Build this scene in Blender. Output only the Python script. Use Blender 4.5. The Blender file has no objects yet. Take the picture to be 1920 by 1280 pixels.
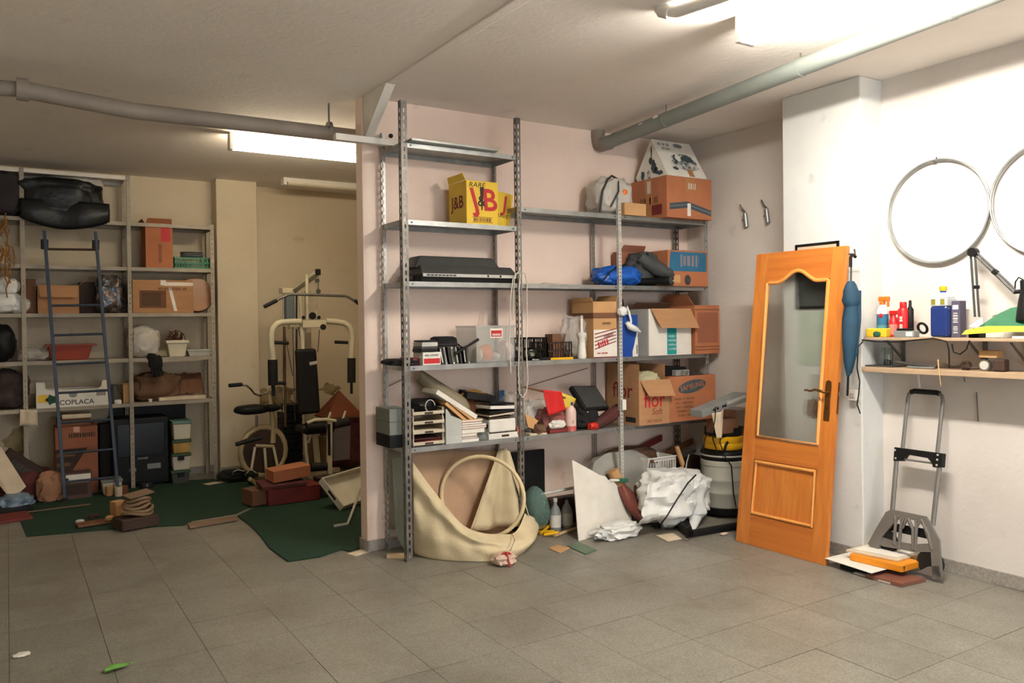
import bpy, bmesh, math, random
from mathutils import Vector, Matrix, noise

random.seed(7)
SC = bpy.context.scene
COL = SC.collection
# ------------------------------------------------------------------ camera
CX, CY, CZ = -4.8182, -5.1462, 1.54
YAW, PITCH, ROLL, FPX, V0 = 0.561093, -0.011105, 0.012387, 1507.51, 622.783
_R = Vector((math.cos(YAW), -math.sin(YAW), 0)); _G = Vector((math.sin(YAW), math.cos(YAW), 0)); _U = Vector((0, 0, 1))
FW = _G * math.cos(PITCH) + _U * math.sin(PITCH)
_up = -_G * math.sin(PITCH) + _U * math.cos(PITCH)
XA = _R * math.cos(ROLL) - _up * math.sin(ROLL)
YA = _R * math.sin(ROLL) + _up * math.cos(ROLL)
CAM = Vector((CX, CY, CZ))
cd = bpy.data.cameras.new('camera'); cam = bpy.data.objects.new('camera', cd); COL.objects.link(cam)
cd.sensor_width = 36.0; cd.sensor_fit = 'HORIZONTAL'; cd.lens = FPX / 1920 * 36
cd.shift_y = (V0 - 640) / 1920; cd.clip_start = 0.05; cd.clip_end = 60
cam.matrix_world = Matrix(((XA.x, YA.x, -FW.x, CX), (XA.y, YA.y, -FW.y, CY), (XA.z, YA.z, -FW.z, CZ), (0, 0, 0, 1)))
SC.camera = cam
# ------------------------------------------------------------------ world, exposure
LAMP_NEAR, LAMP_BACK, DAYLIGHT = 158.0, 24.0, 2.5     # brightness of the two fluorescent battens and of the fill daylight through the added street gateway
w = bpy.data.worlds.new('world'); SC.world = w; w.use_nodes = True
w.node_tree.nodes['Background'].inputs[0].default_value = (0.8, 0.85, 0.9, 1)
w.node_tree.nodes['Background'].inputs[1].default_value = DAYLIGHT
vs = SC.view_settings
vs.view_transform = 'Standard'; vs.look = 'None'; vs.gamma = 1.0; vs.use_curve_mapping = False; vs.exposure = 1.1

# ------------------------------------------------------------------ helpers
def P(u, v, X=None, Y=None, Z=None):
    """point of the room seen at pixel (u, v) of the 1920x1280 frame on the plane X=, Y= or Z="""
    d = FW + XA * ((u - 960) / FPX) - YA * ((v - V0) / FPX)
    if X is not None: t = (X - CX) / d.x
    elif Y is not None: t = (Y - CY) / d.y
    else: t = (Z - CZ) / d.z
    return CAM + d * t

def PP(u, v, p0, n):
    d = FW + XA * ((u - 960) / FPX) - YA * ((v - V0) / FPX)
    return CAM + d * ((p0 - CAM).dot(n) / d.dot(n))

def lin(c):
    def g(x):
        x /= 255.0
        return x / 12.92 if x <= 0.04045 else ((x + 0.055) / 1.055) ** 2.4
    return (g(c[0]), g(c[1]), g(c[2]), 1.0)

MATS = {}
def mat(name, rgb, rough=0.6, metal=0.0, var=0.10, scale=6.0, bump=0.0, bscale=40.0, trans=0.0, emit=0.0, alpha=1.0, spec=None, aniso=None, two=None, ior=1.45):
    """procedural material: a base colour broken up by noise, optional second colour, optional bump"""
    if name in MATS: return MATS[name]
    m = bpy.data.materials.new(name); m.use_nodes = True
    nt = m.node_tree; b = nt.nodes['Principled BSDF']
    c = lin(rgb)
    tc = nt.nodes.new('ShaderNodeTexCoord')
    mp = nt.nodes.new('ShaderNodeMapping'); nt.links.new(tc.outputs['Object'], mp.inputs[0])
    if aniso: mp.inputs['Scale'].default_value = aniso
    if var > 0 or two:
        nz = nt.nodes.new('ShaderNodeTexNoise'); nz.inputs['Scale'].default_value = scale; nz.inputs['Detail'].default_value = 5
        nt.links.new(mp.outputs[0], nz.inputs['Vector'])
        cr = nt.nodes.new('ShaderNodeValToRGB')
        e = cr.color_ramp.elements
        e[0].position = 0.3; e[1].position = 0.7
        if two:
            e[0].position = 0.42; e[1].position = 0.58
            e[0].color = c; e[1].color = lin(two)
        else:
            e[0].color = tuple(min(1, x * (1 - var)) for x in c[:3]) + (1,)
            e[1].color = tuple(min(1, x * (1 + var)) for x in c[:3]) + (1,)
        nt.links.new(nz.outputs['Fac'], cr.inputs[0]); nt.links.new(cr.outputs[0], b.inputs['Base Color'])
    else:
        b.inputs['Base Color'].default_value = c
    b.inputs['Roughness'].default_value = rough; b.inputs['Metallic'].default_value = metal
    b.inputs['IOR'].default_value = ior
    if spec is not None: b.inputs['Specular IOR Level'].default_value = spec
    if trans: b.inputs['Transmission Weight'].default_value = trans
    if alpha < 1: b.inputs['Alpha'].default_value = alpha
    if emit:
        b.inputs['Emission Color'].default_value = c; b.inputs['Emission Strength'].default_value = emit
    if bump:
        n2 = nt.nodes.new('ShaderNodeTexNoise'); n2.inputs['Scale'].default_value = bscale; n2.inputs['Detail'].default_value = 4
        nt.links.new(mp.outputs[0], n2.inputs['Vector'])
        bp = nt.nodes.new('ShaderNodeBump'); bp.inputs['Strength'].default_value = bump; bp.inputs['Distance'].default_value = 0.01
        nt.links.new(n2.outputs['Fac'], bp.inputs['Height']); nt.links.new(bp.outputs[0], b.inputs['Normal'])
    MATS[name] = m
    return m

class MB:
    """collects shapes in room coordinates; one MB becomes one mesh object"""
    def __init__(s): s.v = []; s.f = []; s.s = []
    def add(s, vs, fs, smooth=False, M=None):
        o = len(s.v)
        s.v += [(M @ Vector(p)) if M else Vector(p) for p in vs]
        s.f += [tuple(i + o for i in f) for f in fs]; s.s += [smooth] * len(fs)
        return s
    def box(s, x0, x1, y0, y1, z0, z1, M=None):
        return s.add([(x0,y0,z0),(x1,y0,z0),(x1,y1,z0),(x0,y1,z0),(x0,y0,z1),(x1,y0,z1),(x1,y1,z1),(x0,y1,z1)],
                     [(3,2,1,0),(4,5,6,7),(0,1,5,4),(1,2,6,5),(2,3,7,6),(3,0,4,7)], False, M)
    def cbox(s, c, size, rot=(0,0,0)):
        from mathutils import Euler
        M = Matrix.Translation(Vector(c)) @ Euler(rot).to_matrix().to_4x4()
        a, b, d = size[0]/2, size[1]/2, size[2]/2
        return s.box(-a, a, -b, b, -d, d, M)
    def hexa(s, bot, top):
        return s.add(list(bot) + list(top), [(3,2,1,0),(4,5,6,7),(0,1,5,4),(1,2,6,5),(2,3,7,6),(3,0,4,7)])
    def tube(s, pts, r, n=8, closed=False, caps=True):
        pts = [Vector(p) for p in pts]; N = len(pts)
        rr = r if isinstance(r, (list, tuple)) else [r] * N
        vs = []; up = None
        for i, p in enumerate(pts):
            a = pts[i-1] if (i > 0 or closed) else p
            b = pts[(i+1) % N] if (i < N-1 or closed) else p
            t = (b - a).normalized() if (b - a).length > 1e-9 else Vector((0,0,1))
            if up is None: up = t.orthogonal().normalized()
            up = (up - t * up.dot(t)); up = up.normalized() if up.length > 1e-6 else t.orthogonal().normalized()
            sd = t.cross(up)
            for k in range(n):
                q = 2*math.pi*k/n
                vs.append(p + (up*math.cos(q) + sd*math.sin(q)) * rr[i])
        fs = []
        for i in range(N if closed else N-1):
            j = (i+1) % N
            for k in range(n):
                l = (k+1) % n
                fs.append((i*n+k, i*n+l, j*n+l, j*n+k))
        s.add(vs, fs, True)
        if caps and not closed:
            o = len(s.v) - len(vs)
            s.f.append(tuple(o+k for k in reversed(range(n)))); s.s.append(False)
            s.f.append(tuple(o+(N-1)*n+k for k in range(n))); s.s.append(False)
        return s
    def lathe(s, prof, c=(0,0,0), M=None, n=24, sx=1.0, sy=1.0):
        vs = []; c = Vector(c)
        for r, z in prof:
            for k in range(n):
                q = 2*math.pi*k/n
                vs.append(Vector((r*math.cos(q)*sx, r*math.sin(q)*sy, z)))
        fs = []
        for i in range(len(prof)-1):
            for k in range(n):
                l = (k+1) % n
                fs.append((i*n+k, i*n+l, (i+1)*n+l, (i+1)*n+k))
        T = Matrix.Translation(c) @ (M if M else Matrix())
        s.add(vs, fs, True, T)
        o = len(s.v) - len(vs)
        if prof[0][0] > 1e-5: s.f.append(tuple(o+k for k in reversed(range(n)))); s.s.append(False)
        if prof[-1][0] > 1e-5: s.f.append(tuple(o+(len(prof)-1)*n+k for k in range(n))); s.s.append(False)
        return s
    def prism(s, poly, off):
        """closed polygon of 3D points pushed along the vector off"""
        n = len(poly); off = Vector(off)
        a = [Vector(p) for p in poly]; b = [p + off for p in a]
        return s.add(a + b, [tuple(reversed(range(n))), tuple(range(n, 2*n))] + [(i, (i+1) % n, n+(i+1) % n, n+i) for i in range(n)])
    def grid(s, nu, nv, fn, smooth=True):
        vs = [fn(i/(nu-1), j/(nv-1)) for j in range(nv) for i in range(nu)]
        fs = [(j*nu+i, j*nu+i+1, (j+1)*nu+i+1, (j+1)*nu+i) for j in range(nv-1) for i in range(nu-1)]
        return s.add(vs, fs, smooth)
    def blob(s, c, size, seed=0, crumple=0.12, freq=2.2, sq=0.75, sub=4, flat=0.0, rot=0.0, ridge=0.0):
        """crumpled closed body; size = full extents, c = centre of its base"""
        bm = bmesh.new(); bmesh.ops.create_icosphere(bm, subdivisions=sub, radius=1.0)
        sh = Vector((seed*7.3, seed*3.1, seed*1.7))
        def sg(x, e): return math.copysign(abs(x)**e, x)
        vs = []
        cr, sr = math.cos(rot), math.sin(rot)
        for q in bm.verts:
            p = q.co.copy()
            g = Vector((sg(p.x, sq), sg(p.y, sq), sg(p.z, sq)))
            d = noise.noise(p*freq + sh)*0.6 + noise.noise(p*freq*2.3 + sh)*0.3
            if ridge: d += ridge * (1 - 2*abs(noise.noise(p*freq*1.6 + sh*2))) * 0.5
            g = g * (1 + crumple*d*1.6)
            x, y, z = g.x*size[0]/2, g.y*size[1]/2, (g.z+1)/2*size[2]
            z = max(z, 0.0 if not flat else size[2]*flat)
            vs.append(Vector((c[0] + x*cr - y*sr, c[1] + x*sr + y*cr, c[2] + z)))
        fs = [tuple(v.index for v in f.verts) for f in bm.faces]
        bm.free()
        return s.add(vs, fs, True)

BASE = {}
def _mesh(name, mb, m, inv, bev=0.0, solid=0.0):
    me = bpy.data.meshes.new(name)
    me.from_pydata([tuple(inv @ p) for p in mb.v], [], mb.f)
    for p, sm in zip(me.polygons, mb.s): p.use_smooth = sm
    if any(mb.s):
        try: me.set_sharp_from_angle(angle=math.radians(42))
        except Exception: pass
    me.update()
    o = bpy.data.objects.new(name, me); COL.objects.link(o)
    if m: me.materials.append(m)
    if solid:
        s = o.modifiers.new('thickness', 'SOLIDIFY'); s.thickness = solid; s.offset = 0
    if bev:
        b = o.modifiers.new('edge', 'BEVEL'); b.width = bev; b.segments = 2; b.limit_method = 'ANGLE'; b.angle_limit = math.radians(50)
    return o
def tag(o, label=None, cat=None, group=None, kind=None):
    if label: o['label'] = label
    if cat: o['category'] = cat
    if group: o['group'] = group
    if kind: o['kind'] = kind
    return o
def thing(name, label, cat, loc, group=None):
    o = bpy.data.objects.new(name, None); COL.objects.link(o); o.empty_display_size = 0.05
    o.location = loc; tag(o, label, cat, group)
    BASE[o] = Matrix.Translation(Vector(loc)).inverted()
    return o
def part(name, mb, m, parent, bev=0.0, solid=0.0, label=None):
    inv = BASE[parent]
    o = _mesh(name, mb, m, inv, bev, solid); o.parent = parent; BASE[o] = inv
    if label: o['label'] = label
    return o
def solo(name, mb, m, label, cat, group=None, bev=0.0, solid=0.0, kind=None):
    xs = [p.x for p in mb.v]; ys = [p.y for p in mb.v]; zs = [p.z for p in mb.v]
    c = Vector(((min(xs)+max(xs))/2, (min(ys)+max(ys))/2, min(zs)))
    inv = Matrix.Translation(-c)
    o = _mesh(name, mb, m, inv, bev, solid); o.location = c; BASE[o] = inv
    return tag(o, label, cat, group, kind)
def struct(name, mb, m, parent=None, bev=0.0):
    if parent: return part(name, mb, m, parent, bev)
    o = _mesh(name, mb, m, Matrix(), bev); BASE[o] = Matrix(); o['kind'] = 'structure'
    return o

FONTCACHE = {}
def txt(parent, s, org, xd, up, size, m, name='lettering', sx=1.0, shear=0.0, bold=0.0, align='CENTER', lift=0.001, arc=0.0):
    """flat printed lettering as a thin mesh lying on a surface"""
    key = (s, bold, align)
    if key not in FONTCACHE:
        cu = bpy.data.curves.new('t', 'FONT'); cu.body = s; cu.size = 1.0; cu.align_x = align; cu.align_y = 'CENTER'; cu.offset = bold; cu.resolution_u = 3
        ob = bpy.data.objects.new('t', cu); COL.objects.link(ob)
        dg = bpy.context.evaluated_depsgraph_get()
        me = bpy.data.meshes.new_from_object(ob.evaluated_get(dg))
        FONTCACHE[key] = ([v.co.copy() for v in me.vertices], [tuple(p.vertices) for p in me.polygons])
        bpy.data.objects.remove(ob); bpy.data.curves.remove(cu); bpy.data.meshes.remove(me)
    vs, fs = FONTCACHE[key]
    xd = Vector(xd).normalized(); up = Vector(up).normalized(); n = xd.cross(up).normalized()
    mb = MB()
    org = Vector(org)
    mb.add([org + xd*((p.x*sx + p.y*shear)*size) + up*((p.y - arc*p.x*p.x)*size) + n*lift for p in vs], fs)
    return part(name, mb, m, parent)
FX, FZ = Vector((1,0,0)), Vector((0,0,1))      # lettering on a face that looks towards the street (-Y)
SX_ = Vector((0,-1,0))                          # lettering on a face that looks towards -X

def scrib(parent, org, xd, up, w, h, m, name='faded_print', words=3, seed=1, lift=.0015):
    """a line of print too worn to read: short uneven strokes grouped like words"""
    rnd = random.Random(seed); xd = Vector(xd).normalized(); up = Vector(up).normalized(); n = xd.cross(up).normalized()
    org = Vector(org) + n*lift; mb = MB(); x = -w/2; k = 0
    brk = sorted(rnd.uniform(.2,.8)*w - w/2 for _ in range(words-1)) + [9e9]
    while x < w/2:
        st = h*rnd.uniform(.16,.34); hh = h*rnd.uniform(.75,1.0)
        a = org + xd*x - up*hh/2; b = org + xd*min(x+st, w/2) - up*hh/2
        mb.add([a, b, b+up*hh, a+up*hh], [(0,1,2,3)])
        x += st + h*rnd.uniform(.10,.22)
        if x > brk[0]: x += h*.55; brk.pop(0)
    return part(name, mb, m, parent)

def bx(uR, uF, uE, vt, z0, yf, um=None):
    """box whose front face (plane Y=yf) spans pixels uF..uE, whose left side runs back to pixel uR and whose top front edge is at pixel row vt"""
    um = um or (uF + uE) / 2
    zt = P(um, vt, Y=yf).z
    vm = 640
    x0 = P(uF, vm, Y=yf).x; x1 = P(uE, vm, Y=yf).x
    yr = yf
    if uR < uF: yr = P(uR, vm, X=x0).y
    return x0, x1, yf, yr, z0, zt
# ------------------------------------------------------------------ materials
def ramp_mat(name, build):
    m = bpy.data.materials.new(name); m.use_nodes = True; build(m.node_tree, m.node_tree.nodes['Principled BSDF']); return m
def wall_mat(name, rgb, stain, amount=0.5, low=(170,150,130)):
    """painted plaster with blotchy patches and fine relief"""
    def f(nt, b):
        tc = nt.nodes.new('ShaderNodeTexCoord')
        n1 = nt.nodes.new('ShaderNodeTexNoise'); n1.inputs['Scale'].default_value = 0.9; n1.inputs['Detail'].default_value = 6; n1.inputs['Roughness'].default_value = .62
        nt.links.new(tc.outputs['Object'], n1.inputs['Vector'])
        r = nt.nodes.new('ShaderNodeValToRGB'); e = r.color_ramp.elements
        e[0].position = .35; e[0].color = lin(rgb); e[1].position = .75; e[1].color = lin(stain)
        nt.links.new(n1.outputs['Fac'], r.inputs[0])
        n2 = nt.nodes.new('ShaderNodeTexNoise'); n2.inputs['Scale'].default_value = 5; n2.inputs['Detail'].default_value = 8
        nt.links.new(tc.outputs['Object'], n2.inputs['Vector'])
        r2 = nt.nodes.new('ShaderNodeValToRGB'); e = r2.color_ramp.elements
        e[0].position = .66; e[0].color = (0,0,0,1); e[1].position = .80; e[1].color = (amount,)*3+(1,)
        nt.links.new(n2.outputs['Fac'], r2.inputs[0])
        mx = nt.nodes.new('ShaderNodeMixRGB'); mx.inputs[2].default_value = lin(low)
        nt.links.new(r2.outputs[0], mx.inputs[0]); nt.links.new(r.outputs[0], mx.inputs[1]); nt.links.new(mx.outputs[0], b.inputs['Base Color'])
        b.inputs['Roughness'].default_value = .85
        n3 = nt.nodes.new('ShaderNodeTexNoise'); n3.inputs['Scale'].default_value = 28; n3.inputs['Detail'].default_value = 6
        nt.links.new(tc.outputs['Object'], n3.inputs['Vector'])
        bp = nt.nodes.new('ShaderNodeBump'); bp.inputs['Strength'].default_value = .22; bp.inputs['Distance'].default_value = .01
        nt.links.new(n3.outputs['Fac'], bp.inputs['Height']); nt.links.new(bp.outputs[0], b.inputs['Normal'])
    return ramp_mat(name, f)
def tile_mat():
    """grey terrazzo: fine chips, broad grimy patches"""
    def f(nt, b):
        tc = nt.nodes.new('ShaderNodeTexCoord'); geo = nt.nodes.new('ShaderNodeNewGeometry')
        vo = nt.nodes.new('ShaderNodeTexVoronoi'); vo.inputs['Scale'].default_value = 170
        nt.links.new(geo.outputs['Position'], vo.inputs['Vector'])
        r = nt.nodes.new('ShaderNodeValToRGB'); e = r.color_ramp.elements
        e[0].position = .1; e[0].color = lin((116,112,103)); e[1].position = .9; e[1].color = lin((141,138,127))
        sep = nt.nodes.new('ShaderNodeSeparateColor'); nt.links.new(vo.outputs['Color'], sep.inputs[0]); nt.links.new(sep.outputs[0], r.inputs[0])
        n1 = nt.nodes.new('ShaderNodeTexNoise'); n1.inputs['Scale'].default_value = 1.6; n1.inputs['Detail'].default_value = 7; n1.inputs['Roughness'].default_value = .65
        nt.links.new(geo.outputs['Position'], n1.inputs['Vector'])
        r1 = nt.nodes.new('ShaderNodeValToRGB'); e = r1.color_ramp.elements
        e[0].position = .44; e[0].color = (0,0,0,1); e[1].position = .78; e[1].color = (.6,.6,.6,1)
        nt.links.new(n1.outputs['Fac'], r1.inputs[0])
        mx = nt.nodes.new('ShaderNodeMixRGB'); mx.inputs[2].default_value = lin((84,73,60))
        nt.links.new(r1.outputs[0], mx.inputs[0]); nt.links.new(r.outputs[0], mx.inputs[1])
        oi = nt.nodes.new('ShaderNodeObjectInfo'); hs = nt.nodes.new('ShaderNodeHueSaturation')
        mr = nt.nodes.new('ShaderNodeMapRange'); mr.inputs[3].default_value = .92; mr.inputs[4].default_value = 1.05
        nt.links.new(oi.outputs['Random'], mr.inputs[0]); nt.links.new(mr.outputs[0], hs.inputs['Value'])
        nt.links.new(mx.outputs[0], hs.inputs['Color']); nt.links.new(hs.outputs[0], b.inputs['Base Color'])
        rr = nt.nodes.new('ShaderNodeMapRange'); rr.inputs[3].default_value = .22; rr.inputs[4].default_value = .52
        nt.links.new(n1.outputs['Fac'], rr.inputs[0]); nt.links.new(rr.outputs[0], b.inputs['Roughness'])
        b.inputs['Specular IOR Level'].default_value = .4
    return ramp_mat('terrazzo', f)
def wood_mat(name, a, c, aniso=(30,30,1.2), rough=.45, scale=1.0):
    def f(nt, b):
        tc = nt.nodes.new('ShaderNodeTexCoord'); mp = nt.nodes.new('ShaderNodeMapping'); mp.inputs['Scale'].default_value = aniso
        nt.links.new(tc.outputs['Object'], mp.inputs[0])
        n = nt.nodes.new('ShaderNodeTexNoise'); n.inputs['Scale'].default_value = scale; n.inputs['Detail'].default_value = 6; n.inputs['Distortion'].default_value = .6
        nt.links.new(mp.outputs[0], n.inputs['Vector'])
        r = nt.nodes.new('ShaderNodeValToRGB'); e = r.color_ramp.elements
        e[0].position = .3; e[0].color = lin(a); e[1].position = .7; e[1].color = lin(c)
        nt.links.new(n.outputs['Fac'], r.inputs[0]); nt.links.new(r.outputs[0], b.inputs['Base Color'])
        b.inputs['Roughness'].default_value = rough
    return ramp_mat(name, f)

W_BACK = wall_mat('plaster_rose_white', (244,223,208), (232,206,190), .35, (168,150,140))
W_RIGHT = wall_mat('plaster_white', (224,217,210), (206,198,190), .3, (150,146,140))
W_PILLAR = wall_mat('plaster_scuffed', (222,222,218), (196,198,196), .55, (112,112,110))
W_FAR = wall_mat('plaster_cream', (218,205,180), (202,187,160), .4, (150,132,106))
CEIL = wall_mat('ceiling_plaster', (240,232,224), (230,221,212), .25, (150,142,132))
TILE = tile_mat()
GROUT = mat('grout', (84,78,70), .9)
SKIRT = mat('baseboard_terrazzo', (150,143,135), .6, var=.22, scale=60)
STEEL = mat('galvanised_steel', (158,160,158), .42, .75, .16, 14, bump=.05)
STEEL_D = mat('weathered_steel', (120,116,110), .5, .7, .22, 20, bump=.08)
STEEL_W = mat('pale_painted_steel', (196,194,186), .5, .2, .12, 10)
RACK_P = mat('grey_painted_rack', (158,148,132), .6, .25, .15, 8)
CHROME = mat('chrome', (210,210,208), .2, 1.0, .05)
PIPE = mat('grey_pvc', (132,138,132), .45, 0, .08, 5, bump=.1)
PIPE_O = mat('old_pipe', (140,130,120), .6, 0, .14, 6, bump=.12)
BLACK = mat('black_plastic', (20,20,20), .5, 0, .2, 20, spec=.25)
BLACKR = mat('black_rubber', (20,20,20), .7, 0, .2, 20)
BLACK_G = mat('black_glossy', (12,12,14), .22, 0, .1, spec=.25)
BLACK_C = mat('black_cloth', (20,19,20), .9, 0, .3, 30, bump=.3)
DGREY = mat('dark_grey_plastic', (58,58,57), .5, 0, .12, 12)
GREY = mat('grey_plastic', (128,130,128), .5, 0, .1, 10)
LGREY = mat('light_grey_plastic', (188,186,178), .5, 0, .06, 10)
WHITE = mat('white_plastic', (226,222,214), .45, 0, .05, 8)
WPAINT = mat('white_paint', (224,219,210), .6, 0, .06, 8)
IVORY = mat('ivory_painted_tube', (206,198,172), .4, 0, .06, 8)
PAPER = mat('paper_white', (226,221,210), .8, 0, .06, 10)
PAPER_B = mat('paper_cream', (210,194,168), .8, 0, .1, 10)
CARD = mat('cardboard', (172,128,90), .85, 0, .09, 5, bump=.06, aniso=(1,1,6))
CARD_O = mat('cardboard_orange', (172,108,72), .8, 0, .09, 5, bump=.06)
CARD_R = mat('cardboard_red_brown', (146,90,66), .8, 0, .1, 5, bump=.06)
CARD_D = mat('cardboard_dark', (112,76,54), .85, 0, .12, 5, bump=.06)
CARD_T = mat('cardboard_tan', (190,148,100), .85, 0, .08, 5, bump=.06)
TAPE = mat('packing_tape', (176,124,80), .2, 0, .06, 20)
TAPE_C = mat('clear_tape', (214,200,180), .15, 0, .06, 20)
INK = mat('black_ink', (34,32,32), .7, 0, .1)
INK_R = mat('red_ink', (186,34,36), .6, 0, .1)
INK_M = mat('maroon_ink', (122,32,36), .7, 0, .1)
INK_BL = mat('blue_ink', (36,92,140), .6, 0, .1)
INK_S = mat('slate_ink', (62,74,80), .7, 0, .15)
YELLOW = mat('yellow_card', (226,188,44), .5, 0, .06, 6)
YEL_D = mat('deep_yellow_plastic', (226,172,20), .4, 0, .05)
RED = mat('red_plastic', (190,28,32), .4, 0, .08)
RED_D = mat('dark_red', (112,38,34), .6, 0, .15, 8)
ORANGE = mat('orange_plastic', (222,112,30), .4, 0, .05)
BLUE = mat('blue_plastic', (28,70,150), .4, 0, .1, 6)
BLUE_T = mat('blue_teal', (40,100,132), .6, 0, .12, 8)
BLUE_B = mat('bright_blue_bag', (24,84,170), .35, 0, .25, 6, bump=.5, bscale=14)
LADDER = mat('blue_grey_paint', (54,64,78), .5, .3, .12)
GREEN = mat('green_plastic', (70,150,118), .5, 0, .1)
GREEN_D = mat('dark_green', (26,72,54), .6, 0, .15)
LEAFG = mat('leaf_green', (104,160,70), .6, 0, .2, 30)
LIME = mat('lime_yellow', (198,206,40), .5, 0, .1)
TEAL = mat('teal_print', (20,140,140), .6, 0, .05)
BROWN = mat('brown_wood', (112,70,44), .6, 0, .2, 8, aniso=(8,1,1))
BROWN_D = mat('dark_brown', (56,38,28), .7, 0, .2, 8)
WOOD_L = mat('pale_wood', (196,166,128), .6, 0, .14, 6, aniso=(1,12,12))
WOOD_S = mat('shelf_board_wood', (176,150,122), .65, 0, .16, 4, aniso=(12,1,12))
TAN = mat('tan_card', (204,156,104), .7, 0, .08)
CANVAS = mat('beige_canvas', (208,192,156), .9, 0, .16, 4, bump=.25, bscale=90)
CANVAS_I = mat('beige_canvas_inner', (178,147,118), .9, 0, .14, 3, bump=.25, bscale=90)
HOOPM = mat('pale_hoop_wood', (216,196,154), .5, 0, .08)
BAG_W = mat('white_plastic_bag', (224,224,220), .35, 0, .06, 4, bump=.9, bscale=9, spec=.5)
BAG_C = mat('pale_translucent_bag', (206,200,190), .3, 0, .10, 4, bump=.9, bscale=10, alpha=.8)
BAG_CL = mat('clear_plastic', (220,214,206), .2, 0, .05, bump=.5, bscale=14, alpha=.38)
BAG_K = mat('black_bin_bag', (22,24,26), .42, 0, .2, 5, bump=1.0, bscale=9)
BAG_G = mat('grey_sack', (150,148,140), .7, 0, .15, 4, bump=.7, bscale=9)
CLOTH_G = mat('charcoal_cloth', (62,64,64), .85, 0, .25, 8, bump=.6, bscale=20)
CLOTH_M = mat('maroon_cloth', (84,40,38), .9, 0, .3, 8, bump=.6, bscale=20)
CLOTH_R = mat('red_cloth', (200,34,34), .8, 0, .08)
CLOTH_B = mat('brown_cloth', (104,76,56), .9, 0, .3, 7, bump=.7, bscale=16)
CLOTH_U = mat('umbrella_blue', (22,56,76), .8, 0, .15, 10)
CARPET = mat('green_carpet', (28,58,40), .98, 0, .28, 60, bump=.8, bscale=260)
GLASS = mat('clear_glass', (226,236,234), .06, 0, 0, trans=1.0)
GLASS_P = mat('pebbled_glass', (226,234,230), .16, 0, 0, trans=1.0, bump=.35, bscale=55, ior=1.25)
_nt = GLASS_P.node_tree; _mx = _nt.nodes.new('ShaderNodeMixShader'); _tr = _nt.nodes.new('ShaderNodeBsdfTransparent'); _mx.inputs[0].default_value = .5
_nt.links.new(_tr.outputs[0], _mx.inputs[1]); _nt.links.new(_nt.nodes['Principled BSDF'].outputs[0], _mx.inputs[2]); _nt.links.new(_mx.outputs[0], _nt.nodes['Material Output'].inputs[0])
BIN_T = mat('translucent_bin', (206,206,200), .3, 0, .05, alpha=.26)
STRAW = mat('straw', (150,104,54), .9, 0, .4, 40, bump=.8, bscale=50)
TERRAC = mat('red_orange_plastic', (150,62,42), .5, 0, .1)
OAK = wood_mat('honey_oak', (184,104,38), (206,130,56), (26,26,1.0))
OAK_H = wood_mat('honey_oak_rail', (178,98,36), (200,122,50), (26,1.0,26))
OAK_L = wood_mat('oak_moulding', (222,148,72), (232,164,88), (26,26,1.0), .35)
BRASS = mat('aged_brass', (120,84,44), .35, .8, .15, 20)
LAMP1 = mat('lit_tube_near', (255,249,238), .4, 0, 0, emit=LAMP_NEAR)
LAMP2 = mat('lit_tube_back', (255,240,210), .4, 0, 0, emit=LAMP_BACK)

# ------------------------------------------------------------------ the room
H = 3.082
XW, YB, XR2 = -6.4, 0.0, 0.24          # left wall, partition front face, recessed right wall
YFAR, YSTREET = 3.80, -8.2
# floor slab and its terrazzo tiles
fl = struct('floor', MB().box(XW-.2, .5, YSTREET, 4.2, -.12, -.004), GROUT)
xt, yt, T = -4.833, -1.12, .4
tiles = []
for i in range(-4, 14):
    for j in range(-18, 13):
        x, y = xt + i*T, yt + j*T
        if x > XR2 or x + T < XW or y > YFAR: continue
        c = Vector((x + T/2, y + T/2, 0)); d = c - CAM; dep = d.dot(FW)
        vis = 9e9
        if dep > .4:
            u = 960 + FPX*d.dot(XA)/dep; v = V0 - FPX*d.dot(YA)/dep
            if -120 < u < 2040 and v < 1400 and not (y > .1 and x > -2.6): vis = dep
        tiles.append((vis, x, y))
tiles.sort()
tme = bpy.data.meshes.new('tile')
_t = MB().box(.0012, T-.0012, .0012, T-.0012, -.012, 0)
tme.from_pydata([tuple(p) for p in _t.v], [], _t.f); tme.materials.append(TILE)
rest = MB()
for k, (vis, x, y) in enumerate(tiles):
    if vis < 1e9 and k < 300:
        o = bpy.data.objects.new('tile', tme); COL.objects.link(o); o.parent = fl
        o.location = (x, y, random.uniform(-.0006, .0004)); o.rotation_euler = (random.uniform(-.0012,.0012), random.uniform(-.0012,.0012), 0)
    else:
        rest.box(x+.0012, x+T-.0012, y+.0012, y+T-.0012, -.012, 0)
tag(struct('tile_field', rest, TILE, fl), kind='stuff')

# ceiling, with the flush beam that runs forward from the partition end
struct('ceiling', MB().box(XW-.2, .5, YSTREET, 4.2, H, H+.15), CEIL)
struct('trim_1', MB().box(-2.755, -2.69, YSTREET+.1, -.41, H-.012, H), CEIL, bev=.004)
# partition behind the metal rack
struct('wall_back', MB().box(-2.765, XR2, YB, YB+.11, 0, H), W_BACK)
# haunch bracket at the top of the partition end
struct('trim_2', MB().prism([(-2.757,-.41,H),(-2.757,.0,H),(-2.757,.0,2.80),(-2.757,-.03,2.80)], (.066,0,0)), WPAINT, bev=.003)
# right wall: recessed length, pillar, then the wall that comes forward
struct('wall_right', MB().box(0, .4, YSTREET, -2.0, 0, H), W_RIGHT)
struct('wall_right_recess', MB().box(XR2, .4, -1.45, .11, 0, H), W_RIGHT)
struct('wall_pillar', MB().box(-.222, .4, -2.006, -1.401, 0, H), W_PILLAR, bev=.008)
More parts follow.
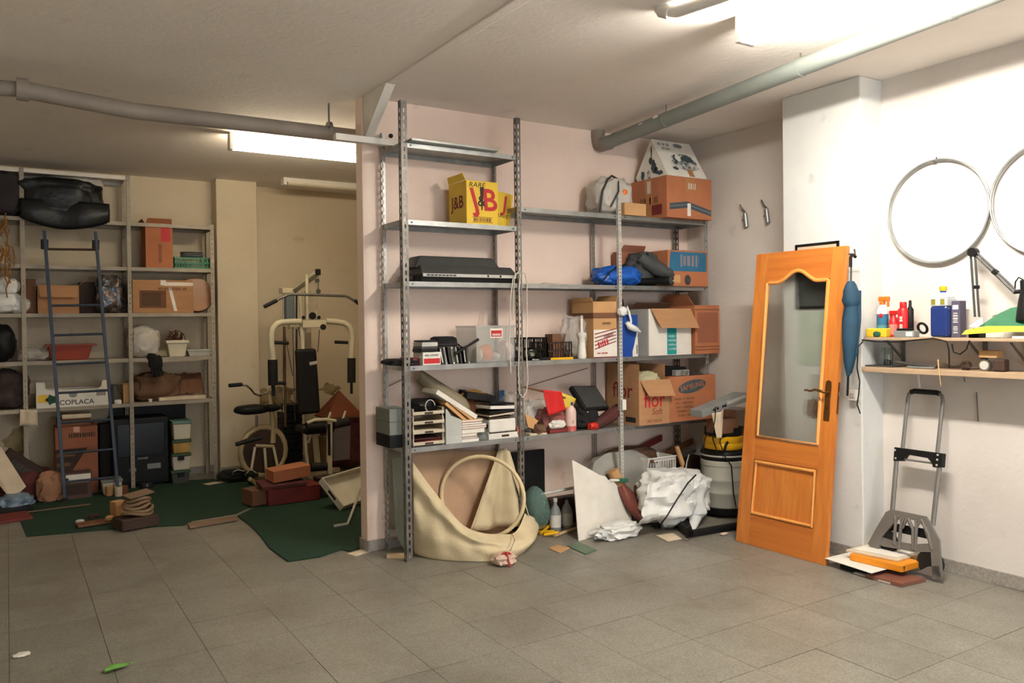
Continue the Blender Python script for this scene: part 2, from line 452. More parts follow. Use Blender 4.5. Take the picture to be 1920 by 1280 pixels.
# back room
struct('wall_far', MB().box(XW-.2, -2.75, YFAR, YFAR+.2, 0, H).box(-2.75, .4, YFAR+.06, YFAR+.2, 0, H), W_FAR)
wf = bpy.data.objects['wall_far']
DAMP = mat('flaked_damp_plaster', (120,104,78), .95, 0, .3, 7, bump=.6, bscale=25, two=(168,150,114))
def damp(u0, v0, u1, v1, y, sd):
    c = P((u0+u1)/2, (v0+v1)/2, Y=y); e = P(u1, (v0+v1)/2, Y=y); f_ = P((u0+u1)/2, v0, Y=y); rx, rz = (e-c).length, f_.z - c.z
    pts = []
    for k in range(40):
        q = 2*math.pi*k/40; r = .8 + .55*noise.noise(Vector((math.cos(q)*2.2+sd, math.sin(q)*2.2, sd*1.3))) + .2*noise.noise(Vector((math.cos(q)*7, math.sin(q)*7, sd)))
        pts.append(Vector((c.x + rx*r*math.cos(q), y, c.z + rz*r*math.sin(q))))
    struct('flaked_patch', MB().prism(pts, (0,-.0025,0)), DAMP, wf)
damp(468, 722, 566, 768, YFAR+.06, 3); damp(598, 716, 640, 742, YFAR+.06, 9); damp(0, 800, 62, 850, YFAR, 5); damp(28, 690, 60, 740, YFAR, 7)
struct('wall_column', MB().box(-2.955, -2.537, 3.563, YFAR+.1, 0, H), W_FAR, bev=.01)
struct('wall_left', MB().box(XW-.2, XW, YSTREET, YFAR+.2, 0, H), W_FAR)
struct('wall_back_room_right', MB().box(.26, .4, .0, YFAR+.2, 0, H), W_FAR)
# baseboards
bb = lambda n, *a: struct(n, MB().box(*a), SKIRT, bev=.003)
bb('baseboard_back', -2.775, XR2, -.012, 0, 0, .075)
bb('baseboard_partition_end', -2.777, -2.765, -.012, .122, 0, .075)
bb('baseboard_right', -.013, 0, YSTREET, -2.006, 0, .08)
bb('baseboard_recess', XR2-.012, XR2, -1.4, 0, 0, .075)
struct('baseboard_pillar', MB().box(-.234, -.222, -2.018, -1.401, 0, .075).box(-.222, 0, -2.018, -2.006, 0, .075), SKIRT, bev=.003)
struct('baseboard_far', MB().box(XW, -2.955, YFAR-.012, YFAR, 0, .075).box(-2.537, .2, YFAR+.048, YFAR+.06, 0, .075), SKIRT)
struct('baseboard_column', MB().box(-2.965, -2.527, 3.551, 3.563, 0, .075), SKIRT)
# street wall behind the viewer, with an unseen wide gateway added to let fill daylight in
struct('wall_front', MB().box(XW-.2, -4.6, YSTREET-.2, YSTREET, 0, H).box(-1.2, .5, YSTREET-.2, YSTREET, 0, H).box(-4.6, -1.2, YSTREET-.2, YSTREET, 2.7, H), W_RIGHT)

# ------------------------------------------------------------------ pipes and lamps
t = thing('drain_pipe', 'long grey plastic drain pipe under the ceiling, from rack wall towards viewer', 'pipe', (-.8, -.1, 2.9))
pa, pb = Vector((-.755, -.07, 2.962)), Vector((-1.035, -3.75, 3.026))
part('pipe', MB().tube([pa, pb], .052, 20), PIPE, t)
part('elbow', MB().tube([pa + Vector((.0,-.10,.0)), pa, pa+Vector((0,.03,.03)), pa + Vector((0,.05,.075)), pa + Vector((0,.05,.12))], .058, 20), PIPE_O, t)
mbk = MB()
for k in (.22, .55, .80):
    c = pa.lerp(pb, k)
    M_ = Vector((pb-pa)).normalized()
    part('pipe_clip', MB().tube([c - M_*.012, c + M_*.012], .0555, 20), PIPE, t)
    part('hanger', MB().tube([c + Vector((0,0,.05)), Vector((c.x, c.y, H))], .005, 6), STEEL_D, t)
for k, dz in ((.155, .02), (.19, -.01), (.2, .03), (.31, .0)):       # smears of dried plaster on the pipe
    c = pa.lerp(pb, k) + Vector((-.046, 0, dz))
    part('plaster_smear', MB().blob(c + Vector((.006,0,-.012)), (.018, .06, .026), int(k*100), .5, 3, .9, 2), WPAINT, t)

t = thing('conduit_pipe', 'short thin painted conduit bending out of the ceiling left of the near lamp', 'pipe', (-1.95, -2.3, 3.0))
q0 = P(1270, 22, Z=3.04)
part('pipe', MB().tube([q0 + Vector((-.03,.10,.045)), q0 + Vector((-.02,.06,.02)), q0, q0 + Vector((.06,-.25,0)), q0 + Vector((.22,-1.2,.0))], .028, 12), WPAINT, t)
part('collar', MB().tube([q0 + Vector((-.026,.085,.032)), q0 + Vector((-.012,.035,.006))], .036, 12), WPAINT, t)

t = thing('old_drain_pipe', 'brownish pipe hung across the back room ceiling, ending at the partition', 'pipe', (-3.7, .25, 2.8))
a1, a2, a3 = P(-90, 158, Y=.22), P(42, 168, Y=.22), P(250, 208, Y=.24)
a4, a5 = P(480, 234, Y=.26), P(720, 262, Y=.26)
part('pipe', MB().tube([a2, a3, a4, a5], .05, 16), PIPE_O, t)
part('pipe_end', MB().tube([a1, a2], .043, 16), PIPE_O, t)
part('flange', MB().tube([a2 - Vector((.03,0,0)), a2 + Vector((.03,0,0))], .064, 16), PIPE_O, t)
hg = P(617, 243, Y=.26)
part('hanger', MB().tube([hg, Vector((hg.x, hg.y, H))], .006, 6), STEEL_D, t)
part('strap', MB().tube([hg - Vector((.012,0,0)), hg + Vector((.012,0,0))], .055, 16), STEEL_D, t)

def batten(name, label, c, axis, L, lit, wd=.10, hz=.045, dome=.055):
    t = thing(name, label, 'lamp', c)
    x, y, z = c
    def b(l, w_, z0, z1):
        return MB().box(x-l/2, x+l/2, y-w_/2, y+w_/2, z0, z1) if axis == 'X' else MB().box(x-w_/2, x+w_/2, y-l/2, y+l/2, z0, z1)
    part('housing', b(L, wd*.8, H-hz, H), WPAINT, t, bev=.004)
    mb = MB(); n = 14
    prof = [(math.cos(math.pi*k/n)*wd/2, -math.sin(math.pi*k/n)*dome) for k in range(n+1)]
    if axis == 'X': poly = [Vector((x-L/2+.03, y+p[0], H-hz+p[1])) for p in prof]; off = (L-.06,0,0)
    else: poly = [Vector((x+p[0], y+L/2-.03, H-hz+p[1])) for p in prof]; off = (0,-(L-.06),0)
    mb.prism(poly, off)
    part('diffuser', mb, lit, t, label='glowing milky diffuser' if lit in (LAMP1, LAMP2) else None)
    for s in (-1, 1):
        e = MB()
        if axis == 'X': e.box(x+s*(L/2)-.018, x+s*(L/2)+.018, y-wd/2-.004, y+wd/2+.004, H-hz-dome-.004, H)
        else: e.box(x-wd/2-.004, x+wd/2+.004, y+s*(L/2)-.018, y+s*(L/2)+.018, H-hz-dome-.004, H)
        part('end_cap', e, WHITE, t, bev=.006)
    return t
n0 = P(1378, 70, Z=2.985)
t = thing('fluorescent_lamp', 'dazzling twin-tube fluorescent lamp beside the long grey pipe', 'lamp', (n0.x+.04, n0.y-.66, H))
lx, ly, lz, LL = n0.x+.04, n0.y-.66, 2.965, 1.26
part('housing', MB().box(lx-.018, lx+.018, ly-LL/2, ly+LL/2, H-.03, H), WPAINT, t, bev=.004)
for s_ in (-1, 1):
    part('tube', MB().tube([Vector((lx+s_*.035, ly-LL/2+.03, lz)), Vector((lx+s_*.035, ly+LL/2-.03, lz))], .016, 14), LAMP1, t, label='glowing white tube')
    part('tube_holder', MB().box(lx-.06, lx+.06, ly+s_*LL/2-.02, ly+s_*LL/2+.012, lz-.02, H), WHITE, t, bev=.004)
t = thing('fluorescent_lamp', 'glowing fluorescent batten on the back room ceiling', 'lamp', (-2.70, 1.47, H))
part('housing', MB().box(-3.29, -2.10, 1.455, 1.485, H-.03, H), WPAINT, t, bev=.004)
part('diffuser', MB().tube([Vector((-3.27,1.47,H-.095)), Vector((-2.12,1.47,H-.095))], .038, 18), LAMP2, t, label='glowing round diffuser tube')
for x_ in (-3.285, -2.105): part('end_cap', MB().box(x_-.015, x_+.015, 1.43, 1.51, H-.135, H), WHITE, t, bev=.006)
UNLIT = mat('unlit_diffuser', (226,218,196), .4)
g0 = P(600, 352, Z=3.03)
batten('fluorescent_lamp', 'unlit pale batten by the cream wall above the exercise machine', (g0.x+.05, g0.y-.12, H), 'X', .95, UNLIT, dome=.03)

# ------------------------------------------------------------------ slotted steel racks
def slotted_post(mb, x, y, z1, sx, sy, leg=.036, pitch=.05, hole=(.011, .028)):
    """L-shaped upright with real slots; the corner stands at (x, y), legs run to sx and sy"""
    hw, hh = hole; n = int(z1/pitch)
    for ax in (0, 1):
        def pt(a, z): return Vector((x + sx*a, y, z)) if ax == 0 else Vector((x, y + sy*a, z))
        a0, a1, a2, a3 = 0, leg/2 - hw/2, leg/2 + hw/2, leg
        vs, fs = [], []
        def quad(p, q, r, s_):
            o = len(vs); vs.extend([pt(*p), pt(*q), pt(*r), pt(*s_)]); fs.append((o, o+1, o+2, o+3))
        quad((a0,0),(a1,0),(a1,z1),(a0,z1)); quad((a2,0),(a3,0),(a3,z1),(a2,z1))
        z = 0.0
        for k in range(n):
            zc = (k+.5)*pitch
            quad((a1,z),(a2,z),(a2,zc-hh/2),(a1,zc-hh/2)); z = zc+hh/2
        quad((a1,z),(a2,z),(a2,z1),(a1,z1))
        mb.add(vs, fs)
    return mb
def tray(mb, x0, x1, y0, y1, z, lip=.032):
    tk = .0016
    mb.box(x0, x1, y0, y1, z-tk, z)
    mb.box(x0, x1, y0, y0+tk, z-lip, z-tk); mb.box(x0, x1, y1-tk, y1, z-lip, z-tk)
    mb.box(x0, x0+tk, y0+tk, y1-tk, z-lip, z-tk); mb.box(x1-tk, x1, y0+tk, y1-tk, z-lip, z-tk)
    mb.box(x0+tk, x1-tk, y0+tk, y0+.014, z-lip, z-lip+tk); mb.box(x0+tk, x1-tk, y1-.014, y1-tk, z-lip, z-lip+tk)
    return mb
YF, YR = -.376, -.035
PX_ = [-2.646, -1.765, -.847, .10]
rack = thing('metal_shelving_rack', 'tall galvanised slotted-angle rack of three bays against the rose-white wall', 'shelving', (-1.3, -.2, 0))
part('upright', slotted_post(MB(), PX_[0], YF, 2.99, 1, 1, .042), STEEL_D, rack, solid=.002)
part('upright', slotted_post(MB(), PX_[1]+.0, YF, 2.985, 1, 1, .034), STEEL_D, rack, solid=.002)
part('upright', slotted_post(MB(), PX_[2], YF, 2.51, 1, 1, .026, .028, (.009, .013)), STEEL_W, rack, solid=.002, label='narrow pale perforated upright')
part('upright', slotted_post(MB(), PX_[3], YF, 2.37, -1, 1, .034), STEEL, rack, solid=.002)
part('upright', slotted_post(MB(), PX_[0], YR, 2.84, 1, -1, .034), STEEL, rack, solid=.002)
part('upright', slotted_post(MB(), PX_[1], YR, 2.73, 1, -1, .038), STEEL_D, rack, solid=.002)
part('upright', slotted_post(MB(), PX_[2], YR, 2.52, 1, -1, .036), STEEL, rack, solid=.002)
part('upright', slotted_post(MB(), PX_[3]-.03, YR, 2.36, -1, -1, .036), STEEL_D, rack, solid=.002)
Z1, Z2, Z3, Z4, Z5, Z6 = 2.72, 2.221, 1.821, 1.271, .737, 2.36
bays = [(0, (Z1, Z2, Z3, Z4, Z5)), (1, (Z6, Z3, Z4, Z5)), (2, (Z6, Z3, Z4, Z5))]
for b, zs in bays:
    for z in zs:
        x0, x1 = PX_[b]+.003, PX_[b+1] - (.003 if b < 2 else .004)
        s_ = part('shelf', tray(MB(), x0, x1, YF+.003, YR-.003, z), STEEL, rack)
        for xx in (x0+.065, x1-.03):
            part('bolt', MB().tube([(xx, YF+.002, z-.016), (xx, YF-.005, z-.016)], .006, 8), STEEL_D, s_)
part('brace', MB().tube([P(976,728,Y=-.03), P(1102,690,Y=-.03)], .0028, 6), CARD_D, rack)
part('brace', MB().tube([P(722,727,Y=-.03), P(762,708,Y=-.03)], .0028, 6), CARD_D, rack)

YLF, YLR = 3.32, 3.72
LX = [-5.58, -4.70, -3.83, -3.035]
LZ = [.82, 1.25, 1.683, 2.125, 2.555]
lr = thing('metal_shelving_rack', 'long grey metal rack along the far wall of the dim back room', 'shelving', (-4.2, 3.5, 0))
for k, x in enumerate(LX):
    for y, sy in ((YLF, 1), (YLR, -1)):
        part('upright', slotted_post(MB(), x, y, 3.0 if k < 3 else 2.57, -1 if k == 3 else 1, sy, .034, .05, (.005, .014)), RACK_P, lr, solid=.002)
for b in range(3):
    for z in LZ + ([2.99] if b < 2 else []):
        m_ = WPAINT if z > 2.9 else RACK_P
        part('shelf', tray(MB(), LX[b]+.003, LX[b+1]-.003, YLF+.003, YLR-.003, z, .035), m_, lr)

# ------------------------------------------------------------------ cartons
def carton(name, label, b, m, cat='box', open_top=False, flaps=(), tape=True, tapem=None, rot=0.0, group=None, bev=.003):
    x0, x1, y0, y1, z0, z1 = b
    c = Vector(((x0+x1)/2, (y0+y1)/2, z0))
    t = thing(name, label, cat, c, group)
    t.rotation_euler = (0, 0, rot)     # parts below are built unturned around the base, so the whole carton turns
    k = .004
    mb = MB()
    if open_top:
        mb.box(x0, x1, y0, y1, z0, z0+k); mb.box(x0, x1, y0, y0+k, z0+k, z1); mb.box(x0, x1, y1-k, y1, z0+k, z1)
        mb.box(x0, x0+k, y0+k, y1-k, z0+k, z1); mb.box(x1-k, x1, y0+k, y1-k, z0+k, z1)
        part('body', mb, m, t)
    else:
        mb.box(x0, x1, y0, y1, z0, z1); part('body', mb, m, t, bev=bev)
    for side, ang, ln in flaps:
        a = math.radians(ang); s_, cz = math.sin(a), math.cos(a)
        d = {'front': Vector((0,-1,0)), 'back': Vector((0,1,0)), 'left': Vector((-1,0,0)), 'right': Vector((1,0,0))}[side]
        if side in ('front', 'back'):
            y = y0 if side == 'front' else y1
            h0, h1 = Vector((x0+.006, y, z1)), Vector((x1-.006, y, z1))
        else:
            x = x0 if side == 'left' else x1
            h0, h1 = Vector((x, y0+.006, z1)), Vector((x, y1-.006, z1))
        e = d*s_*ln + Vector((0,0,cz*ln)); nrm = (d*cz - Vector((0,0,s_))) * -.004
        h0 = h0 + d*.003; h1 = h1 + d*.003
        ins = (h1-h0)*.04
        part('flap', MB().hexa([h0, h1, h1+e-ins, h0+e+ins], [h0+nrm, h1+nrm, h1+e-ins+nrm, h0+e+ins+nrm]), m, t)
    if tape and not open_top:
        xm, w_ = (x0+x1)/2, .025
        part('tape', MB().box(xm-w_, xm+w_, y0-.0008, y1+.0008, z1-.05, z1+.0012), tapem or TAPE, t)
    return t
# ------------------------------------------------------------------ things on the galvanised rack: top shelves
solo('metal_sheet', MB().hexa([P(772,262,Z=Z1+.002), P(935,283,Z=Z1+.002), Vector((-1.9,-.06,Z1+.002)), Vector((-2.6,-.06,Z1+.002))],
     [p+Vector((0,0,.012)) for p in (P(772,262,Z=Z1+.002), P(935,283,Z=Z1+.002), Vector((-1.9,-.06,Z1+.002)), Vector((-2.6,-.06,Z1+.002)))]), STEEL, 'flat grey metal sheet lying on the topmost rack shelf', 'sheet')
pa, pb = P(627,268,Y=-.14), P(760,279,Y=-.14)
solo('white_plank', MB().box(pa.x, -2.32, -.17, -.12, Z1+.016, Z1+.058), WPAINT, 'white plank jutting past the partition end from the top rack shelf', 'plank', bev=.003)
q = P(733,262,Y=-.2)
solo('rubber_stopper', MB().blob((q.x, -.2, Z1+.058), (.03,.03,.03), 3, .2, 2, .9, 2), BLACK, 'small black knob on the top rack shelf beside the tall upright', 'knob')

b1 = bx(845, 878, 937, 340, Z2, -.35)
t = carton('whisky_carton', 'yellow carton with two big red letters on the second rack shelf', b1, YELLOW, tape=False, flaps=(('left', 20, .05),))
xm = (b1[0]+b1[1])/2; hgt = b1[5]-b1[4]; yf = b1[2]
txt(t, 'J', (xm-.062, yf, Z2+hgt*.55), FX, FZ, .21, INK_R, bold=.02, shear=-.3); txt(t, 'B', (xm+.058, yf, Z2+hgt*.55), FX, FZ, .21, INK_R, bold=.02, shear=-.08)
part('torn_slit', MB().prism([(xm+.0,yf-.002,Z2+.10),(xm+.012,yf-.002,Z2+.26),(xm-.02,yf-.002,Z2+.255),(xm-.008,yf-.002,Z2+.10)], (0,.0015,0)), BROWN_D, t)
txt(t, '&', (xm-.008, yf, Z2+hgt*.53), FX, FZ, .10, INK, bold=.01, lift=.0016)
txt(t, 'RARE', (xm-.04, yf, Z2+hgt*.90), FX, FZ + FX*.25, .05, INK, sx=1.1)
t_ = thing  # keep the builder name short below
part('bar_code', MB().box(xm-.075, xm+.075, yf-.001, yf, Z2+.018, Z2+.05), YEL_D, t)
mb = MB(); xx = xm-.07
while xx < xm+.066:
    w_ = random.choice((.003,.006)); mb.box(xx, xx+w_, yf-.0016, yf-.001, Z2+.022, Z2+.046); xx += w_+random.choice((.003,.006))
part('bar_code_lines', mb, INK, t)
part('border', MB().box(xm-.08, xm+.08, yf-.0013, yf, Z2+.05, Z2+.053).box(xm-.08, xm+.08, yf-.0013, yf, Z2+.015, Z2+.018), INK, t)
ym = (b1[2]+b1[3])/2
txt(t, 'J&B', (b1[0], ym, Z2+hgt*.52), SX_, FZ, .12, INK_M, bold=.015)
b2 = bx(930, 939, 968, 348, Z2+.005, -.20)
t = carton('whisky_carton', 'yellow carton tipped sideways behind the upright, cut-off red letter', (b1[1]+.02, b1[1]+.16, -.24, -.08, Z2, Z2+.245), YELLOW, tape=False)
t.rotation_euler = (0, math.radians(9), 0); t.location.z += .012
txt(t, 'J', (b1[1]+.10, -.24, Z2+.16), FX, FZ, .15, INK_R, bold=.02); txt(t, 'RARE', (b1[1]+.09, -.24, Z2+.075), FX, FZ, .042, INK)

# black desk printer on the third shelf
X0, X1 = P(790,520,Y=-.35).x, P(972,520,Y=-.35).x
t = thing('desk_printer', 'black flat desk printer with a silver button strip on the third shelf', 'printer', ((X0+X1)/2, -.2, Z3))
part('base', MB().hexa([(X0,-.33,Z3),(X1,-.33,Z3),(X1,-.06,Z3),(X0-.02,-.06,Z3)], [(X0,-.345,Z3+.055),(X1,-.345,Z3+.055),(X1,-.06,Z3+.055),(X0-.02,-.06,Z3+.055)]), BLACK, t, bev=.006)
part('front_panel', MB().hexa([(X0+.005,-.35,Z3+.055),(X1-.005,-.35,Z3+.055),(X1-.005,-.15,Z3+.055),(X0+.005,-.15,Z3+.055)], [(X0+.02,-.30,Z3+.115),(X1-.03,-.30,Z3+.115),(X1-.03,-.15,Z3+.115),(X0+.02,-.15,Z3+.115)]), DGREY, t, bev=.006)
part('lid', MB().hexa([(X0-.01,-.27,Z3+.10),(X1-.09,-.27,Z3+.10),(X1-.09,-.05,Z3+.10),(X0-.01,-.05,Z3+.10)], [(X0+.05,-.22,Z3+.185),(X1-.13,-.22,Z3+.185),(X1-.13,-.06,Z3+.185),(X0+.05,-.06,Z3+.185)]), DGREY, t, bev=.012)
sp = part('button_strip', MB().box(X0+.01, X1-.02, -.356, -.345, Z3+.035, Z3+.057), LGREY, t, bev=.002)
mb = MB()
for k in range(8): mb.box(X0+.04+k*.028, X0+.06+k*.028, -.36, -.356, Z3+.041, Z3+.051)
part('button_row', mb, DGREY, sp)
part('switch', MB().box(X0+.50, X0+.512, -.36, -.356, Z3+.04, Z3+.053).box(X0+.6, X0+.612, -.36, -.356, Z3+.04, Z3+.053), BLACK, sp)
part('side_vent', MB().box(X0-.013, X0-.006, -.25, -.1, Z3+.02, Z3+.045), BLACK_G, t)
part('front_wing', MB().box(X1-.02, X1+.03, -.31, -.12, Z3+.002, Z3+.07), BLACK, t, bev=.006)

# cable wound round the upright
def ploop(pts, y): return [P(u, v, Y=y) for u, v in pts]
cm = mat('pale_cable', (206,200,186), .5)
mb = MB().tube(ploop([(958,700),(955,640),(957,560),(962,522),(972,509),(984,512),(988,528),(988,600),(987,660),(990,710),(987,735),(980,745),(974,738),(972,700),(974,610),(973,540),(976,512)], -.392), .0042, 6)
mb.tube(ploop([(975,512),(966,512),(963,540),(962,600)], -.385), .004, 6)
solo('cable_coil', mb, cm, 'pale cable looped over the second upright and hanging down', 'cable')
solo('paper_sheet', MB().grid(8, 5, lambda a, b: Vector((P(1024,530,Y=-.3).x + a*.17, -.34 + b*.16, Z3+.002+.02*math.sin(a*3)*b))), PAPER, 'loose paper sheet curling on the middle of the third shelf', 'paper', solid=.001)

# upper right shelf
q = P(1140, 400, Y=-.2)
t = thing('stuffed_sack', 'stuffed white sack with dark straps and orange mark on the upper shelf', 'sack', (q.x, -.2, Z6))
part('body', MB().blob((q.x+.0,-.21,Z6), (.34,.27,.30), 5, .16, 2.2, .6, 4), BAG_C, t)
part('strap', MB().tube([Vector((q.x-.16,-.30,Z6+.02)), Vector((q.x-.155,-.33,Z6+.18)), Vector((q.x-.09,-.31,Z6+.275)), Vector((q.x,-.25,Z6+.32)), Vector((q.x+.10,-.22,Z6+.30)), Vector((q.x+.15,-.24,Z6+.2))], .009, 6), DGREY, t)
part('strap', MB().tube([Vector((q.x-.10,-.36,Z6+.06)), Vector((q.x-.03,-.37,Z6+.18)), Vector((q.x+.0,-.33,Z6+.27))], .007, 6), DGREY, t)
part('orange_mark', MB().blob((q.x+.06,-.335,Z6+.15), (.05,.03,.06), 4, .2, 2, .8, 3), ORANGE, t)
scrib(t, (q.x-.03,-.34,Z6+.12), FX, FZ, .16, .04, mat('faded_red', (196,150,138), .7), seed=11)
carton('carton', 'small plain carton squeezed between the white sack and the large brown box', bx(1172,1174,1214,381,Z6,-.40)[:3]+(-.30,)+bx(1172,1174,1214,381,Z6,-.40)[4:], CARD_T, tape=False)
b3 = bx(1180, 1253, 1337, 333, Z6, -.455); b3 = b3[:3] + (-.03,) + b3[4:]
t = carton('carton', 'large red-brown carton with a green stripe on the upper right shelf', b3, CARD_O, open_top=True)
x0, x1, y0, y1, z0, z1 = b3
part('stripe', MB().prism([(x0+.03,y0-.001,z0+.06),(x0+.03,y0-.001,z0+.11),(x0+.22,y0-.001,z0+.135),(x1-.01,y0-.001,z0+.08),(x1-.01,y0-.001,z0+.03),(x0+.22,y0-.001,z0+.085)], (0,.0012,0)), INK_S, t)
part('stripe_line', MB().prism([(x0+.03,y0-.002,z0+.083),(x0+.03,y0-.002,z0+.088),(x0+.22,y0-.002,z0+.113),(x1-.01,y0-.002,z0+.058),(x1-.01,y0-.002,z0+.053),(x0+.22,y0-.002,z0+.108)], (0,.0012,0)), GREY, t)
part('tape', MB().box(x0+.22, x0+.255, y0-.0025, y0, z0+.02, z0+.12), PAPER, t)
part('tape', MB().box(x0+.2, x0+.29, y0-.0015, y0, z1-.11, z1), TAPE, t)
part('tape', MB().box(x0-.0015, x0, -.28, -.2, z0, z1), TAPE, t)
part('tape', MB().box(x0-.0025, x0, -.27, -.23, z1-.12, z1-.02), TAPE_C, t)
scrib(t, (x0, -.25, z0+.15), SX_, FZ, .20, .06, CARD_D, seed=3); part('red_print', MB().box(x0-.0008, x0, -.40, -.12, z0+.03, z0+.11), RED_D, t); scrib(t, (x0+.27, y0, z1-.07), FX, FZ, .08, .05, TAPE_C, words=1, seed=5, lift=.003)
# printed carton wedged into it like a little roof
rid = P(1249, 264, Y=-.24); zr = min(rid.z, 3.06); s0 = x0+.035
t = thing('printed_carton', 'white carton with dark drawings wedged like a roof in the red-brown box', 'box', (s0+.2, -.24, z1-.15))
A, B, Cc, D = Vector((s0,-.24,zr)), Vector((s0,-.435,z1+.012)), Vector((s0,-.05,z1+.04)), Vector((s0,-.24,z1-.24))
part('body', MB().prism([A, B, D, Cc], (x1-s0-.03, 0, 0)), PAPER, t, bev=.003)
fr = (B-A).normalized(); un = -fr; nrm = Vector((0, fr.z, -fr.y)); nrm = nrm if nrm.y < 0 else -nrm
def roofpt(a, b): return A.lerp(B, b) + Vector((a*(x1-s0-.03),0,0))
LINE = mat('line_drawing', (74,84,88), .7, 0, .2, 26, two=(206,204,196))
def inkpatch(cpt, ax, ay, seed, m, flip=False):
    pts = []
    for k in range(22):
        q_ = 2*math.pi*k/22; rr = 1 + .35*noise.noise(Vector((math.cos(q_)*2+seed, math.sin(q_)*2, seed)))
        pts.append(cpt + ax*(rr*math.cos(q_)) + ay*(rr*math.sin(q_)))
    f = tuple(range(22)); part('drawing', MB().add(pts, [tuple(reversed(f)) if flip else f]), m, t)
LX1 = Vector((x1-s0-.03, 0, 0)); SL = B-A
inkpatch(roofpt(.58,.60) + nrm*.002, LX1*.33, SL*-.24, 1, LINE); inkpatch(roofpt(.70,.50) + nrm*.003, LX1*.16, SL*-.10, 4, INK_S); inkpatch(roofpt(.46,.50) + nrm*.0035, LX1*.07, SL*-.10, 5, PAPER); inkpatch(roofpt(.40,.52) + nrm*.003, LX1*.06, SL*-.12, 15, INK_S)
inkpatch(roofpt(.62,.12) + nrm*.002, LX1*.12, SL*-.06, 6, GREY); inkpatch(roofpt(.28,.80) + nrm*.003, LX1*.07, SL*-.05, 7, INK_S)
scrib(t, roofpt(.24,.13), FX, -SL, .12, .03, GREY, seed=21, lift=.003); scrib(t, roofpt(.28,.25), FX, -SL, .10, .02, GREY, seed=22, lift=.003)
lf = lambda yy, zz: Vector((s0-.002, yy, z1+.05+zz))
for (yy, zz, ry, rz_, sd) in ((-.27,.05,.030,.055,2),(-.235,.10,.022,.03,3),(-.30,.015,.02,.03,6),(-.345,-.01,.035,.018,7),(-.245,.17,.007,.05,8),(-.215,.0,.02,.04,12),(-.14,-.005,.022,.035,13)):
    inkpatch(lf(yy, zz), Vector((0,-ry,0)), Vector((0,0,rz_)), sd, INK_S if sd not in (12,) else LINE)
part('tape', MB().prism([roofpt(.55,.8)+nrm*.003, roofpt(.68,.8)+nrm*.003, roofpt(.68,1)+nrm*.003, roofpt(.55,1)+nrm*.003], nrm*.0008), TAPE, t)

# third shelf, right
q = P(1152, 530, Y=-.26)
t = thing('blue_bag', 'shiny blue plastic bag with dark drawstring on the third shelf', 'bag', (q.x, -.25, Z3))
part('body', MB().blob((q.x+.03,-.25,Z3), (.42,.22,.155), 11, .2, 2.4, .8, 4, ridge=.3), BLUE_B, t)
part('drawstring', MB().tube([Vector((q.x-.17,-.33,Z3+.03)), Vector((q.x-.12,-.35,Z3+.10)), Vector((q.x-.03,-.34,Z3+.145)), Vector((q.x+.07,-.31,Z3+.165))], .006, 6), BLACK, t)
q = P(1205, 500, Y=-.2)
t = thing('crumpled_jacket', 'charcoal jacket slumped over the blue bag on the third shelf', 'jacket', (q.x, -.2, Z3))
part('body', MB().blob((q.x+.03,-.19,Z3+.005), (.36,.25,.27), 21, .22, 2.2, .85, 4, ridge=.35), CLOTH_G, t)
part('sleeve', MB().tube([Vector((q.x-.10,-.28,Z3+.23)), Vector((q.x,-.34,Z3+.15)), Vector((q.x+.12,-.36,Z3+.10)), Vector((q.x+.19,-.35,Z3+.06))], [.045,.06,.055,.04], 12), CLOTH_G, t)
part('strap', MB().tube([Vector((q.x-.05,-.31,Z3+.26)), Vector((q.x-.06,-.34,Z3+.2)), Vector((q.x-.02,-.36,Z3+.14))], .012, 6), BLACK_C, t)
b5 = bx(1240, 1254, 1329, 470, Z3, -.40); b5 = b5[:3] + (-.08,) + b5[4:]
x0, x1, y0, y1, z0, z1 = b5
carton('carton', 'open red-brown carton behind the charcoal jacket on the third shelf', (x0-.27, x0-.008, -.13, -.04, Z3, Z3+.285), CARD_R, open_top=True, flaps=(('front', 35, .06),))
t = carton('carton', 'orange carton with a large blue printed panel at the end of the third shelf', b5, CARD_O, tape=False)
zm = z0 + (z1-z0)*.42
part('blue_panel', MB().prism([(x0+.005,y0-.001,zm),(x1-.02,y0-.001,zm),(x1-.02,y0-.001,z1-.012),(x0+.03,y0-.001,z1-.012)], (0,.0012,0)), BLUE_T, t)
scrib(t, ((x0+x1)/2+.01, y0, zm+.085), FX, FZ, .20, .10, mat('mauve_grey_ink', (136,124,128), .7), words=1, seed=8, lift=.003)
pts = [Vector(((x0+x1)/2-.01+.035*math.cos(k*.45), y0-.001, zm-.07+.042*math.sin(k*.45))) for k in range(14)]
part('round_stamp', MB().add(pts, [tuple(range(14))]), DGREY, t)
part('pale_label', MB().box(x0-.001, x0+.13, y0-.0015, y0, z0+.03, zm-.03), CARD_T, t)
solo('thin_sheet', MB().box(x0+.12, x0+.30, -.36, -.12, z1+.002, z1+.006), DGREY, 'thin dark sheet lying on top of the blue and orange carton', 'sheet')
qa, qb = P(1188, 533, Y=-.40), P(1262, 538, Y=-.47)
ta, tb = Vector((qb.x-.15, -.30, Z3+.037)), Vector((qb.x-.02, -.49, Z3+.037))
t = thing('telescope_tube', 'short black tube with a glass end lying across the third shelf edge', 'tube', (ta.x, -.43, Z3))
dr = (tb-ta).normalized()
part('barrel', MB().tube([ta-dr*.05, ta+dr*.12, ta+dr*.13, tb-dr*.02], [.028,.028,.036,.036], 20), BLACK, t)
part('rim', MB().tube([tb-dr*.02, tb], .040, 20), DGREY, t)
part('lens', MB().tube([tb, tb+dr*.002], .026, 20), BLACK_G, t)
part('button', MB().tube([tb+dr*.002, tb+dr*.006], .008, 10), LGREY, t)
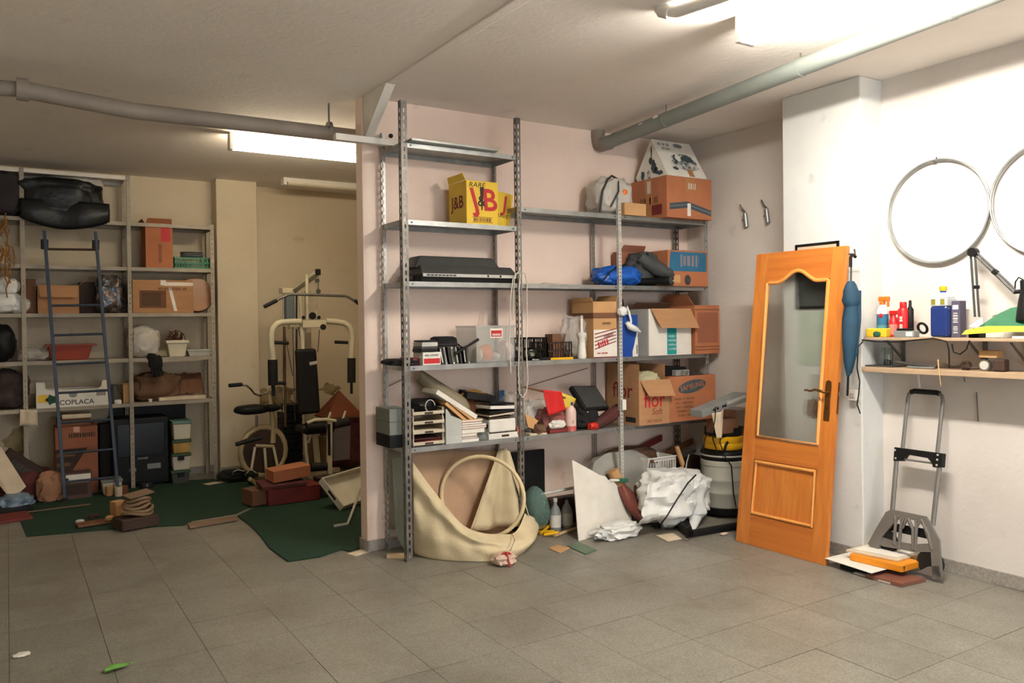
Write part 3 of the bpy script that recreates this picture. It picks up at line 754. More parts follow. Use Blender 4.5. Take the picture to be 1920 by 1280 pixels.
# ------------------------------------------------------------------ fourth shelf
def XY(u, y, v=640): return P(u, v, Y=y).x
solo('black_cloth', MB().blob((XY(752,-.24), -.22, Z4), (.24,.26,.045), 31, .25, 2.4, .8, 3), BLACK_C, 'flat black cloth at the left end of the fourth shelf', 'cloth')
solo('red_folder', MB().box(XY(772,-.3), XY(800,-.3), -.31, -.1, Z4, Z4+.045), RED_D, 'dull red folder behind the white and red packet', 'folder', bev=.004)
x0, x1 = XY(793,-.365), XY(827,-.365)
t = thing('photo_paper_box', 'small white packet with a red lower band on the fourth shelf', 'box', ((x0+x1)/2, -.3, Z4))
part('body', MB().box(x0, x1, -.36, -.21, Z4, Z4+.085), PAPER, t, bev=.003)
part('red_band', MB().box(x0+.008, x1-.008, -.3612, -.36, Z4+.01, Z4+.044), INK_R, t)
scrib(t, ((x0+x1)/2, -.36, Z4+.065), FX, FZ, .10, .014, GREY, words=2)
z = Z4+.085
for k, (h_, m_, nm, lb) in enumerate(((.02, BLACK, 'cassette_case', 'black cassette case lying on the white and red packet'), (.016, DGREY, 'cassette_case', 'dark grey case second in the stack on the packet'), (.028, LGREY, 'video_cassette', 'pale edged video case third in the stack on the packet'), (.012, BLACK, 'cassette_case', 'thin black case topmost of the stack on the packet'))):
    solo(nm, MB().box(x0-.01+.004*k, x1-.02, -.355, -.22, z, z+h_), m_, lb, 'case', 'cases stacked on the white and red packet', bev=.002); z += h_+.001
xa, xb = XY(818,-.25), XY(858,-.25)
t = thing('camera_case', 'rounded black camera case with strap on the fourth shelf', 'case', ((xa+xb)/2, -.22, Z4))
part('body', MB().box(xa, xb, -.27, -.12, Z4, Z4+.185), BLACK_C, t, bev=.03)
part('lid_seam', MB().box(xa-.002, xb+.002, -.273, -.118, Z4+.13, Z4+.134), DGREY, t)
part('strap', MB().tube([Vector((xb-.01,-.25,Z4+.14)), Vector((xb+.03,-.29,Z4+.09)), Vector((xb+.02,-.31,Z4+.06))], .006, 6), BLACK, t)
part('foot', MB().tube([Vector((xb-.02,-.2,Z4+.13)), Vector((xb+.05,-.16,Z4))], .006, 6), BLACK, t)
pa, pb = P(852,664,Y=-.368), P(897,636,Y=-.368)
solo('folding_tripod', MB().tube([pa, pa.lerp(pb,.45), pa.lerp(pb,.5), pb], [.011,.011,.008,.010], 10), BLACK, 'thin black stick leaning across the grey storage bin', 'stick')
# row of disc cases
us = [829,836,843,850,857,864,871,878]
cm_ = [DGREY, LGREY, BLACK, WHITE, GREY, DGREY, BLACK, LGREY, GREY]
lbs = ['leftmost', 'second', 'third', 'fourth', 'fifth', 'sixth', 'seventh', 'rightmost']
for k, u in enumerate(us):
    xx = XY(u, -.34); M_ = Matrix.Translation((xx, -.34, Z4)) @ Matrix.Rotation(math.radians(-11 + k*.6), 4, 'Y')
    t = thing('disc_case', 'slim disc case leaning in the row in front of the bin, %s of eight' % lbs[k], 'case', (xx, -.3, Z4), 'disc cases in a row')
    part('case', MB().box(0, .011, 0, .13, 0, .115, M_), cm_[k], t, bev=.001)
    part('spine_label', MB().box(.002, .009, -.0006, 0, .01, .105, M_), cm_[(k+3) % 8], t)
# translucent storage bin
b = bx(843, 893, 965, 610, Z4, -.35); x0, x1, y0, _, z0, z1 = b; y1 = -.06
t = thing('storage_bin', 'greyish translucent storage bin with a red sticker on the fourth shelf', 'bin', ((x0+x1)/2, -.2, Z4))
k = .004
mb = MB().box(x0, x1, y0, y1, z0, z0+k).box(x0, x1, y0, y0+k, z0+k, z1).box(x0, x1, y1-k, y1, z0+k, z1).box(x0, x0+k, y0+k, y1-k, z0+k, z1).box(x1-k, x1, y0+k, y1-k, z0+k, z1)
part('body', mb, BIN_T, t)
part('rim', MB().box(x0-.008, x1+.008, y0-.008, y0, z1-.014, z1).box(x0-.008, x0, y0, y1, z1-.014, z1).box(x1, x1+.008, y0, y1, z1-.014, z1), BIN_T, t, bev=.002)
part('sticker', MB().box(x1-.20, x1-.10, y0-.001, y0, z0+.17, z0+.235), PAPER, t)
part('sticker_print', MB().box(x1-.193, x1-.107, y0-.0016, y0-.001, z0+.178, z0+.222), INK_R, t)
scrib(t, (x1-.15, y0-.001, z0+.192), FX, FZ, .07, .018, PAPER, words=1, seed=4)
zc = z0+.006
for k, (dx, s_, m_, nm) in enumerate(((.085,(.10,.12,.12),ORANGE,'orange'),(.165,(.06,.10,.06),BAG_C,'pale'),(.25,(.11,.14,.14),mat('pink_white_toy', (214,186,186), .7, 0, .3, 20),'pinkish'),(.02,(.05,.12,.10),PAPER_B,'cream'))):
    solo('toy', MB().blob((x0+.03+dx, y0+.075, zc), s_, 40+k, .18, 2.2, .9, 3), m_, '%s soft lump inside the translucent storage bin' % nm, 'toy', 'soft lumps in the storage bin')
# small camera and glass jar by the second upright
xx = XY(968,-.33)
t = thing('pocket_camera', 'small dark pocket camera beside the second upright', 'camera', (xx+.01, -.32, Z4))
part('body', MB().box(xx-.02, xx+.025, -.34, -.27, Z4, Z4+.13), DGREY, t, bev=.006)
part('lens', MB().tube([Vector((xx,-.34,Z4+.09)), Vector((xx,-.365,Z4+.09))], .017, 14), LGREY, t)
part('tray', MB().box(xx-.03, xx+.04, -.36, -.24, Z4-.0+.0, Z4+.03), BLACK, t, bev=.004)
xx = XY(996,-.33)
t = thing('glass_bowl', 'small glass bowl beside the black crate on the fourth shelf', 'bowl', (xx, -.33, Z4))
part('bowl', MB().lathe([(.02,0),(.035,.03),(.045,.075),(.042,.078),(.032,.032),(.001,.012)], (xx,-.33,Z4)), GLASS, t)
part('silver_parts', MB().blob((xx,-.33,Z4+.014), (.05,.05,.05), 5, .3, 3, .9, 2), CHROME, t)
solo('metal_tools', MB().tube([Vector((xx-.02,-.365,Z4+.006)), Vector((xx+.09,-.36,Z4+.006))], .006, 8), CHROME, 'thin chrome tool lying in front of the glass bowl', 'tool')
def crate(name, label, x0, x1, y0, y1, z0, z1, m, slots=True):
    t = thing(name, label, 'crate', ((x0+x1)/2, (y0+y1)/2, z0)); k = .006
    part('base', MB().box(x0, x1, y0, y1, z0, z0+k), m, t)
    n = max(3, int((x1-x0)/.022))
    for (a0, a1, ax, c) in ((x0, x1, 0, y0), (x0, x1, 0, y1-k), (y0, y1, 1, x0), (y0, y1, 1, x1-k)):
        mb = MB()
        nn = max(3, int((a1-a0)/.024))
        for j in range(nn+1):
            q_ = a0 + (a1-a0-.006)*j/nn
            if ax == 0: mb.box(q_, q_+.006, c, c+k, z0+k, z1)
            else: mb.box(c, c+k, q_, q_+.006, z0+k, z1)
        for zz in (z0+k, z0+(z1-z0)*.45, z1-.012):
            if ax == 0: mb.box(a0, a1, c, c+k, zz, zz+.01)
            else: mb.box(c, c+k, a0, a1, zz, zz+.01)
        part('side_grille', mb, m, t)
    return t
crate('plastic_crate', 'black slotted plastic crate on the fourth shelf beside the glass bowl', XY(988,-.3), XY(1024,-.3), -.31, -.08, Z4, Z4+.165, BLACK)
crate('wire_basket', 'dark wire basket on the fourth shelf left of the clear bag', XY(1024,-.33)+.004, XY(1071,-.33), -.34, -.1, Z4, Z4+.13, BROWN_D)
solo('small_box', MB().box(XY(1030,-.2), XY(1062,-.2), -.24, -.14, Z4+.01, Z4+.185), CARD_D, 'brown box standing inside the wire basket', 'box', bev=.004)
solo('yellow_envelope', MB().box(XY(1032,-.372), XY(1074,-.372), -.375, -.345, Z4, Z4+.016), YEL_D, 'yellow envelope edge lying before the wire basket', 'envelope')
solo('dark_notebook', MB().box(XY(1012,-.37), XY(1034,-.37), -.372, -.345, Z4, Z4+.022), BLACK, 'thin dark notebook before the black crate', 'notebook')
# clear bag of bottles and tall white funnel bottle
xx = XY(1088,-.30)
solo('clear_bag', MB().blob((xx-.03,-.25,Z4), (.20,.15,.31), 61, .22, 2.4, .8, 4, ridge=.3), BAG_CL, 'clear crinkled plastic bag in front of the tan printed carton', 'bag')
xx = XY(1093,-.36)
t = thing('funnel_bottle', 'tall white bottle with a narrow neck in front of the clear bag', 'bottle', (xx,-.36,Z4))
part('body', MB().lathe([(.03,0),(.034,.01),(.034,.03),(.026,.10),(.024,.155),(.036,.17),(.036,.19),(.012,.20),(.009,.30),(.006,.305)], (xx,-.345,Z4)), WHITE, t)
part('cap', MB().lathe([(.012,.30),(.012,.32),(.001,.322)], (xx,-.345,Z4), n=12), LGREY, t)
# printed tan/white carton
b = bx(1069, 1113, 1157, 565, Z4, -.36); b = b[:3] + (-.09,) + b[4:]; x0, x1, y0, y1, z0, z1 = b
t = carton('carton', 'tall tan carton with a white and red printed lower half on the fourth shelf', b, CARD_T, tape=False, flaps=(('right', 25, .05), ('left', 5, .03), ('back', 10, .03)))
zh = z0 + (z1-z0)*.50
part('white_print', MB().box(x0+.001, x1-.001, y0-.001, y0, z0+.008, zh), PAPER, t)
part('red_edge', MB().box(x0, x1, y0-.0015, y0, z0, z0+.008), INK_M, t)
part('tape', MB().box(x0-.001, x1+.001, y0-.0015, y1, z0+(z1-z0)*.70, z0+(z1-z0)*.80), CARD_D, t)
for k in range(5):
    part('print_line', MB().prism([(x0+.01, y0-.002, zh-.03-k*.028), (x1-.01, y0-.002, zh+.01-k*.024), (x1-.01, y0-.002, zh+.003-k*.024), (x0+.01, y0-.002, zh-.038-k*.028)], (0,.0008,0)), INK_M, t)
scrib(t, ((x0+x1)/2-.02, y0, z0+.11), FX+FZ*.3, FZ-FX*.3, .11, .05, INK_R, words=1, seed=6, lift=.003); scrib(t, ((x0+x1)/2+.03, y0, z0+.17), FX+FZ*.3, FZ-FX*.3, .09, .03, INK_M, words=1, seed=7, lift=.003)
scrib(t, ((x0+x1)/2+.01, y0, z0+(z1-z0)*.61), FX, FZ, .08, .02, CARD_D, words=1)
scrib(t, ((x0+x1)/2-.03, y0, z0+.035), FX, FZ, .10, .014, INK_R, words=2, lift=.003)
# blue box with white cloth
b = bx(1161, 1172, 1196, 590, Z4, -.37); b = b[:3] + (-.1,) + b[4:]; x0, x1, y0, y1, z0, z1 = b
x0 = XY(1163, -.37)
t = thing('blue_box', 'slim box in blue and white beside the pale perforated upright', 'box', ((x0+x1)/2, -.2, Z4))
part('body', MB().box(x0, x1, y0, y1, z0, z1), BLUE, t, bev=.002)
part('white_corner', MB().prism([(x1-.001,y0-.001,z0),(x1-.001,y0-.001,z1-.10),(x1-.035,y0-.001,z0+.10),(x1-.055,y0-.001,z0+.04),(x1-.055,y0-.001,z0)], (0,.0012,0)), PAPER, t)
part('side_print', MB().box(x1-.016, x1-.008, y0-.002, y0, z0+.02, z0+.09), INK, t)
t = thing('white_rag', 'thin white rag knotted on the perforated upright over the blue box', 'rag', P(1166,590,Y=-.39))
part('knot', MB().blob(P(1167,592,Y=-.40), (.075,.05,.07), 63, .3, 2.4, .8, 3, ridge=.4), BAG_W, t)
part('strip', MB().tube([P(1176,574,Y=-.40), P(1180,588,Y=-.41), P(1183,600,Y=-.41), P(1182,607,Y=-.41)], [.006,.009,.008,.012], 8), BAG_W, t)
part('tail', MB().tube([P(1175,604,Y=-.41), P(1181,612,Y=-.415), P(1190,616,Y=-.42), P(1201,622,Y=-.42)], [.014,.026,.024,.006], 10), BAG_W, t)
# white carton with teal label and hanging flap
b = bx(1197, 1217, 1296, 579, Z4, -.385); b = b[:3] + (-.09,) + b[4:]; x0, x1, y0, y1, z0, z1 = b
t = carton('carton', 'white carton with a teal label and a brown flap folded over its front', b, PAPER, open_top=True)
part('flap', MB().hexa([(x0+.012,y0-.006,z1+.003),(x1-.01,y0-.006,z1+.003),(x1+.025,y0-.07,z1-.155),(x0+.07,y0-.07,z1-.15)], [(x0+.012,y0-.002,z1+.003),(x1-.01,y0-.002,z1+.003),(x1+.025,y0-.066,z1-.155),(x0+.07,y0-.066,z1-.15)]), CARD, t)
xl = x0 + (x1-x0)*.52
part('teal_label', MB().box(xl-.045, xl+.055, y0-.001, y0, z0+.006, z1-.10), TEAL, t)
for k, s_ in enumerate(('VIDEO', 'MODEL', 'DISPLAY', 'SYSTEM')): txt(t, s_, (xl-.035, y0-.001, z0+.15-k*.034), FX, FZ, .026, PAPER, align='LEFT')
part('grey_side', MB().box(x0-.0012, x0, y0+.01, y1, z0, z1), LGREY, t)
# right orange carton and dark open carton behind
b = bx(1296, 1298, 1349, 572, Z4, -.40); b = b[:3] + (-.08,) + b[4:]; xr0, xr1, y0, y1, z0, z1 = b
xr0 = x1 + .03
t = carton('carton', 'orange-brown carton at the right end of the fourth shelf, top open', (xr0, xr1, y0, y1, z0, z1), CARD_O, open_top=True, flaps=(('left', 40, .10), ('back', 5, .10)))
for zz in (z0+.03, z0+.055, z1-.04): part('printed_band', MB().box(xr0-.001, xr1+.001, y0-.001, y0, zz, zz+.008), CARD_D, t)
part('printed_panel', MB().box(xr0+.03, xr1-.02, y0-.001, y0, z0+.09, z1-.06), CARD_R, t)
carton('carton', 'dark brown open carton behind the white one with raised flaps', (x0+.02, x1+.0, -.08, -.038, Z4+.0, Z4+.36), CARD_D, open_top=True, flaps=(('front', 62, .13), ('left', 10, .10)))

# ------------------------------------------------------------------ fifth shelf
y0 = -.355
solo('grey_file_box', MB().box(XY(727,-.30), XY(764,-.30)-.01, -.31, -.08, Z5+.085, Z5+.17), mat('grey_board', (120,124,118), .8, 0, .1), 'grey file box in the left corner of the fifth shelf, middle of its stack', 'box', bev=.003)
solo('grey_file_box', MB().box(XY(727,-.30), XY(764,-.30)-.01, -.31, -.08, Z5+.171, Z5+.255), MATS['grey_board'], 'grey file box in the left corner of the fifth shelf, topmost of its stack', 'box', bev=.003)
solo('black_file_box', MB().box(XY(727,-.30), XY(764,-.30)-.01, -.31, -.08, Z5, Z5+.084), BLACK, 'black file box in the left corner of the fifth shelf, lowest of its stack', 'box', bev=.003)
# letter trays
xa, xb = XY(773,-.36), XY(832,-.36)
t = thing('letter_tray_stack', 'stack of beige letter trays with papers behind the tall left upright', 'letter trays', ((xa+xb)/2, -.2, Z5))
TR = mat('beige_tray', (196,184,160), .5)
zz0 = [.0, .075, .138, .20]
for k, dz in enumerate(zz0):
    z = Z5 + .012 + dz
    tr = part('tray', MB().box(xa, xb, -.35, -.06, z, z+.004).box(xa, xa+.004, -.35, -.06, z, z+.04).box(xb-.004, xb, -.35, -.06, z, z+.04).box(xa, xb, -.355, -.35, z-.004, z+.018), TR, t, bev=.002)
    part('label_holder', MB().box((xa+xb)/2-.03, (xa+xb)/2+.03, -.358, -.355, z, z+.012), BROWN_D, tr)
for s_ in (xa+.004, xb-.01): part('corner_post', MB().box(s_, s_+.006, -.345, -.335, Z5, Z5+.25), TR, t)
lab = ['lowest', 'second', 'third']
for k, (dz, m_) in enumerate(((.02, RED_D), (.036, CLOTH_M), (.094, PAPER_B))):
    solo('paper_folder', MB().cbox(((xa+xb)/2, -.20, Z5+dz+.008), (xb-xa-.02, .25, .008), (0, .03*(k-1), .04*(1-k))), m_, 'thin folder in the beige letter trays, %s from the shelf' % lab[k], 'folder', 'folders in the letter trays')
solo('coiled_cable_bundle', MB().blob((xa+.13,-.2,Z5+.218), (.22,.20,.085), 71, .3, 3, .8, 3), BLACK, 'black cable bundle heaped on the top letter tray', 'cables')
q = (xa+xb)/2
solo('white_cable', MB().tube([Vector((q+.02+.035*math.cos(k*.5), -.335, Z5+.262+.04*math.sin(k*.5))) for k in range(11)], .003, 6), cm, 'white cable looped over the top letter tray', 'cable')
# rolled clear sheet leaning from upper left
def roll(a, b):
    c = P(776,700,Y=-.10).lerp(P(862,768,Y=-.13), a)
    th = -1.2 + b*2.6; r = .055 + .05*a
    return c + Vector((.25*r*math.cos(th), -r*math.cos(th), r*math.sin(th)))
solo('rolled_sheet', MB().grid(12, 10, roll), mat('olive_film', (128,116,92), .5, 0, .2, 4), 'rolled olive-grey sheet leaning at the back of the fifth shelf', 'roll', solid=.002)
def leaner(name, label, uvA, uvB, y, depth, thick, m, cat):
    A, B = P(*uvA, Y=y), P(*uvB, Y=y)
    d = (B-A).normalized(); n = Vector((-d.z, 0, d.x)); n = n if n.z > 0 else -n
    return solo(name, MB().prism([A, B, B+n*thick, A+n*thick], (0, depth, 0)), m, label, cat, bev=.002)
leaner('binder', 'white binder leaning steeply over the tan books on the fifth shelf', (817,738), (892,786), -.35, .22, .032, PAPER, 'binder')
leaner('book', 'upper tan book leaning under the white binder', (844,757), (888,791), -.345, .20, .018, TAN, 'book')
leaner('book', 'lower tan book leaning under the white binder', (834,758), (877,795), -.345, .20, .022, TAN, 'book')
leaner('folder', 'dark brown folder leaning beneath the tan books', (829,766), (868,797), -.34, .20, .014, BROWN_D, 'folder')
# magazine file + books stack
xa, xb = XY(834,-.36), XY(864,-.36)
t = thing('magazine_file', 'pale grey cut-away magazine file on the fifth shelf', 'magazine file', ((xa+xb)/2, -.25, Z5))
GB = mat('pale_grey_board', (182,184,178), .8)
side = [(0,-.355,Z5),(0,-.10,Z5),(0,-.10,Z5+.25),(0,-.26,Z5+.20),(0,-.355,Z5+.13)]
part('side_panel', MB().prism([(xa,)+p[1:] for p in side], (.004,0,0)), GB, t)
part('side_panel', MB().prism([(xb-.004,)+p[1:] for p in side], (.004,0,0)), GB, t)
part('front_panel', MB().prism([(xa,-.359,Z5),(xb,-.359,Z5),(xb,-.359,Z5+.155),(xa+.04,-.359,Z5+.19),(xa+.01,-.359,Z5+.235),(xa,-.359,Z5+.235)], (0,.004,0)), GB, t)
part('base', MB().box(xa, xb, -.355, -.10, Z5, Z5+.004), GB, t)
xs = XY(864.5,-.36); z = Z5
bl = [(.135,.022,WPAINT),(.125,.014,RED_D),(.12,.02,PAPER_B),(.18,.03,PAPER_B),(.195,.016,CARD_R),(.195,.012,PAPER),(.16,.018,RED_D),(.165,.016,TAN)]
od = ['lowest','second','third','fourth','fifth','sixth','seventh','topmost']
for k, (wd, th, m_) in enumerate(bl):
    t = thing('book', 'book lying flat beside the pale magazine file, %s of the stack' % od[k], 'book', (xs+wd/2, -.27, z), 'books stacked beside the magazine file')
    part('pages', MB().box(xs+.002, xs+wd-.002, -.352, -.18, z+.002, z+th-.002), PAPER, t)
    part('cover', MB().box(xs, xs+wd, -.356, -.18, z, z+.002).box(xs, xs+wd, -.356, -.18, z+th-.002, z+th).box(xs, xs+.002, -.356, -.18, z, z+th), m_, t)
    z += th + .0005
# amber disc
c = P(890, 772, Y=-.17)
t = thing('amber_disc', 'amber brown round platter standing behind the leaning white binder', 'platter', (c.x, -.17, Z5))
AMB = mat('amber', (150,108,48), .35, 0, .2, 6)
Mx = Matrix.Rotation(math.radians(80), 4, 'X')
part('disc', MB().lathe([(.001,0),(.15,0),(.165,.012),(.165,.02),(.15,.012),(.001,.008)], (c.x, -.15, Z5+.17), Mx, 32), AMB, t)
part('centre_stain', MB().lathe([(.001,.021),(.05,.021)], (c.x-.03, -.148, Z5+.22), Mx, 16), mat('rust', (112,60,26), .6, 0, .2, 12), t)
# wedge of grey card, ring binders, papers
xa, xb = XY(897,-.30), XY(914,-.36)
solo('grey_wedge_file', MB().prism([(xa-.04,-.30,Z5),(xb,-.355,Z5),(xb-.03,-.35,Z5+.15),(xa-.04,-.30,Z5+.16)], (0,.18,0)), MATS['grey_board'], 'grey card file standing between the books and the white binder box', 'file', bev=.002)
xa, xb = XY(914,-.355), XY(971,-.355)
t = thing('letter_tray', 'white letter tray lying on the right part of the first bay, fifth shelf', 'letter tray', ((xa+xb)/2, -.2, Z5))
part('tray', MB().box(xa, xb, -.35, -.07, Z5, Z5+.006).box(xa, xb, -.357, -.35, Z5, Z5+.04).box(xa, xa+.005, -.35, -.07, Z5, Z5+.05).box(xb-.005, xb, -.35, -.07, Z5, Z5+.05), WPAINT, t, bev=.002)
part('label_holder', MB().box((xa+xb)/2-.02, (xa+xb)/2+.04, -.359, -.357, Z5+.012, Z5+.026), BROWN_D, t)
t = thing('ring_binder', 'thick white ring binder lying in the white letter tray', 'binder', ((xa+xb)/2, -.25, Z5+.04))
part('cover', MB().box(xa+.01, xb-.02, -.35, -.09, Z5+.045, Z5+.135), WPAINT, t, bev=.012)
part('spine_hole', MB().tube([Vector((xa+.009,-.31,Z5+.09)), Vector((xa+.013,-.31,Z5+.09))], .02, 14), BLACK, t)
for k, (dz, th, a, m_, nm) in enumerate(((.145,.008,-.02,BROWN_D,'dark brown'),(.165,.010,-.06,PAPER_B,'cream edged'),(.185,.02,-.02,BLACK,'thin black'),(.215,.022,.05,PAPER,'white'),(.245,.015,.12,BLACK,'upper black'))):
    solo('folder', MB().cbox(((xa+xb)/2-.01, -.22, Z5+dz), (xb-xa-.04, .24, th), (0, a, .03*k)), m_, '%s folder in the loose pile above the white ring binder' % nm, 'folder', 'folders piled on the ring binder', bev=.002)
solo('black_portfolio', MB().cbox((XY(893,-.13), -.13, Z5+.285), (.24, .14, .05), (.1, .18, 0)), BLACK_C, 'black portfolio topping the folder pile on the fifth shelf', 'portfolio', bev=.008)
solo('blue_card', MB().box(XY(935,-.07), XY(944,-.07), -.075, -.07, Z5+.02, Z5+.31), INK_BL, 'narrow blue card standing at the back of the folder pile', 'card')
xx = XY(968,-.3)
solo('clear_bag', MB().blob((xx+.02,-.22,Z5), (.17,.2,.30), 77, .22, 2.2, .8, 4, ridge=.3), BAG_CL, 'clear crinkled bag behind the second upright on the fifth shelf', 'bag')
solo('salmon_scrap', MB().blob((xx-.01,-.345,Z5), (.05,.04,.08), 78, .3, 2.2, .8, 3), mat('salmon', (206,122,92), .7), 'salmon pink scrap beside the second upright', 'scrap')
# bay two
xx = XY(1000,-.2)
solo('clear_bag', MB().blob((xx+.05,-.14,Z5), (.30,.16,.23), 81, .2, 2.2, .7, 4, ridge=.3), BAG_C, 'pale bag at the back under the little flag', 'bag')
solo('card_scrap', MB().prism([P(985,775,Y=-.34), P(1010,789,Y=-.34), P(1003,795,Y=-.34), P(1000,804,Y=-.34), P(990,800,Y=-.34)], (0,.003,0)), TAN, 'torn tan card scrap under the flag', 'scrap')
solo('crumpled_cloth', MB().blob((XY(1008,-.33),-.33,Z5), (.10,.10,.07), 82, .25, 2.4, .8, 3), CLOTH_B, 'brown crumpled cloth under the flag', 'cloth')
solo('pink_bag', MB().blob((XY(1033,-.25),-.24,Z5), (.24,.16,.17), 83, .28, 2.4, .8, 4, ridge=.3), mat('dusky_pink_plastic', (150,92,84), .35, 0, .2, 6, bump=.8, bscale=12), 'dusky pink crumpled bag behind the flag tip', 'bag')
solo('paper_tissue', MB().blob((XY(1043,-.345),-.345,Z5+.03), (.13,.06,.06), 84, .3, 2.6, .8, 3, ridge=.3), PAPER, 'white crumpled tissue on the red tray', 'tissue')
solo('red_tray', MB().cbox((XY(1043,-.34),-.325,Z5+.014), (.16,.07,.027)), RED_D, 'small red tray beneath the white tissue', 'tray', bev=.005)
solo('folded_paper', MB().box(XY(990,-.35), XY(1022,-.35), -.36, -.28, Z5, Z5+.012), PAPER_B, 'flat folded paper lying at the shelf edge beside the second upright', 'paper')
t = thing('toy_flag', 'small red and yellow flag on a brown stick', 'flag', P(1030,760,Y=-.36))
fy = -.36
part('stick', MB().tube([P(975,724,Y=fy), P(1016,733,Y=fy), P(1060,746,Y=fy)], .007, 8), BROWN, t)
def flagr(a, b):
    top = P(1016,730,Y=fy).lerp(P(1052,734,Y=fy), a); bot = P(1028,779,Y=fy).lerp(P(1060,768,Y=fy), a)
    p = top.lerp(bot, b); p.y += .008*math.sin(a*7+b*2) - .012
    return p
part('red_cloth', MB().grid(14, 12, flagr), CLOTH_R, t, solid=.0015)
def flagy(a, b):
    top = P(1052,734,Y=fy).lerp(P(1084,748,Y=fy), a); bot = P(1060,768,Y=fy).lerp(P(1078,762,Y=fy), a)
    p = top.lerp(bot, b); p.y += .02 + .006*math.sin(a*7)
    return p
part('yellow_cloth', MB().grid(10, 8, flagy), mat('flag_yellow', (216,188,70), .8), t, solid=.0015)
xx = XY(1072,-.355)
t = thing('liquid_bottle', 'pale pink bottle with a blue cap at the fifth shelf edge', 'bottle', (xx,-.345,Z5))
part('body', MB().lathe([(.036,0),(.042,.006),(.042,.14),(.036,.165),(.02,.185),(.018,.192)], (xx,-.33,Z5)), mat('pink_white_plastic', (222,190,180), .4), t)
part('liquid_band', MB().lathe([(.0425,.004),(.0425,.04)], (xx,-.33,Z5)), mat('pink_liquid', (190,92,88), .3), t)
part('cap', MB().lathe([(.02,.19),(.02,.215),(.001,.217)], (xx,-.33,Z5), n=16), mat('navy_cap', (46,66,118), .4), t)
txt(t, ':i', (xx-.012,-.372,Z5+.075), FX, FZ, .04, INK, lift=.002)
# black laptop case propped up
t = thing('laptop_case', 'black padded laptop case propped against the brown red-lettered carton', 'case', P(1105,790,Y=-.28))
cs = [P(1070,722,Y=-.20), P(1118,722,Y=-.14), P(1144,764,Y=-.30), P(1098,768,Y=-.36)]
n_ = (cs[1]-cs[0]).cross(cs[3]-cs[0]).normalized(); n_ = n_ if n_.y < 0 else -n_
part('shell', MB().hexa([p - n_*.045 for p in cs], cs), BLACK, t, bev=.014)
ce = sum(cs, Vector())/4
part('front_panel', MB().hexa([ce + (p-ce)*.86 for p in cs], [ce + (p-ce)*.84 + n_*.006 for p in cs]), DGREY, t, bev=.002)
part('zip_pull', MB().blob(P(1102,774,Y=-.37), (.02,.012,.014), 2, .1, 2, 1, 2), CHROME, t)
solo('black_bag', MB().blob((XY(1092,-.27),-.26,Z5), (.22,.2,.17), 91, .2, 2.2, .8, 4), BLACK_C, 'black soft bag under the laptop case', 'bag')
t = thing('wrapped_bouquet', 'maroon crinkled wrapper with a red tip beside the red-lettered carton', 'wrapper', P(1130,795,Y=-.33))
pa, pb = P(1113,800,Y=-.36), P(1160,768,Y=-.30)
part('wrapper', MB().tube([pa, pa.lerp(pb,.3), pa.lerp(pb,.7), pb], [.03,.045,.055,.05], 12), mat('maroon_film', (70,38,38), .25, 0, .3, 8, bump=.8, bscale=16), t)
part('red_tip', MB().blob(pa+Vector((-.01,-.01,-.02)), (.09,.06,.055), 92, .35, 2.6, .8, 3), mat('red_foil', (200,50,36), .25, .2, .2, 8), t)
solo('light_switch_box', MB().box(XY(1163,-.38), XY(1170,-.38), -.40, -.385, Z5+.13, Z5+.21), PAPER, 'small white tag hung on the pale perforated upright', 'tag', bev=.002)
# flor carton
b = bx(1122, 1197, 1254, 712, Z5, -.43, 1225); b = b[:3] + (-.04,) + b[4:]; x0, x1, y0, y1, z0, z1 = b
t = carton('carton', 'brown carton with red lettering and a torn open front', b, CARD, open_top=True)
zt = P(1160, 683, Y=-.2).z
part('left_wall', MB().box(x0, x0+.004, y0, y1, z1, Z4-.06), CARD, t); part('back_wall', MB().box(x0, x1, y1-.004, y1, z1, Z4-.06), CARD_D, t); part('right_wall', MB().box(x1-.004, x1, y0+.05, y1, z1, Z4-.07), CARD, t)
part('torn_flap', MB().hexa([(x0+.01,y0-.004,z1),(x1,y0-.004,z1),(x1+.01,y0-.06,z1-.13),(x0+.06,y0-.05,z1-.12)], [(x0+.01,y0-.0,z1),(x1,y0-.0,z1),(x1+.01,y0-.056,z1-.13),(x0+.06,y0-.046,z1-.12)]), CARD, t)
txt(t, 'flor', ((x0+x1)/2+.0, y0, z0+.19), FX, FZ, .17, INK_R, bold=.01, sx=.9); txt(t, 'Soft', ((x0+x1)/2+.03, y0, z0+.10), FX, FZ, .07, INK_M, shear=.2)
scrib(t, ((x0+x1)/2, y0, z0+.03), FX, FZ, .15, .025, CARD_R, words=2)
txt(t, 'flor', (x0, (y0+y1)/2, z0+.26), SX_, FZ, .17, INK_M, bold=.01)
part('bar_code', MB().box(x0-.001, x0, y0+.04, y0+.16, z0+.02, z0+.06), INK, t)
solo('plastic_wrap', MB().blob(((x0+x1)/2,(y0+y1)/2-.05,z1-.15), (x1-x0-.075,.25,.21), 95, .2, 2.4, .7, 4, ridge=.3), mat('clear_greenish_film', (190,184,150), .25, 0, .15, 6, bump=.9, bscale=12), 'crinkled clear film sticking out of the torn red-lettered carton', 'film')
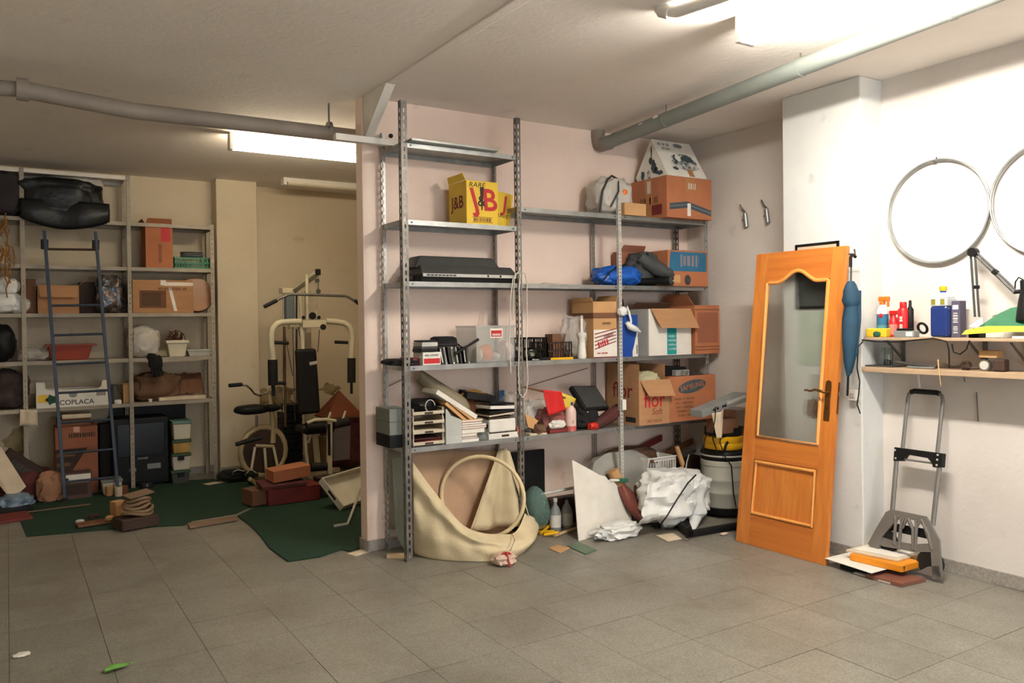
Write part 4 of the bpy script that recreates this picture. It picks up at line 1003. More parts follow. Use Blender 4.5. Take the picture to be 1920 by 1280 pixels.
# samsung carton
b = bx(1255, 1259, 1341, 704, Z5, -.42); b = b[:3] + (-.06,) + b[4:]; sx0, sx1, y0, y1, z0, z1 = b
sx0 = x1 + .012
t = carton('carton', 'orange carton with a dark printed oval at the right of the fifth shelf', (sx0, sx1, y0, y1, z0, z1), CARD_O, tape=False)
cx_ = (sx0+sx1)/2 - .01; cz_ = z1-.085
pts = []
for k in range(28):
    q_ = 2*math.pi*k/28; a, bq = .155*math.cos(q_), .05*math.sin(q_); ro_ = .14
    pts.append(Vector((cx_ + a*math.cos(ro_) - bq*math.sin(ro_), y0-.001, cz_ + a*math.sin(ro_) + bq*math.cos(ro_))))
part('oval', MB().add(pts, [tuple(range(28))]), INK_S, t)
txt(t, 'SAMSUNG', (cx_, y0, cz_), Vector((math.cos(.14),0,math.sin(.14))), Vector((-math.sin(.14),0,math.cos(.14))), .058, CARD_O, lift=.003, bold=.01)
for k in range(5): scrib(t, (sx0+.16, y0, z1-.18-k*.033), FX, FZ, .22-.02*k, .022, CARD_D, words=3, seed=30+k)
solo('video_recorder', MB().box(sx0+.01, sx0+.26, -.34, -.10, z1+.002, z1+.07), BLACK, 'flat black recorder lying on the carton with the dark oval', 'recorder', bev=.004)
t = thing('camera_flash', 'small grey metal device lying on the black recorder front', 'device', (sx0+.2,-.37,z1))
part('body', MB().box(sx0+.09, sx0+.24, -.40, -.35, z1+.002, z1+.05), GREY, t, bev=.006)
part('dial', MB().tube([Vector((sx0+.15,-.40,z1+.026)), Vector((sx0+.15,-.412,z1+.026))], .017, 14), CHROME, t); part('dial', MB().tube([Vector((sx0+.2,-.40,z1+.026)), Vector((sx0+.2,-.412,z1+.026))], .014, 14), CHROME, t)
solo('dark_platter', MB().box(sx0+.26, sx0+.39, -.40, -.2, z1+.003, z1+.013), DGREY, 'flat dark platter on the right of the carton with the dark oval', 'platter')
# ------------------------------------------------------------------ canvas sling with a hoop under the first bay
t = thing('canvas_hamper', 'beige canvas hamper with a round hoop mouth slumped under the rack', 'hamper', P(890, 1050, Z=0))
def lerp_list(L, a):
    n = len(L)-1; x = min(max(a,0),1)*n; i = min(int(x), n-1); f = x-i
    # smooth interpolation through the list
    p0, p1, p2, p3 = L[max(i-1,0)], L[i], L[i+1], L[min(i+2,n)]
    return .5*((2*p1) + (p2-p0)*f + (2*p0-5*p1+4*p2-p3)*f*f + (3*p1-p0-3*p2+p3)*f**3)
def backp(a, b):
    u = 772 + a*178; p = P(u, 845 + 160*b, Y=-.20)
    p.y += .05*math.sin(a*3.1) + .010*math.sin(a*17+b*3) - .06*b
    p.z = max(p.z, .03); return p
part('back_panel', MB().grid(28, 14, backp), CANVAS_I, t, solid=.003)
lipL = [P(774,866,Y=-.372), P(800,902,Y=-.40), P(832,944,Y=-.44), P(868,984,Y=-.52), P(905,999,Y=-.57), P(940,1001,Y=-.58), P(962,1000,Y=-.56), P(975,985,Y=-.47), P(984,962,Y=-.38)]
flo = [P(776,1040,Z=.0), P(800,1046,Z=0), P(834,1051,Z=0), P(872,1053,Z=0), P(915,1053,Z=0), P(950,1050,Z=0), P(980,1037,Z=0), P(1001,1014,Z=0), P(1006,996,Z=.0)]
def frontp(a, b):
    F, L = lerp_list(flo, a), lerp_list(lipL, a)
    p = F.lerp(L, b)
    out = Vector((-.45,-.9,0)) if a < .6 else Vector((.35,-.9,0))
    bulge = .07*math.sin(math.pi*min(1,b*1.05))*(.35+.65*a)
    fold = (.016*math.sin(9*a + 4*b) + .010*noise.noise(Vector((a*9,b*5,1))) + .006*math.sin(a*38 + 9*b*a))*math.sin(math.pi*b) + .03*math.exp(-((b-.62-.25*(1-a))/.10)**2)*(1-a) - .02*math.exp(-((b-.42-.25*(1-a))/.12)**2)*(1-a)
    p = p + out*(bulge + fold) + Vector((0,0,.02*math.sin(math.pi*b)*a))
    p.z = max(p.z, .002); return p
part('front_panel', MB().grid(60, 26, frontp), CANVAS, t, solid=.003)
# inner slope behind the lip, falling back into the bag
def innerp(a, b):
    L = lerp_list(lipL, a); e = Vector((L.x*.75 - .56 + .1*a, -.24, .05))
    p = L.lerp(e, b); p.z = max(p.z - .08*math.sin(math.pi*b), .01); return p
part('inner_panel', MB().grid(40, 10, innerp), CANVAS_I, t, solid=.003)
# right hand curtain hanging from the shelf to the hoop
def curt(a, b):
    top = P(935,842,Y=-.26).lerp(P(950,840,Y=-.32), a); bot = P(880,1000,Y=-.36).lerp(P(985,985,Y=-.36), a)
    p = top.lerp(bot, b); p.y += .022*math.sin(a*13)*b + .05*math.sin(math.pi*a)*b
    return p
part('side_curtain', MB().grid(36, 14, curt), CANVAS, t, solid=.003)
def curt2(a, b):
    top = P(944,840,Y=-.30).lerp(P(956,846,Y=-.30), a); bot = P(972,920,Y=-.37).lerp(P(1000,990,Y=-.40), a)
    p = top.lerp(bot, b); p.y += .012*math.sin(a*9)*b
    return p
part('outer_curtain', MB().grid(14, 16, curt2), CANVAS, t, solid=.003)
hc = P(904, 931, Y=-.42)
vx = (XA - FW*.25).normalized(); vy = Vector((0,0,1)) + FW*.12; vy.normalize()
pts = [hc + vx*(.292*math.cos(2*math.pi*k/48)) + vy*(.270*math.sin(2*math.pi*k/48)) for k in range(48)]
part('hoop', MB().tube(pts, .0135, 10, closed=True), HOOPM, t)
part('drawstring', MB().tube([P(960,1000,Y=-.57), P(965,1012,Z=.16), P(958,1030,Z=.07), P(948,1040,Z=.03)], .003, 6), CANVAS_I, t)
zq = P(944, 1058, Z=0)
t = thing('crumpled_wrapper', 'crumpled pinkish wrapper tied with red ribbon on the floor', 'wrapper', zq)
part('wrapper', MB().blob((zq.x, zq.y, 0), (.14,.11,.075), 101, .35, 2.6, .8, 3, ridge=.4), mat('pinkish_paper', (214,184,164), .6), t)
part('ribbon', MB().tube([Vector((zq.x-.06,zq.y-.02,.05)), Vector((zq.x-.01,zq.y-.03,.085)), Vector((zq.x+.02,zq.y-.04,.08)), Vector((zq.x+.075,zq.y-.02,.03))], .007, 6).tube([Vector((zq.x,zq.y-.04,.09)), Vector((zq.x-.005,zq.y-.07,.045)), Vector((zq.x,zq.y-.085,.004))], .006, 6), mat('red_ribbon', (170,46,42), .6), t)
# glass pane and grey cloth at the left end
solo('glass_sheet', MB().prism([P(735,860,Y=-.14), P(764,853,Y=-.24), P(764,1032,Y=-.24), P(756,1028,Y=-.20), P(742,1000,Y=-.16)], (.004,.004,0)), mat('greenish_pane', (152,158,148), .15, 0, .05, alpha=.62), 'greenish glass pane leaning inside the left end of the rack', 'pane')
def gc(a, b):
    p = P(728 + 24*a, 842 + b*150, Y=-.10 - .09*a); p.y += .01*math.sin(a*9); return p
solo('grey_dust_sheet', MB().grid(12, 10, gc), mat('grey_sheet', (124,118,104), .9), 'grey dust sheet hanging below the fifth shelf at the partition end', 'sheet', solid=.002)
q = P(752, 1046, Z=0)
solo('wood_offcut', MB().cbox((q.x, q.y+.02, .012), (.17,.04,.024), (0,0,-.5)), WOOD_L, 'small wood offcut at the foot of the tall left upright', 'offcut', bev=.002)
q = P(672, 1037, Z=0)
solo('card_scrap', MB().cbox((q.x, q.y, .003), (.12,.08,.005), (0,0,.3)), PAPER_B, 'flat cream card scrap by the partition corner', 'scrap')

# ------------------------------------------------------------------ under bays two and three
pa, pb = P(958, 848, Y=-.10), P(1019, 842, Y=-.10)
solo('black_board', MB().box(pa.x, pb.x, -.115, -.09, 0, pa.z), BLACK, 'tall black board standing against the wall under the rack', 'board', bev=.003)
t = thing('strainer', 'green mesh strainer with a long pale handle under the second bay', 'strainer', P(1007, 985, Z=0))
sc_ = P(1008, 950, Y=-.28); Ms = Matrix.Rotation(math.radians(70), 4, 'Y') @ Matrix.Rotation(math.radians(15), 4, 'X')
part('bowl', MB().lathe([(.16,0),(.15,.05),(.115,.09),(.06,.115),(.001,.12)], sc_, Matrix.Rotation(math.radians(-100),4,'Y') @ Matrix.Rotation(.5,4,'X'), 24, 1.0, .62), mat('green_mesh', (108,138,128), .5, 0, .2, 90, bump=.6, bscale=120, alpha=.55), t)
part('handle', MB().tube([P(1014,927,Y=-.28), P(1076,914,Y=-.30)], .011, 8), LGREY, t)
for k, (u, lb) in enumerate(((1041,'left'),(1063,'right'))):
    c = P(u, 988, Z=0); c.y = -.27; c.x = XY(u, -.27, 970)
    t = thing('dusty_bottle', '%s of two dusty clear bottles behind the white leaning board' % lb, 'bottle', (c.x, c.y, 0), 'dusty bottles under the rack')
    part('body', MB().lathe([(.04,0),(.043,.01),(.043,.13),(.03,.17),(.015,.19),(.014,.22)], (c.x, c.y, 0), n=18), mat('dusty_clear', (150,154,148), .35, 0, .15, 8, alpha=.85), t)
    part('label', MB().lathe([(.0436,.03),(.0436,.12)], (c.x, c.y, 0), n=18), PAPER if k == 0 else LGREY, t)
    part('cap', MB().lathe([(.017,.215),(.017,.24),(.001,.242)], (c.x, c.y, 0), n=14), LGREY if k == 0 else DGREY, t)
solo('dark_box', MB().box(XY(1030,-.14,960), XY(1085,-.14,960), -.15, -.06, 0, .20), BROWN_D, 'dark low box behind the dusty bottles', 'box', bev=.004)
c = P(1032, 1000, Z=0)
mb = MB()
for (a, b) in (((1009,990),(1036,982)),((1010,997),(1040,996)),((1020,1002),(1048,998)),((1014,1000),(1030,985))): mb.tube([P(*a, Z=.015), P(*b, Z=.03)], .011, 8)
solo('yellow_toy_rods', mb, YEL_D, 'tangle of yellow plastic rods on the floor under the second bay', 'rods')
solo('pale_stick', MB().tube([P(1040,1004,Z=.012), P(1080,990,Z=.012)], .012, 8), WOOD_L, 'pale wooden stick on the floor by the yellow rods', 'stick')
# white board leaning
p0, p1 = P(1085, 1014, Z=0), P(1185, 986, Z=0); tl = P(1073, 862, Y=-.40)
n_ = (p1-p0).cross(tl-p0).normalized(); n_ = n_ if n_.y < 0 else -n_
ol = [(1085,1014),(1185,986),(1183,962),(1172,934),(1160,913),(1149,901),(1140,899),(1136,893),(1124,890),(1105,879),(1090,871),(1073,862)]
solo('white_board', MB().prism([PP(u, v, p0, n_) for u, v in ol], -n_*.006), PAPER, 'broken white board leaning against the rack front', 'board')
c = P(1160, 1008, Z=0)
solo('plastic_wrapper', MB().blob((c.x, c.y+.02, 0), (.34,.16,.10), 111, .4, 2.6, .75, 4, ridge=.5), BAG_W, 'small crumpled white plastic bag at the foot of the white board', 'bag')
ga, gb_, gc_, gd = P(1063,1022,Z=.008), P(1098,1038,Z=.008), P(1118,1030,Z=.008), P(1085,1015,Z=.008)
solo('green_tile', MB().prism([ga, gb_, gc_, gd], (0,0,-.007)), mat('green_board', (92,112,92), .7), 'loose grey-green tile on the floor before the white board', 'tile')
solo('card_scrap', MB().prism([P(1029,1027,Z=.006), P(1050,1036,Z=.006), P(1068,1026,Z=.006), P(1045,1021,Z=.006)], (0,0,-.005)), CARD_T, 'tan card scrap on the floor left of the green tile', 'scrap')
solo('card_scrap', MB().prism([P(1230,1003,Z=.006), P(1252,1014,Z=.006), P(1278,1009,Z=.006), P(1262,999,Z=.006)], (0,0,-.005)), PAPER_B, 'cream card scrap in front of the big white bag', 'scrap')
# sacks, basket, slats at the back
c = P(1150, 900, Y=-.18)
solo('grey_sack', MB().blob((XY(1160,-.17,870), -.17, 0), (.70,.22,.50), 121, .16, 2.0, .7, 4, ridge=.3), BAG_G, 'dusty grey sack slumped against the wall under the third bay', 'sack')
solo('brown_sack', MB().blob((XY(1185,-.14,860), -.10, .30), (.62,.12,.22), 122, .2, 2.0, .8, 4), CLOTH_B, 'brown folded cloth on top of the dusty grey sack', 'cloth')
pa, pb = P(1185,855,Y=-.07), P(1242,826,Y=-.07)
solo('dark_red_plank', MB().hexa([pa, pb, pb+Vector((0,.02,0)), pa+Vector((0,.02,0))], [pa+Vector((0,0,.05)), pb+Vector((0,0,.05)), pb+Vector((0,.02,.05)), pa+Vector((0,.02,.05))]), RED_D, 'dark red wooden plank slanting against the wall under the third bay', 'plank')
pa, pb = P(1250,856,Y=-.1), P(1300,832,Y=-.1)
solo('brown_plank', MB().hexa([pa, pb, pb+Vector((0,.02,0)), pa+Vector((0,.02,0))], [pa+Vector((0,0,.05)), pb+Vector((0,0,.05)), pb+Vector((0,.02,.05)), pa+Vector((0,.02,.05))]), BROWN, 'brown wooden plank right of the dark red one', 'plank')
solo('cardboard_roll', MB().tube([P(1148,882,Y=-.33), P(1163,912,Y=-.36)], .05, 12), CARD_T, 'tan torn card behind the edge of the white board', 'card')
pa, pb = P(1150,896,Y=-.40), P(1178,903,Y=-.40)
t = thing('green_brush', 'green toothed clip on a white stick above the white board', 'brush', pa)
part('head', MB().cbox(pa.lerp(pb,.6), (.10,.03,.03), (0,.1,0)), mat('clip_green', (44,104,84), .5), t, bev=.006)
part('stick', MB().tube([P(1144,900,Y=-.41), P(1160,900,Y=-.41)], .01, 8), WHITE, t)
pa, pb = P(1163,908,Y=-.42), P(1206,978,Y=-.55)
def mar(a, b):
    c = pa.lerp(pb, a); w_ = .05*math.sin(math.pi*min(1,.15+a*.75))
    p = c + Vector((w_*(b-.5)*2, 0, w_*(b-.5)*1.2)); p.y -= .03*math.sin(math.pi*b) ; return p
solo('maroon_blade', MB().grid(14, 8, mar), mat('maroon_plastic', (110,58,48), .3, 0, .2, 8), 'maroon leaf-shaped plastic sheet between white board and white bag', 'sheet', solid=.006)
# white basket
x0, x1 = XY(1212,-.30,870), XY(1264,-.30,870); zb = P(1240,890,Y=-.32).z; zt = P(1240,857,Y=-.32).z
t = thing('laundry_basket', 'small white plastic basket with slots above the white bag', 'basket', ((x0+x1)/2, -.25, zb-.05))
k = .005
mb = MB().box(x0, x1, -.32, -.12, zb-.06, zb-.055).box(x0, x1, -.32, -.315, zt-.03, zt).box(x0, x1, -.125, -.12, zb-.055, zt).box(x0, x0+k, -.315, -.125, zb-.055, zt).box(x1-k, x1, -.315, -.125, zb-.055, zt)
n = 11
for i in range(n+1):
    xx = x0 + (x1-x0-.006)*i/n; mb.box(xx, xx+.007, -.32, -.315, zb-.055, zt-.03)
mb.box(x0, x1, -.32, -.315, zb+.03, zb+.045).box(x0, x1, -.32, -.315, zb-.055, zb-.02)
part('body', mb, WHITE, t); part('rim', MB().box(x0-.008, x1+.008, -.33, -.32, zt-.008, zt+.004).box(x0-.008, x1+.008, -.12, -.112, zt-.008, zt+.004), WHITE, t, bev=.003)
part('knob', MB().tube([Vector((x0+.03,-.32,zt-.02)), Vector((x0+.03,-.345,zt-.02))], .014, 12), BROWN, t)
solo('storage_carton', MB().box(x0-.12, x1+.1, -.315, -.06, 0, zb-.061), CARD_D, 'dark carton under the white slotted basket', 'box', bev=.004)
# metal rails and junk right of the basket
solo('steel_bracket', MB().hexa([P(1283,850,Y=-.3), P(1305,842,Y=-.3), P(1305,848,Y=-.3), P(1283,857,Y=-.3)], [p+Vector((0,.05,0)) for p in (P(1283,850,Y=-.3), P(1305,842,Y=-.3), P(1305,848,Y=-.3), P(1283,857,Y=-.3))]), STEEL, 'grey steel bracket beside the vacuum cleaner', 'bracket')
solo('wooden_paddle', MB().prism([P(1268,838,Y=-.36), P(1273,836,Y=-.36), P(1284,868,Y=-.38), P(1281,878,Y=-.38)], (.0,.02,0)), TAN, 'thin wooden paddle standing behind the big white bag', 'paddle')
solo('dark_crate', MB().box(XY(1268,-.25,880), XY(1306,-.25,880), -.30, -.08, 0, .42), BROWN_D, 'dark crate full of junk left of the vacuum cleaner', 'crate', bev=.01)
solo('white_wire', MB().tube([P(1292,852,Y=-.33), P(1288,865,Y=-.33), P(1286,878,Y=-.35), P(1282,886,Y=-.36)], .006, 6), WHITE, 'white wire dangling in front of the dark crate', 'wire')
# big white bag
c = Vector((XY(1263,-.60,940), -.60, 0))
t = thing('white_sack', 'big crumpled white plastic bag sitting on the floor beside the vacuum cleaner', 'bag', c)
part('body', MB().blob((c.x, c.y, 0), (.52,.40,.40), 131, .26, 2.0, .72, 5, ridge=.5), BAG_W, t)
def pl(a, b):
    A = P(1222,905,Y=-.80).lerp(P(1300,890,Y=-.78), a); B = P(1205,985,Y=-.86).lerp(P(1318,955,Y=-.80), a)
    p = A.lerp(B, b); p.y += .04*math.sin(a*6.0+1)*(.4+b) + .05*noise.noise(Vector((a*4,b*4,3))) + .02*noise.noise(Vector((a*11,b*9,7))); p.z += .025*noise.noise(Vector((a*5,b*5,9))); return p
part('loose_fold', MB().grid(24, 14, lambda a, b: pl(a, b)), BAG_W, t, solid=.002)
def pk(a, b):
    A = P(1292,905,Y=-.80).lerp(P(1330,940,Y=-.70), a); B = P(1294,985,Y=-.86).lerp(P(1297,1000,Y=-.86), a)
    p = A.lerp(B, b); p.y += .02*math.sin(a*5) ; p.z = max(p.z, .01); return p
part('corner_fold', MB().grid(10, 12, pk), BAG_W, t, solid=.002)
solo('power_cable', MB().tube([P(1305,890,Y=-.88), P(1290,905,Y=-.90), P(1270,935,Y=-.92), P(1250,968,Y=-.93), P(1237,985,Z=.03), P(1228,990,Z=.02)], .0055, 6), BLACK, 'black cable trailing over the big white bag to the floor', 'cable')
c = P(1232, 990, Z=0)
solo('cable_plug', MB().blob((c.x, c.y, 0), (.07,.05,.045), 133, .2, 2, .8, 2), BLACK, 'black plug on the floor at the end of the cable', 'plug')
# vacuum nozzle
na, nb = P(1262, 992, Z=.03), P(1390, 985, Z=.03)
t = thing('vacuum_nozzle', 'long black floor nozzle and tube lying before the vacuum cleaner', 'nozzle', P(1300,1000,Z=0))
part('head', MB().hexa([P(1256,980,Z=.005), P(1290,1008,Z=.005), P(1302,1003,Z=.005), P(1280,972,Z=.005)], [P(1256,980,Z=.005)+Vector((.02,0,.07)), P(1290,1008,Z=.005)+Vector((0,.02,.06)), P(1302,1003,Z=.005)+Vector((0,.03,.06)), P(1280,972,Z=.005)+Vector((.02,.0,.09))]), BLACK, t, bev=.01)
part('tube', MB().tube([P(1296,1000,Z=.03), P(1340,992,Z=.028), P(1395,983,Z=.028)], .026, 14), BLACK, t)
part('bracket', MB().cbox(P(1288,1010,Z=.01), (.05,.04,.018), (0,0,.3)), CHROME, t, bev=.004)
c = P(1358, 1003, Z=0)
solo('paper_crumb', MB().blob((c.x, c.y, 0), (.07,.04,.02), 141, .4, 3, .8, 2), mat('pale_pink_paper', (190,166,152), .8), 'small pinkish paper crumb before the vacuum nozzle', 'scrap')
# drum vacuum cleaner
vc = Vector((XY(1357,-.62,900), -.62, 0)); R_ = .172
t = thing('vacuum_cleaner', 'grey drum vacuum cleaner with a yellow ring and black top behind the door', 'vacuum cleaner', vc)
DRUM = mat('drum_grey', (176,176,164), .45, 0, .05)
part('drum', MB().lathe([(R_*.9,.07),(R_*.96,.08),(R_*.98,.18),(R_*1.0,.185),(R_*1.0,.20),(R_*.985,.205),(R_*1.0,.28),(R_*1.015,.285),(R_*1.015,.30),(R_,.305),(R_*1.02,.40),(R_*1.05,.405),(R_*1.05,.44),(R_*1.02,.445)], vc, n=40), DRUM, t)
part('lid_band', MB().lathe([(R_*.98,.44),(R_*1.03,.45),(R_*1.05,.50),(R_*.98,.52),(R_*.8,.53)], vc, n=40), BLACK, t)
part('clamp_ring', MB().lathe([(R_*1.055,.478),(R_*1.06,.484),(R_*1.055,.490)], vc, n=40), LGREY, t)
part('yellow_ring', MB().lathe([(R_*.86,.53),(R_*.90,.54),(R_*.90,.578),(R_*.88,.582),(R_*.90,.586),(R_*.90,.625),(R_*.82,.635)], vc, n=40), YEL_D, t)
part('motor_head', MB().lathe([(R_*.80,.63),(R_*.86,.64),(R_*.84,.70),(R_*.5,.72),(.001,.725)], vc, n=32), BLACK, t)
part('latch', MB().tube([vc + Vector((-.12,-.125,.53)), vc + Vector((-.11,-.125,.57)), vc + Vector((-.09,-.13,.60))], .010, 8), BLACK, t)
for k in range(4):
    a = k*math.pi/2 + .5; q = vc + Vector((.15*math.cos(a), .15*math.sin(a), .025))
    part('castor', MB().tube([q - Vector((.012,0,0)), q + Vector((.012,0,0))], .025, 14).tube([q, q+Vector((0,0,.05))], .01, 8), BLACK, t)
part('bumper', MB().lathe([(R_*1.02,.03),(R_*1.06,.05),(R_*1.06,.075),(R_*.9,.08)], vc, n=36), BLACK, t)
part('cord', MB().tube([vc + Vector((-.13,-.10,.66)), vc + Vector((-.165,-.12,.6)), vc + Vector((-.15,-.15,.50)), vc + Vector((-.09,-.165,.42)), vc + Vector((-.09,-.185,.20)), vc + Vector((-.08,-.2,.10))], .005, 6), BLACK, t)
part('cord', MB().tube([vc + Vector((-.16,-.06,.72)), vc + Vector((-.20,-.08,.62)), vc + Vector((-.17,-.1,.52)), vc + Vector((.0,-.16,.51))], .005, 6), BLACK, t)
# pile on top of the vacuum
x0 = vc.x; zt = .725
carton('carton', 'small brown carton on the black vacuum top', (x0-.17, x0+.02, vc.y-.14, vc.y+.02, zt-.06, zt+.045), CARD_D, tape=False)
SSTEEL = mat('brushed_steel', (150,140,128), .35, .85, .1, 12)
t = thing('steel_canister', 'brushed steel box with a white edge strip on the vacuum cleaner', 'canister', (x0+.12, vc.y, zt))
part('body', MB().box(x0+.03, x0+.26, vc.y-.12, vc.y+.1, zt-.02, zt+.11), SSTEEL, t, bev=.008)
part('edge_strip', MB().box(x0+.155, x0+.168, vc.y-.123, vc.y-.119, zt, zt+.10), WPAINT, t)
A, B = P(1318,783,Y=vc.y-.16), P(1402,752,Y=vc.y-.16)
d = (B-A).normalized(); n_ = Vector((-d.z,0,d.x))
t = thing('grey_recorder', 'grey slanted video device lying on the pile over the vacuum cleaner', 'device', A)
part('body', MB().prism([A, B, B+n_*.07, A+n_*.055], (0,.13,0)), GREY, t, bev=.005)
part('tray_slot', MB().prism([A.lerp(B,.55)+n_*.03+Vector((0,-.002,0)), A.lerp(B,.97)+n_*.035+Vector((0,-.002,0)), A.lerp(B,.97)+n_*.06+Vector((0,-.002,0)), A.lerp(B,.55)+n_*.055+Vector((0,-.002,0))], (0,.003,0)), LGREY, t)
for k in (.25, .33, .45, .5): part('socket', MB().tube([A.lerp(B,k)+n_*(.03)+Vector((0,-.004,0)), A.lerp(B,k)+n_*.03+Vector((0,.002,0))], .010, 10), BLACK, t)
def wc(a, b):
    p = P(1335 + 24*a + b*8*(1-2*a)+ 4*b, 776 + 48*b - 8*a, Y=vc.y-.20); p.y += .014*math.sin(a*8+b); return p
solo('white_cloth', MB().grid(14, 14, wc), PAPER_B, 'cream cloth hanging from the grey video device', 'cloth', solid=.003)
solo('dangling_wire', MB().tube([P(1342,762,Y=vc.y-.215), P(1341,785,Y=vc.y-.225), P(1338,800,Y=vc.y-.22), P(1322,820,Y=vc.y-.2), P(1318,850,Y=vc.y-.19)], .004, 6), BLACK, 'thin black cord dangling from the grey video device', 'cord')
# ------------------------------------------------------------------ leaning interior door
bl, br = Vector((-.5271, -1.2234, .001)), Vector((-.5096, -1.9376, .001))
ex = (br-bl).normalized(); tl = Vector((-.2792, -1.2176, 2.0101)); ez = (tl-bl); ez = (ez - ex*ez.dot(ex)).normalized(); ey = ez.cross(ex)
DW, DH, TH = .714, 2.025, .034
if ey.x < 0: ey = -ey                      # ey points into the wall, away from the viewer
MD = Matrix((( ex.x, ey.x, ez.x, bl.x), (ex.y, ey.y, ez.y, bl.y), (ex.z, ey.z, ez.z, bl.z), (0,0,0,1)))
t = thing('interior_door', 'honey oak interior door with a pebbled glass pane leaning on the pillar', 'door', ((bl+br)/2))
def D(x, y, z): return MD @ Vector((x, y, z))
def dbox(x0, x1, z0, z1, y0=0, y1=TH): return MB().box(x0, x1, y0, y1, z0, z1, MD)
st = .105
part('stile', dbox(0, st, 0, DH), OAK, t, bev=.002); part('stile', dbox(DW-st, DW, 0, DH), OAK, t, bev=.002)
part('bottom_rail', dbox(st, DW-st, 0, .205), OAK_H, t, bev=.001); part('middle_rail', dbox(st, DW-st, .585, .735), OAK_H, t, bev=.001)
gx0, gx1, gz0, gz1 = st+.022, DW-st-.022, .757, 1.80
def arch(x):                                # cathedral curve of the pane's head
    s_ = (x-gx0)/(gx1-gx0); e = abs(s_-.5)*2
    return gz1 + .075*(.5+.5*math.cos(math.pi*min(1, e/.72)))
N = 28
xs = [st + (DW-2*st)*i/N for i in range(N+1)]
top = [(x, arch(min(max(x,gx0),gx1))+.0) for x in xs]
poly = [(st, DH)] + [(x, z+.02) for x, z in top] + [(DW-st, DH)]
part('top_rail', MB().prism([D(x, 0, z) for x, z in reversed(poly)], ey*TH), OAK_H, t)
def mould(pts, r=.011, y=.0): return MB().tube([D(x, y, z) for x, z in pts], r, 8, closed=True)
ring = [(gx0-.011, gz0-.011), (gx1+.011, gz0-.011)] + [(x, arch(x)+.011) for x in [gx1+.011] + [gx1-(gx1-gx0)*i/N for i in range(N+1)]] + [(gx0-.011, arch(gx0)+.011)]
part('glazing_bead', mould(ring, .013), OAK_L, t)
px0, px1, pz0, pz1 = st+.03, DW-st-.03, .235, .555
part('panel', dbox(st, DW-st, .205, .585, .012, TH-.01), OAK, t)
part('panel_moulding', mould([(px0-.015,pz0-.015),(px1+.015,pz0-.015),(px1+.015,pz1+.015),(px0-.015,pz1+.015)], .014, .006), OAK_L, t)
part('glass_pane', MB().prism([D(x, .015, z) for x, z in [(gx0-.012,gz0-.012),(gx1+.012,gz0-.012)] + [(x, arch(x)+.01) for x in [gx1-(gx1-gx0)*i/N for i in range(N+1)]]], ey*.005), GLASS_P, t, label='pebbled see-through pane with arched head')
# back face of rails gives the pane its rebate
hz = 1.03; hx = DW-.062
pl_ = [(hx-.020,hz-.13),(hx+.020,hz-.13),(hx+.022,hz-.09),(hx+.018,hz),(hx+.022,hz+.085),(hx+.018,hz+.12),(hx,hz+.13),(hx-.018,hz+.12),(hx-.022,hz+.085),(hx-.018,hz),(hx-.022,hz-.09)]
hp = part('handle_plate', MB().prism([D(x, -.004, z) for x, z in pl_], ey*.004), BRASS, t)
part('lever', MB().tube([D(hx,-.004,hz+.05), D(hx,-.045,hz+.05), D(hx-.02,-.052,hz+.055), D(hx-.06,-.052,hz+.062), D(hx-.10,-.052,hz+.050), D(hx-.125,-.052,hz+.056), D(hx-.14,-.052,hz+.052)], [.010,.009,.009,.008,.007,.007,.006], 10), BRASS, hp)
part('keyhole', MB().tube([D(hx,-.0045,hz-.05), D(hx,-.006,hz-.05)], .006, 8), BLACK, hp)
part('latch_plate', MB().box(DW-.0005, DW+.0015, .008, TH-.008, hz-.08, hz+.12, MD), BRASS, t)
part('latch_bolt', MB().box(DW+.001, DW+.012, .012, TH-.012, hz+.03, hz+.06, MD), CHROME, t)
# picture frame standing behind the door, against the pillar
fx = -.236
y0, y1 = P(1490,460,X=fx).y, P(1572,455,X=fx).y; zt = P(1530,455,X=fx).z
t = thing('picture_frame', 'thin black picture frame hung on the pillar, its top showing above the door', 'picture', (fx, (y0+y1)/2, zt-.6))
zb = zt-.44
part('frame', MB().box(fx+.002, fx+.012, y0, y0-.018, zb, zt).box(fx+.002, fx+.012, y1+.018, y1, zb, zt).box(fx+.002, fx+.012, y0, y1, zt-.018, zt).box(fx+.002, fx+.012, y0, y1, zb, zb+.018), BLACK, t, bev=.002)
part('print', MB().box(fx+.006, fx+.012, y0-.01, y1+.01, zb+.01, zt-.17), mat('smoky_print', (70,72,72), .7, 0, .5, 5), t)
part('mat_board', MB().box(fx+.006, fx+.0118, y0-.01, y1+.01, zt-.17, zt-.01), mat('warm_print', (196,176,150), .8), t)
zc = zb-.02
t = solo('paper_notice', MB().box(-.226, -.2225, y0-.02, y1+.06, zc-.36, zc), mat('pale_green_paper', (190,198,184), .8), 'pale green sheet pinned on the pillar, seen through the door pane', 'paper')
zc2 = zc-.42
t = thing('wall_switch', 'round brown switch and pale box on the pillar, seen through the door pane', 'switch', (-.23, (y0+y1)/2, zc2-.2))
part('cover', MB().box(-.234, -.222, (y0+y1)/2-.06, (y0+y1)/2+.05, zc2-.15, zc2), LGREY, t, bev=.004)
part('stain', MB().blob((-.228, (y0+y1)/2+.02, zc2-.30), (.012,.14,.13), 3, .3, 2, .8, 3), CARD_D, t)
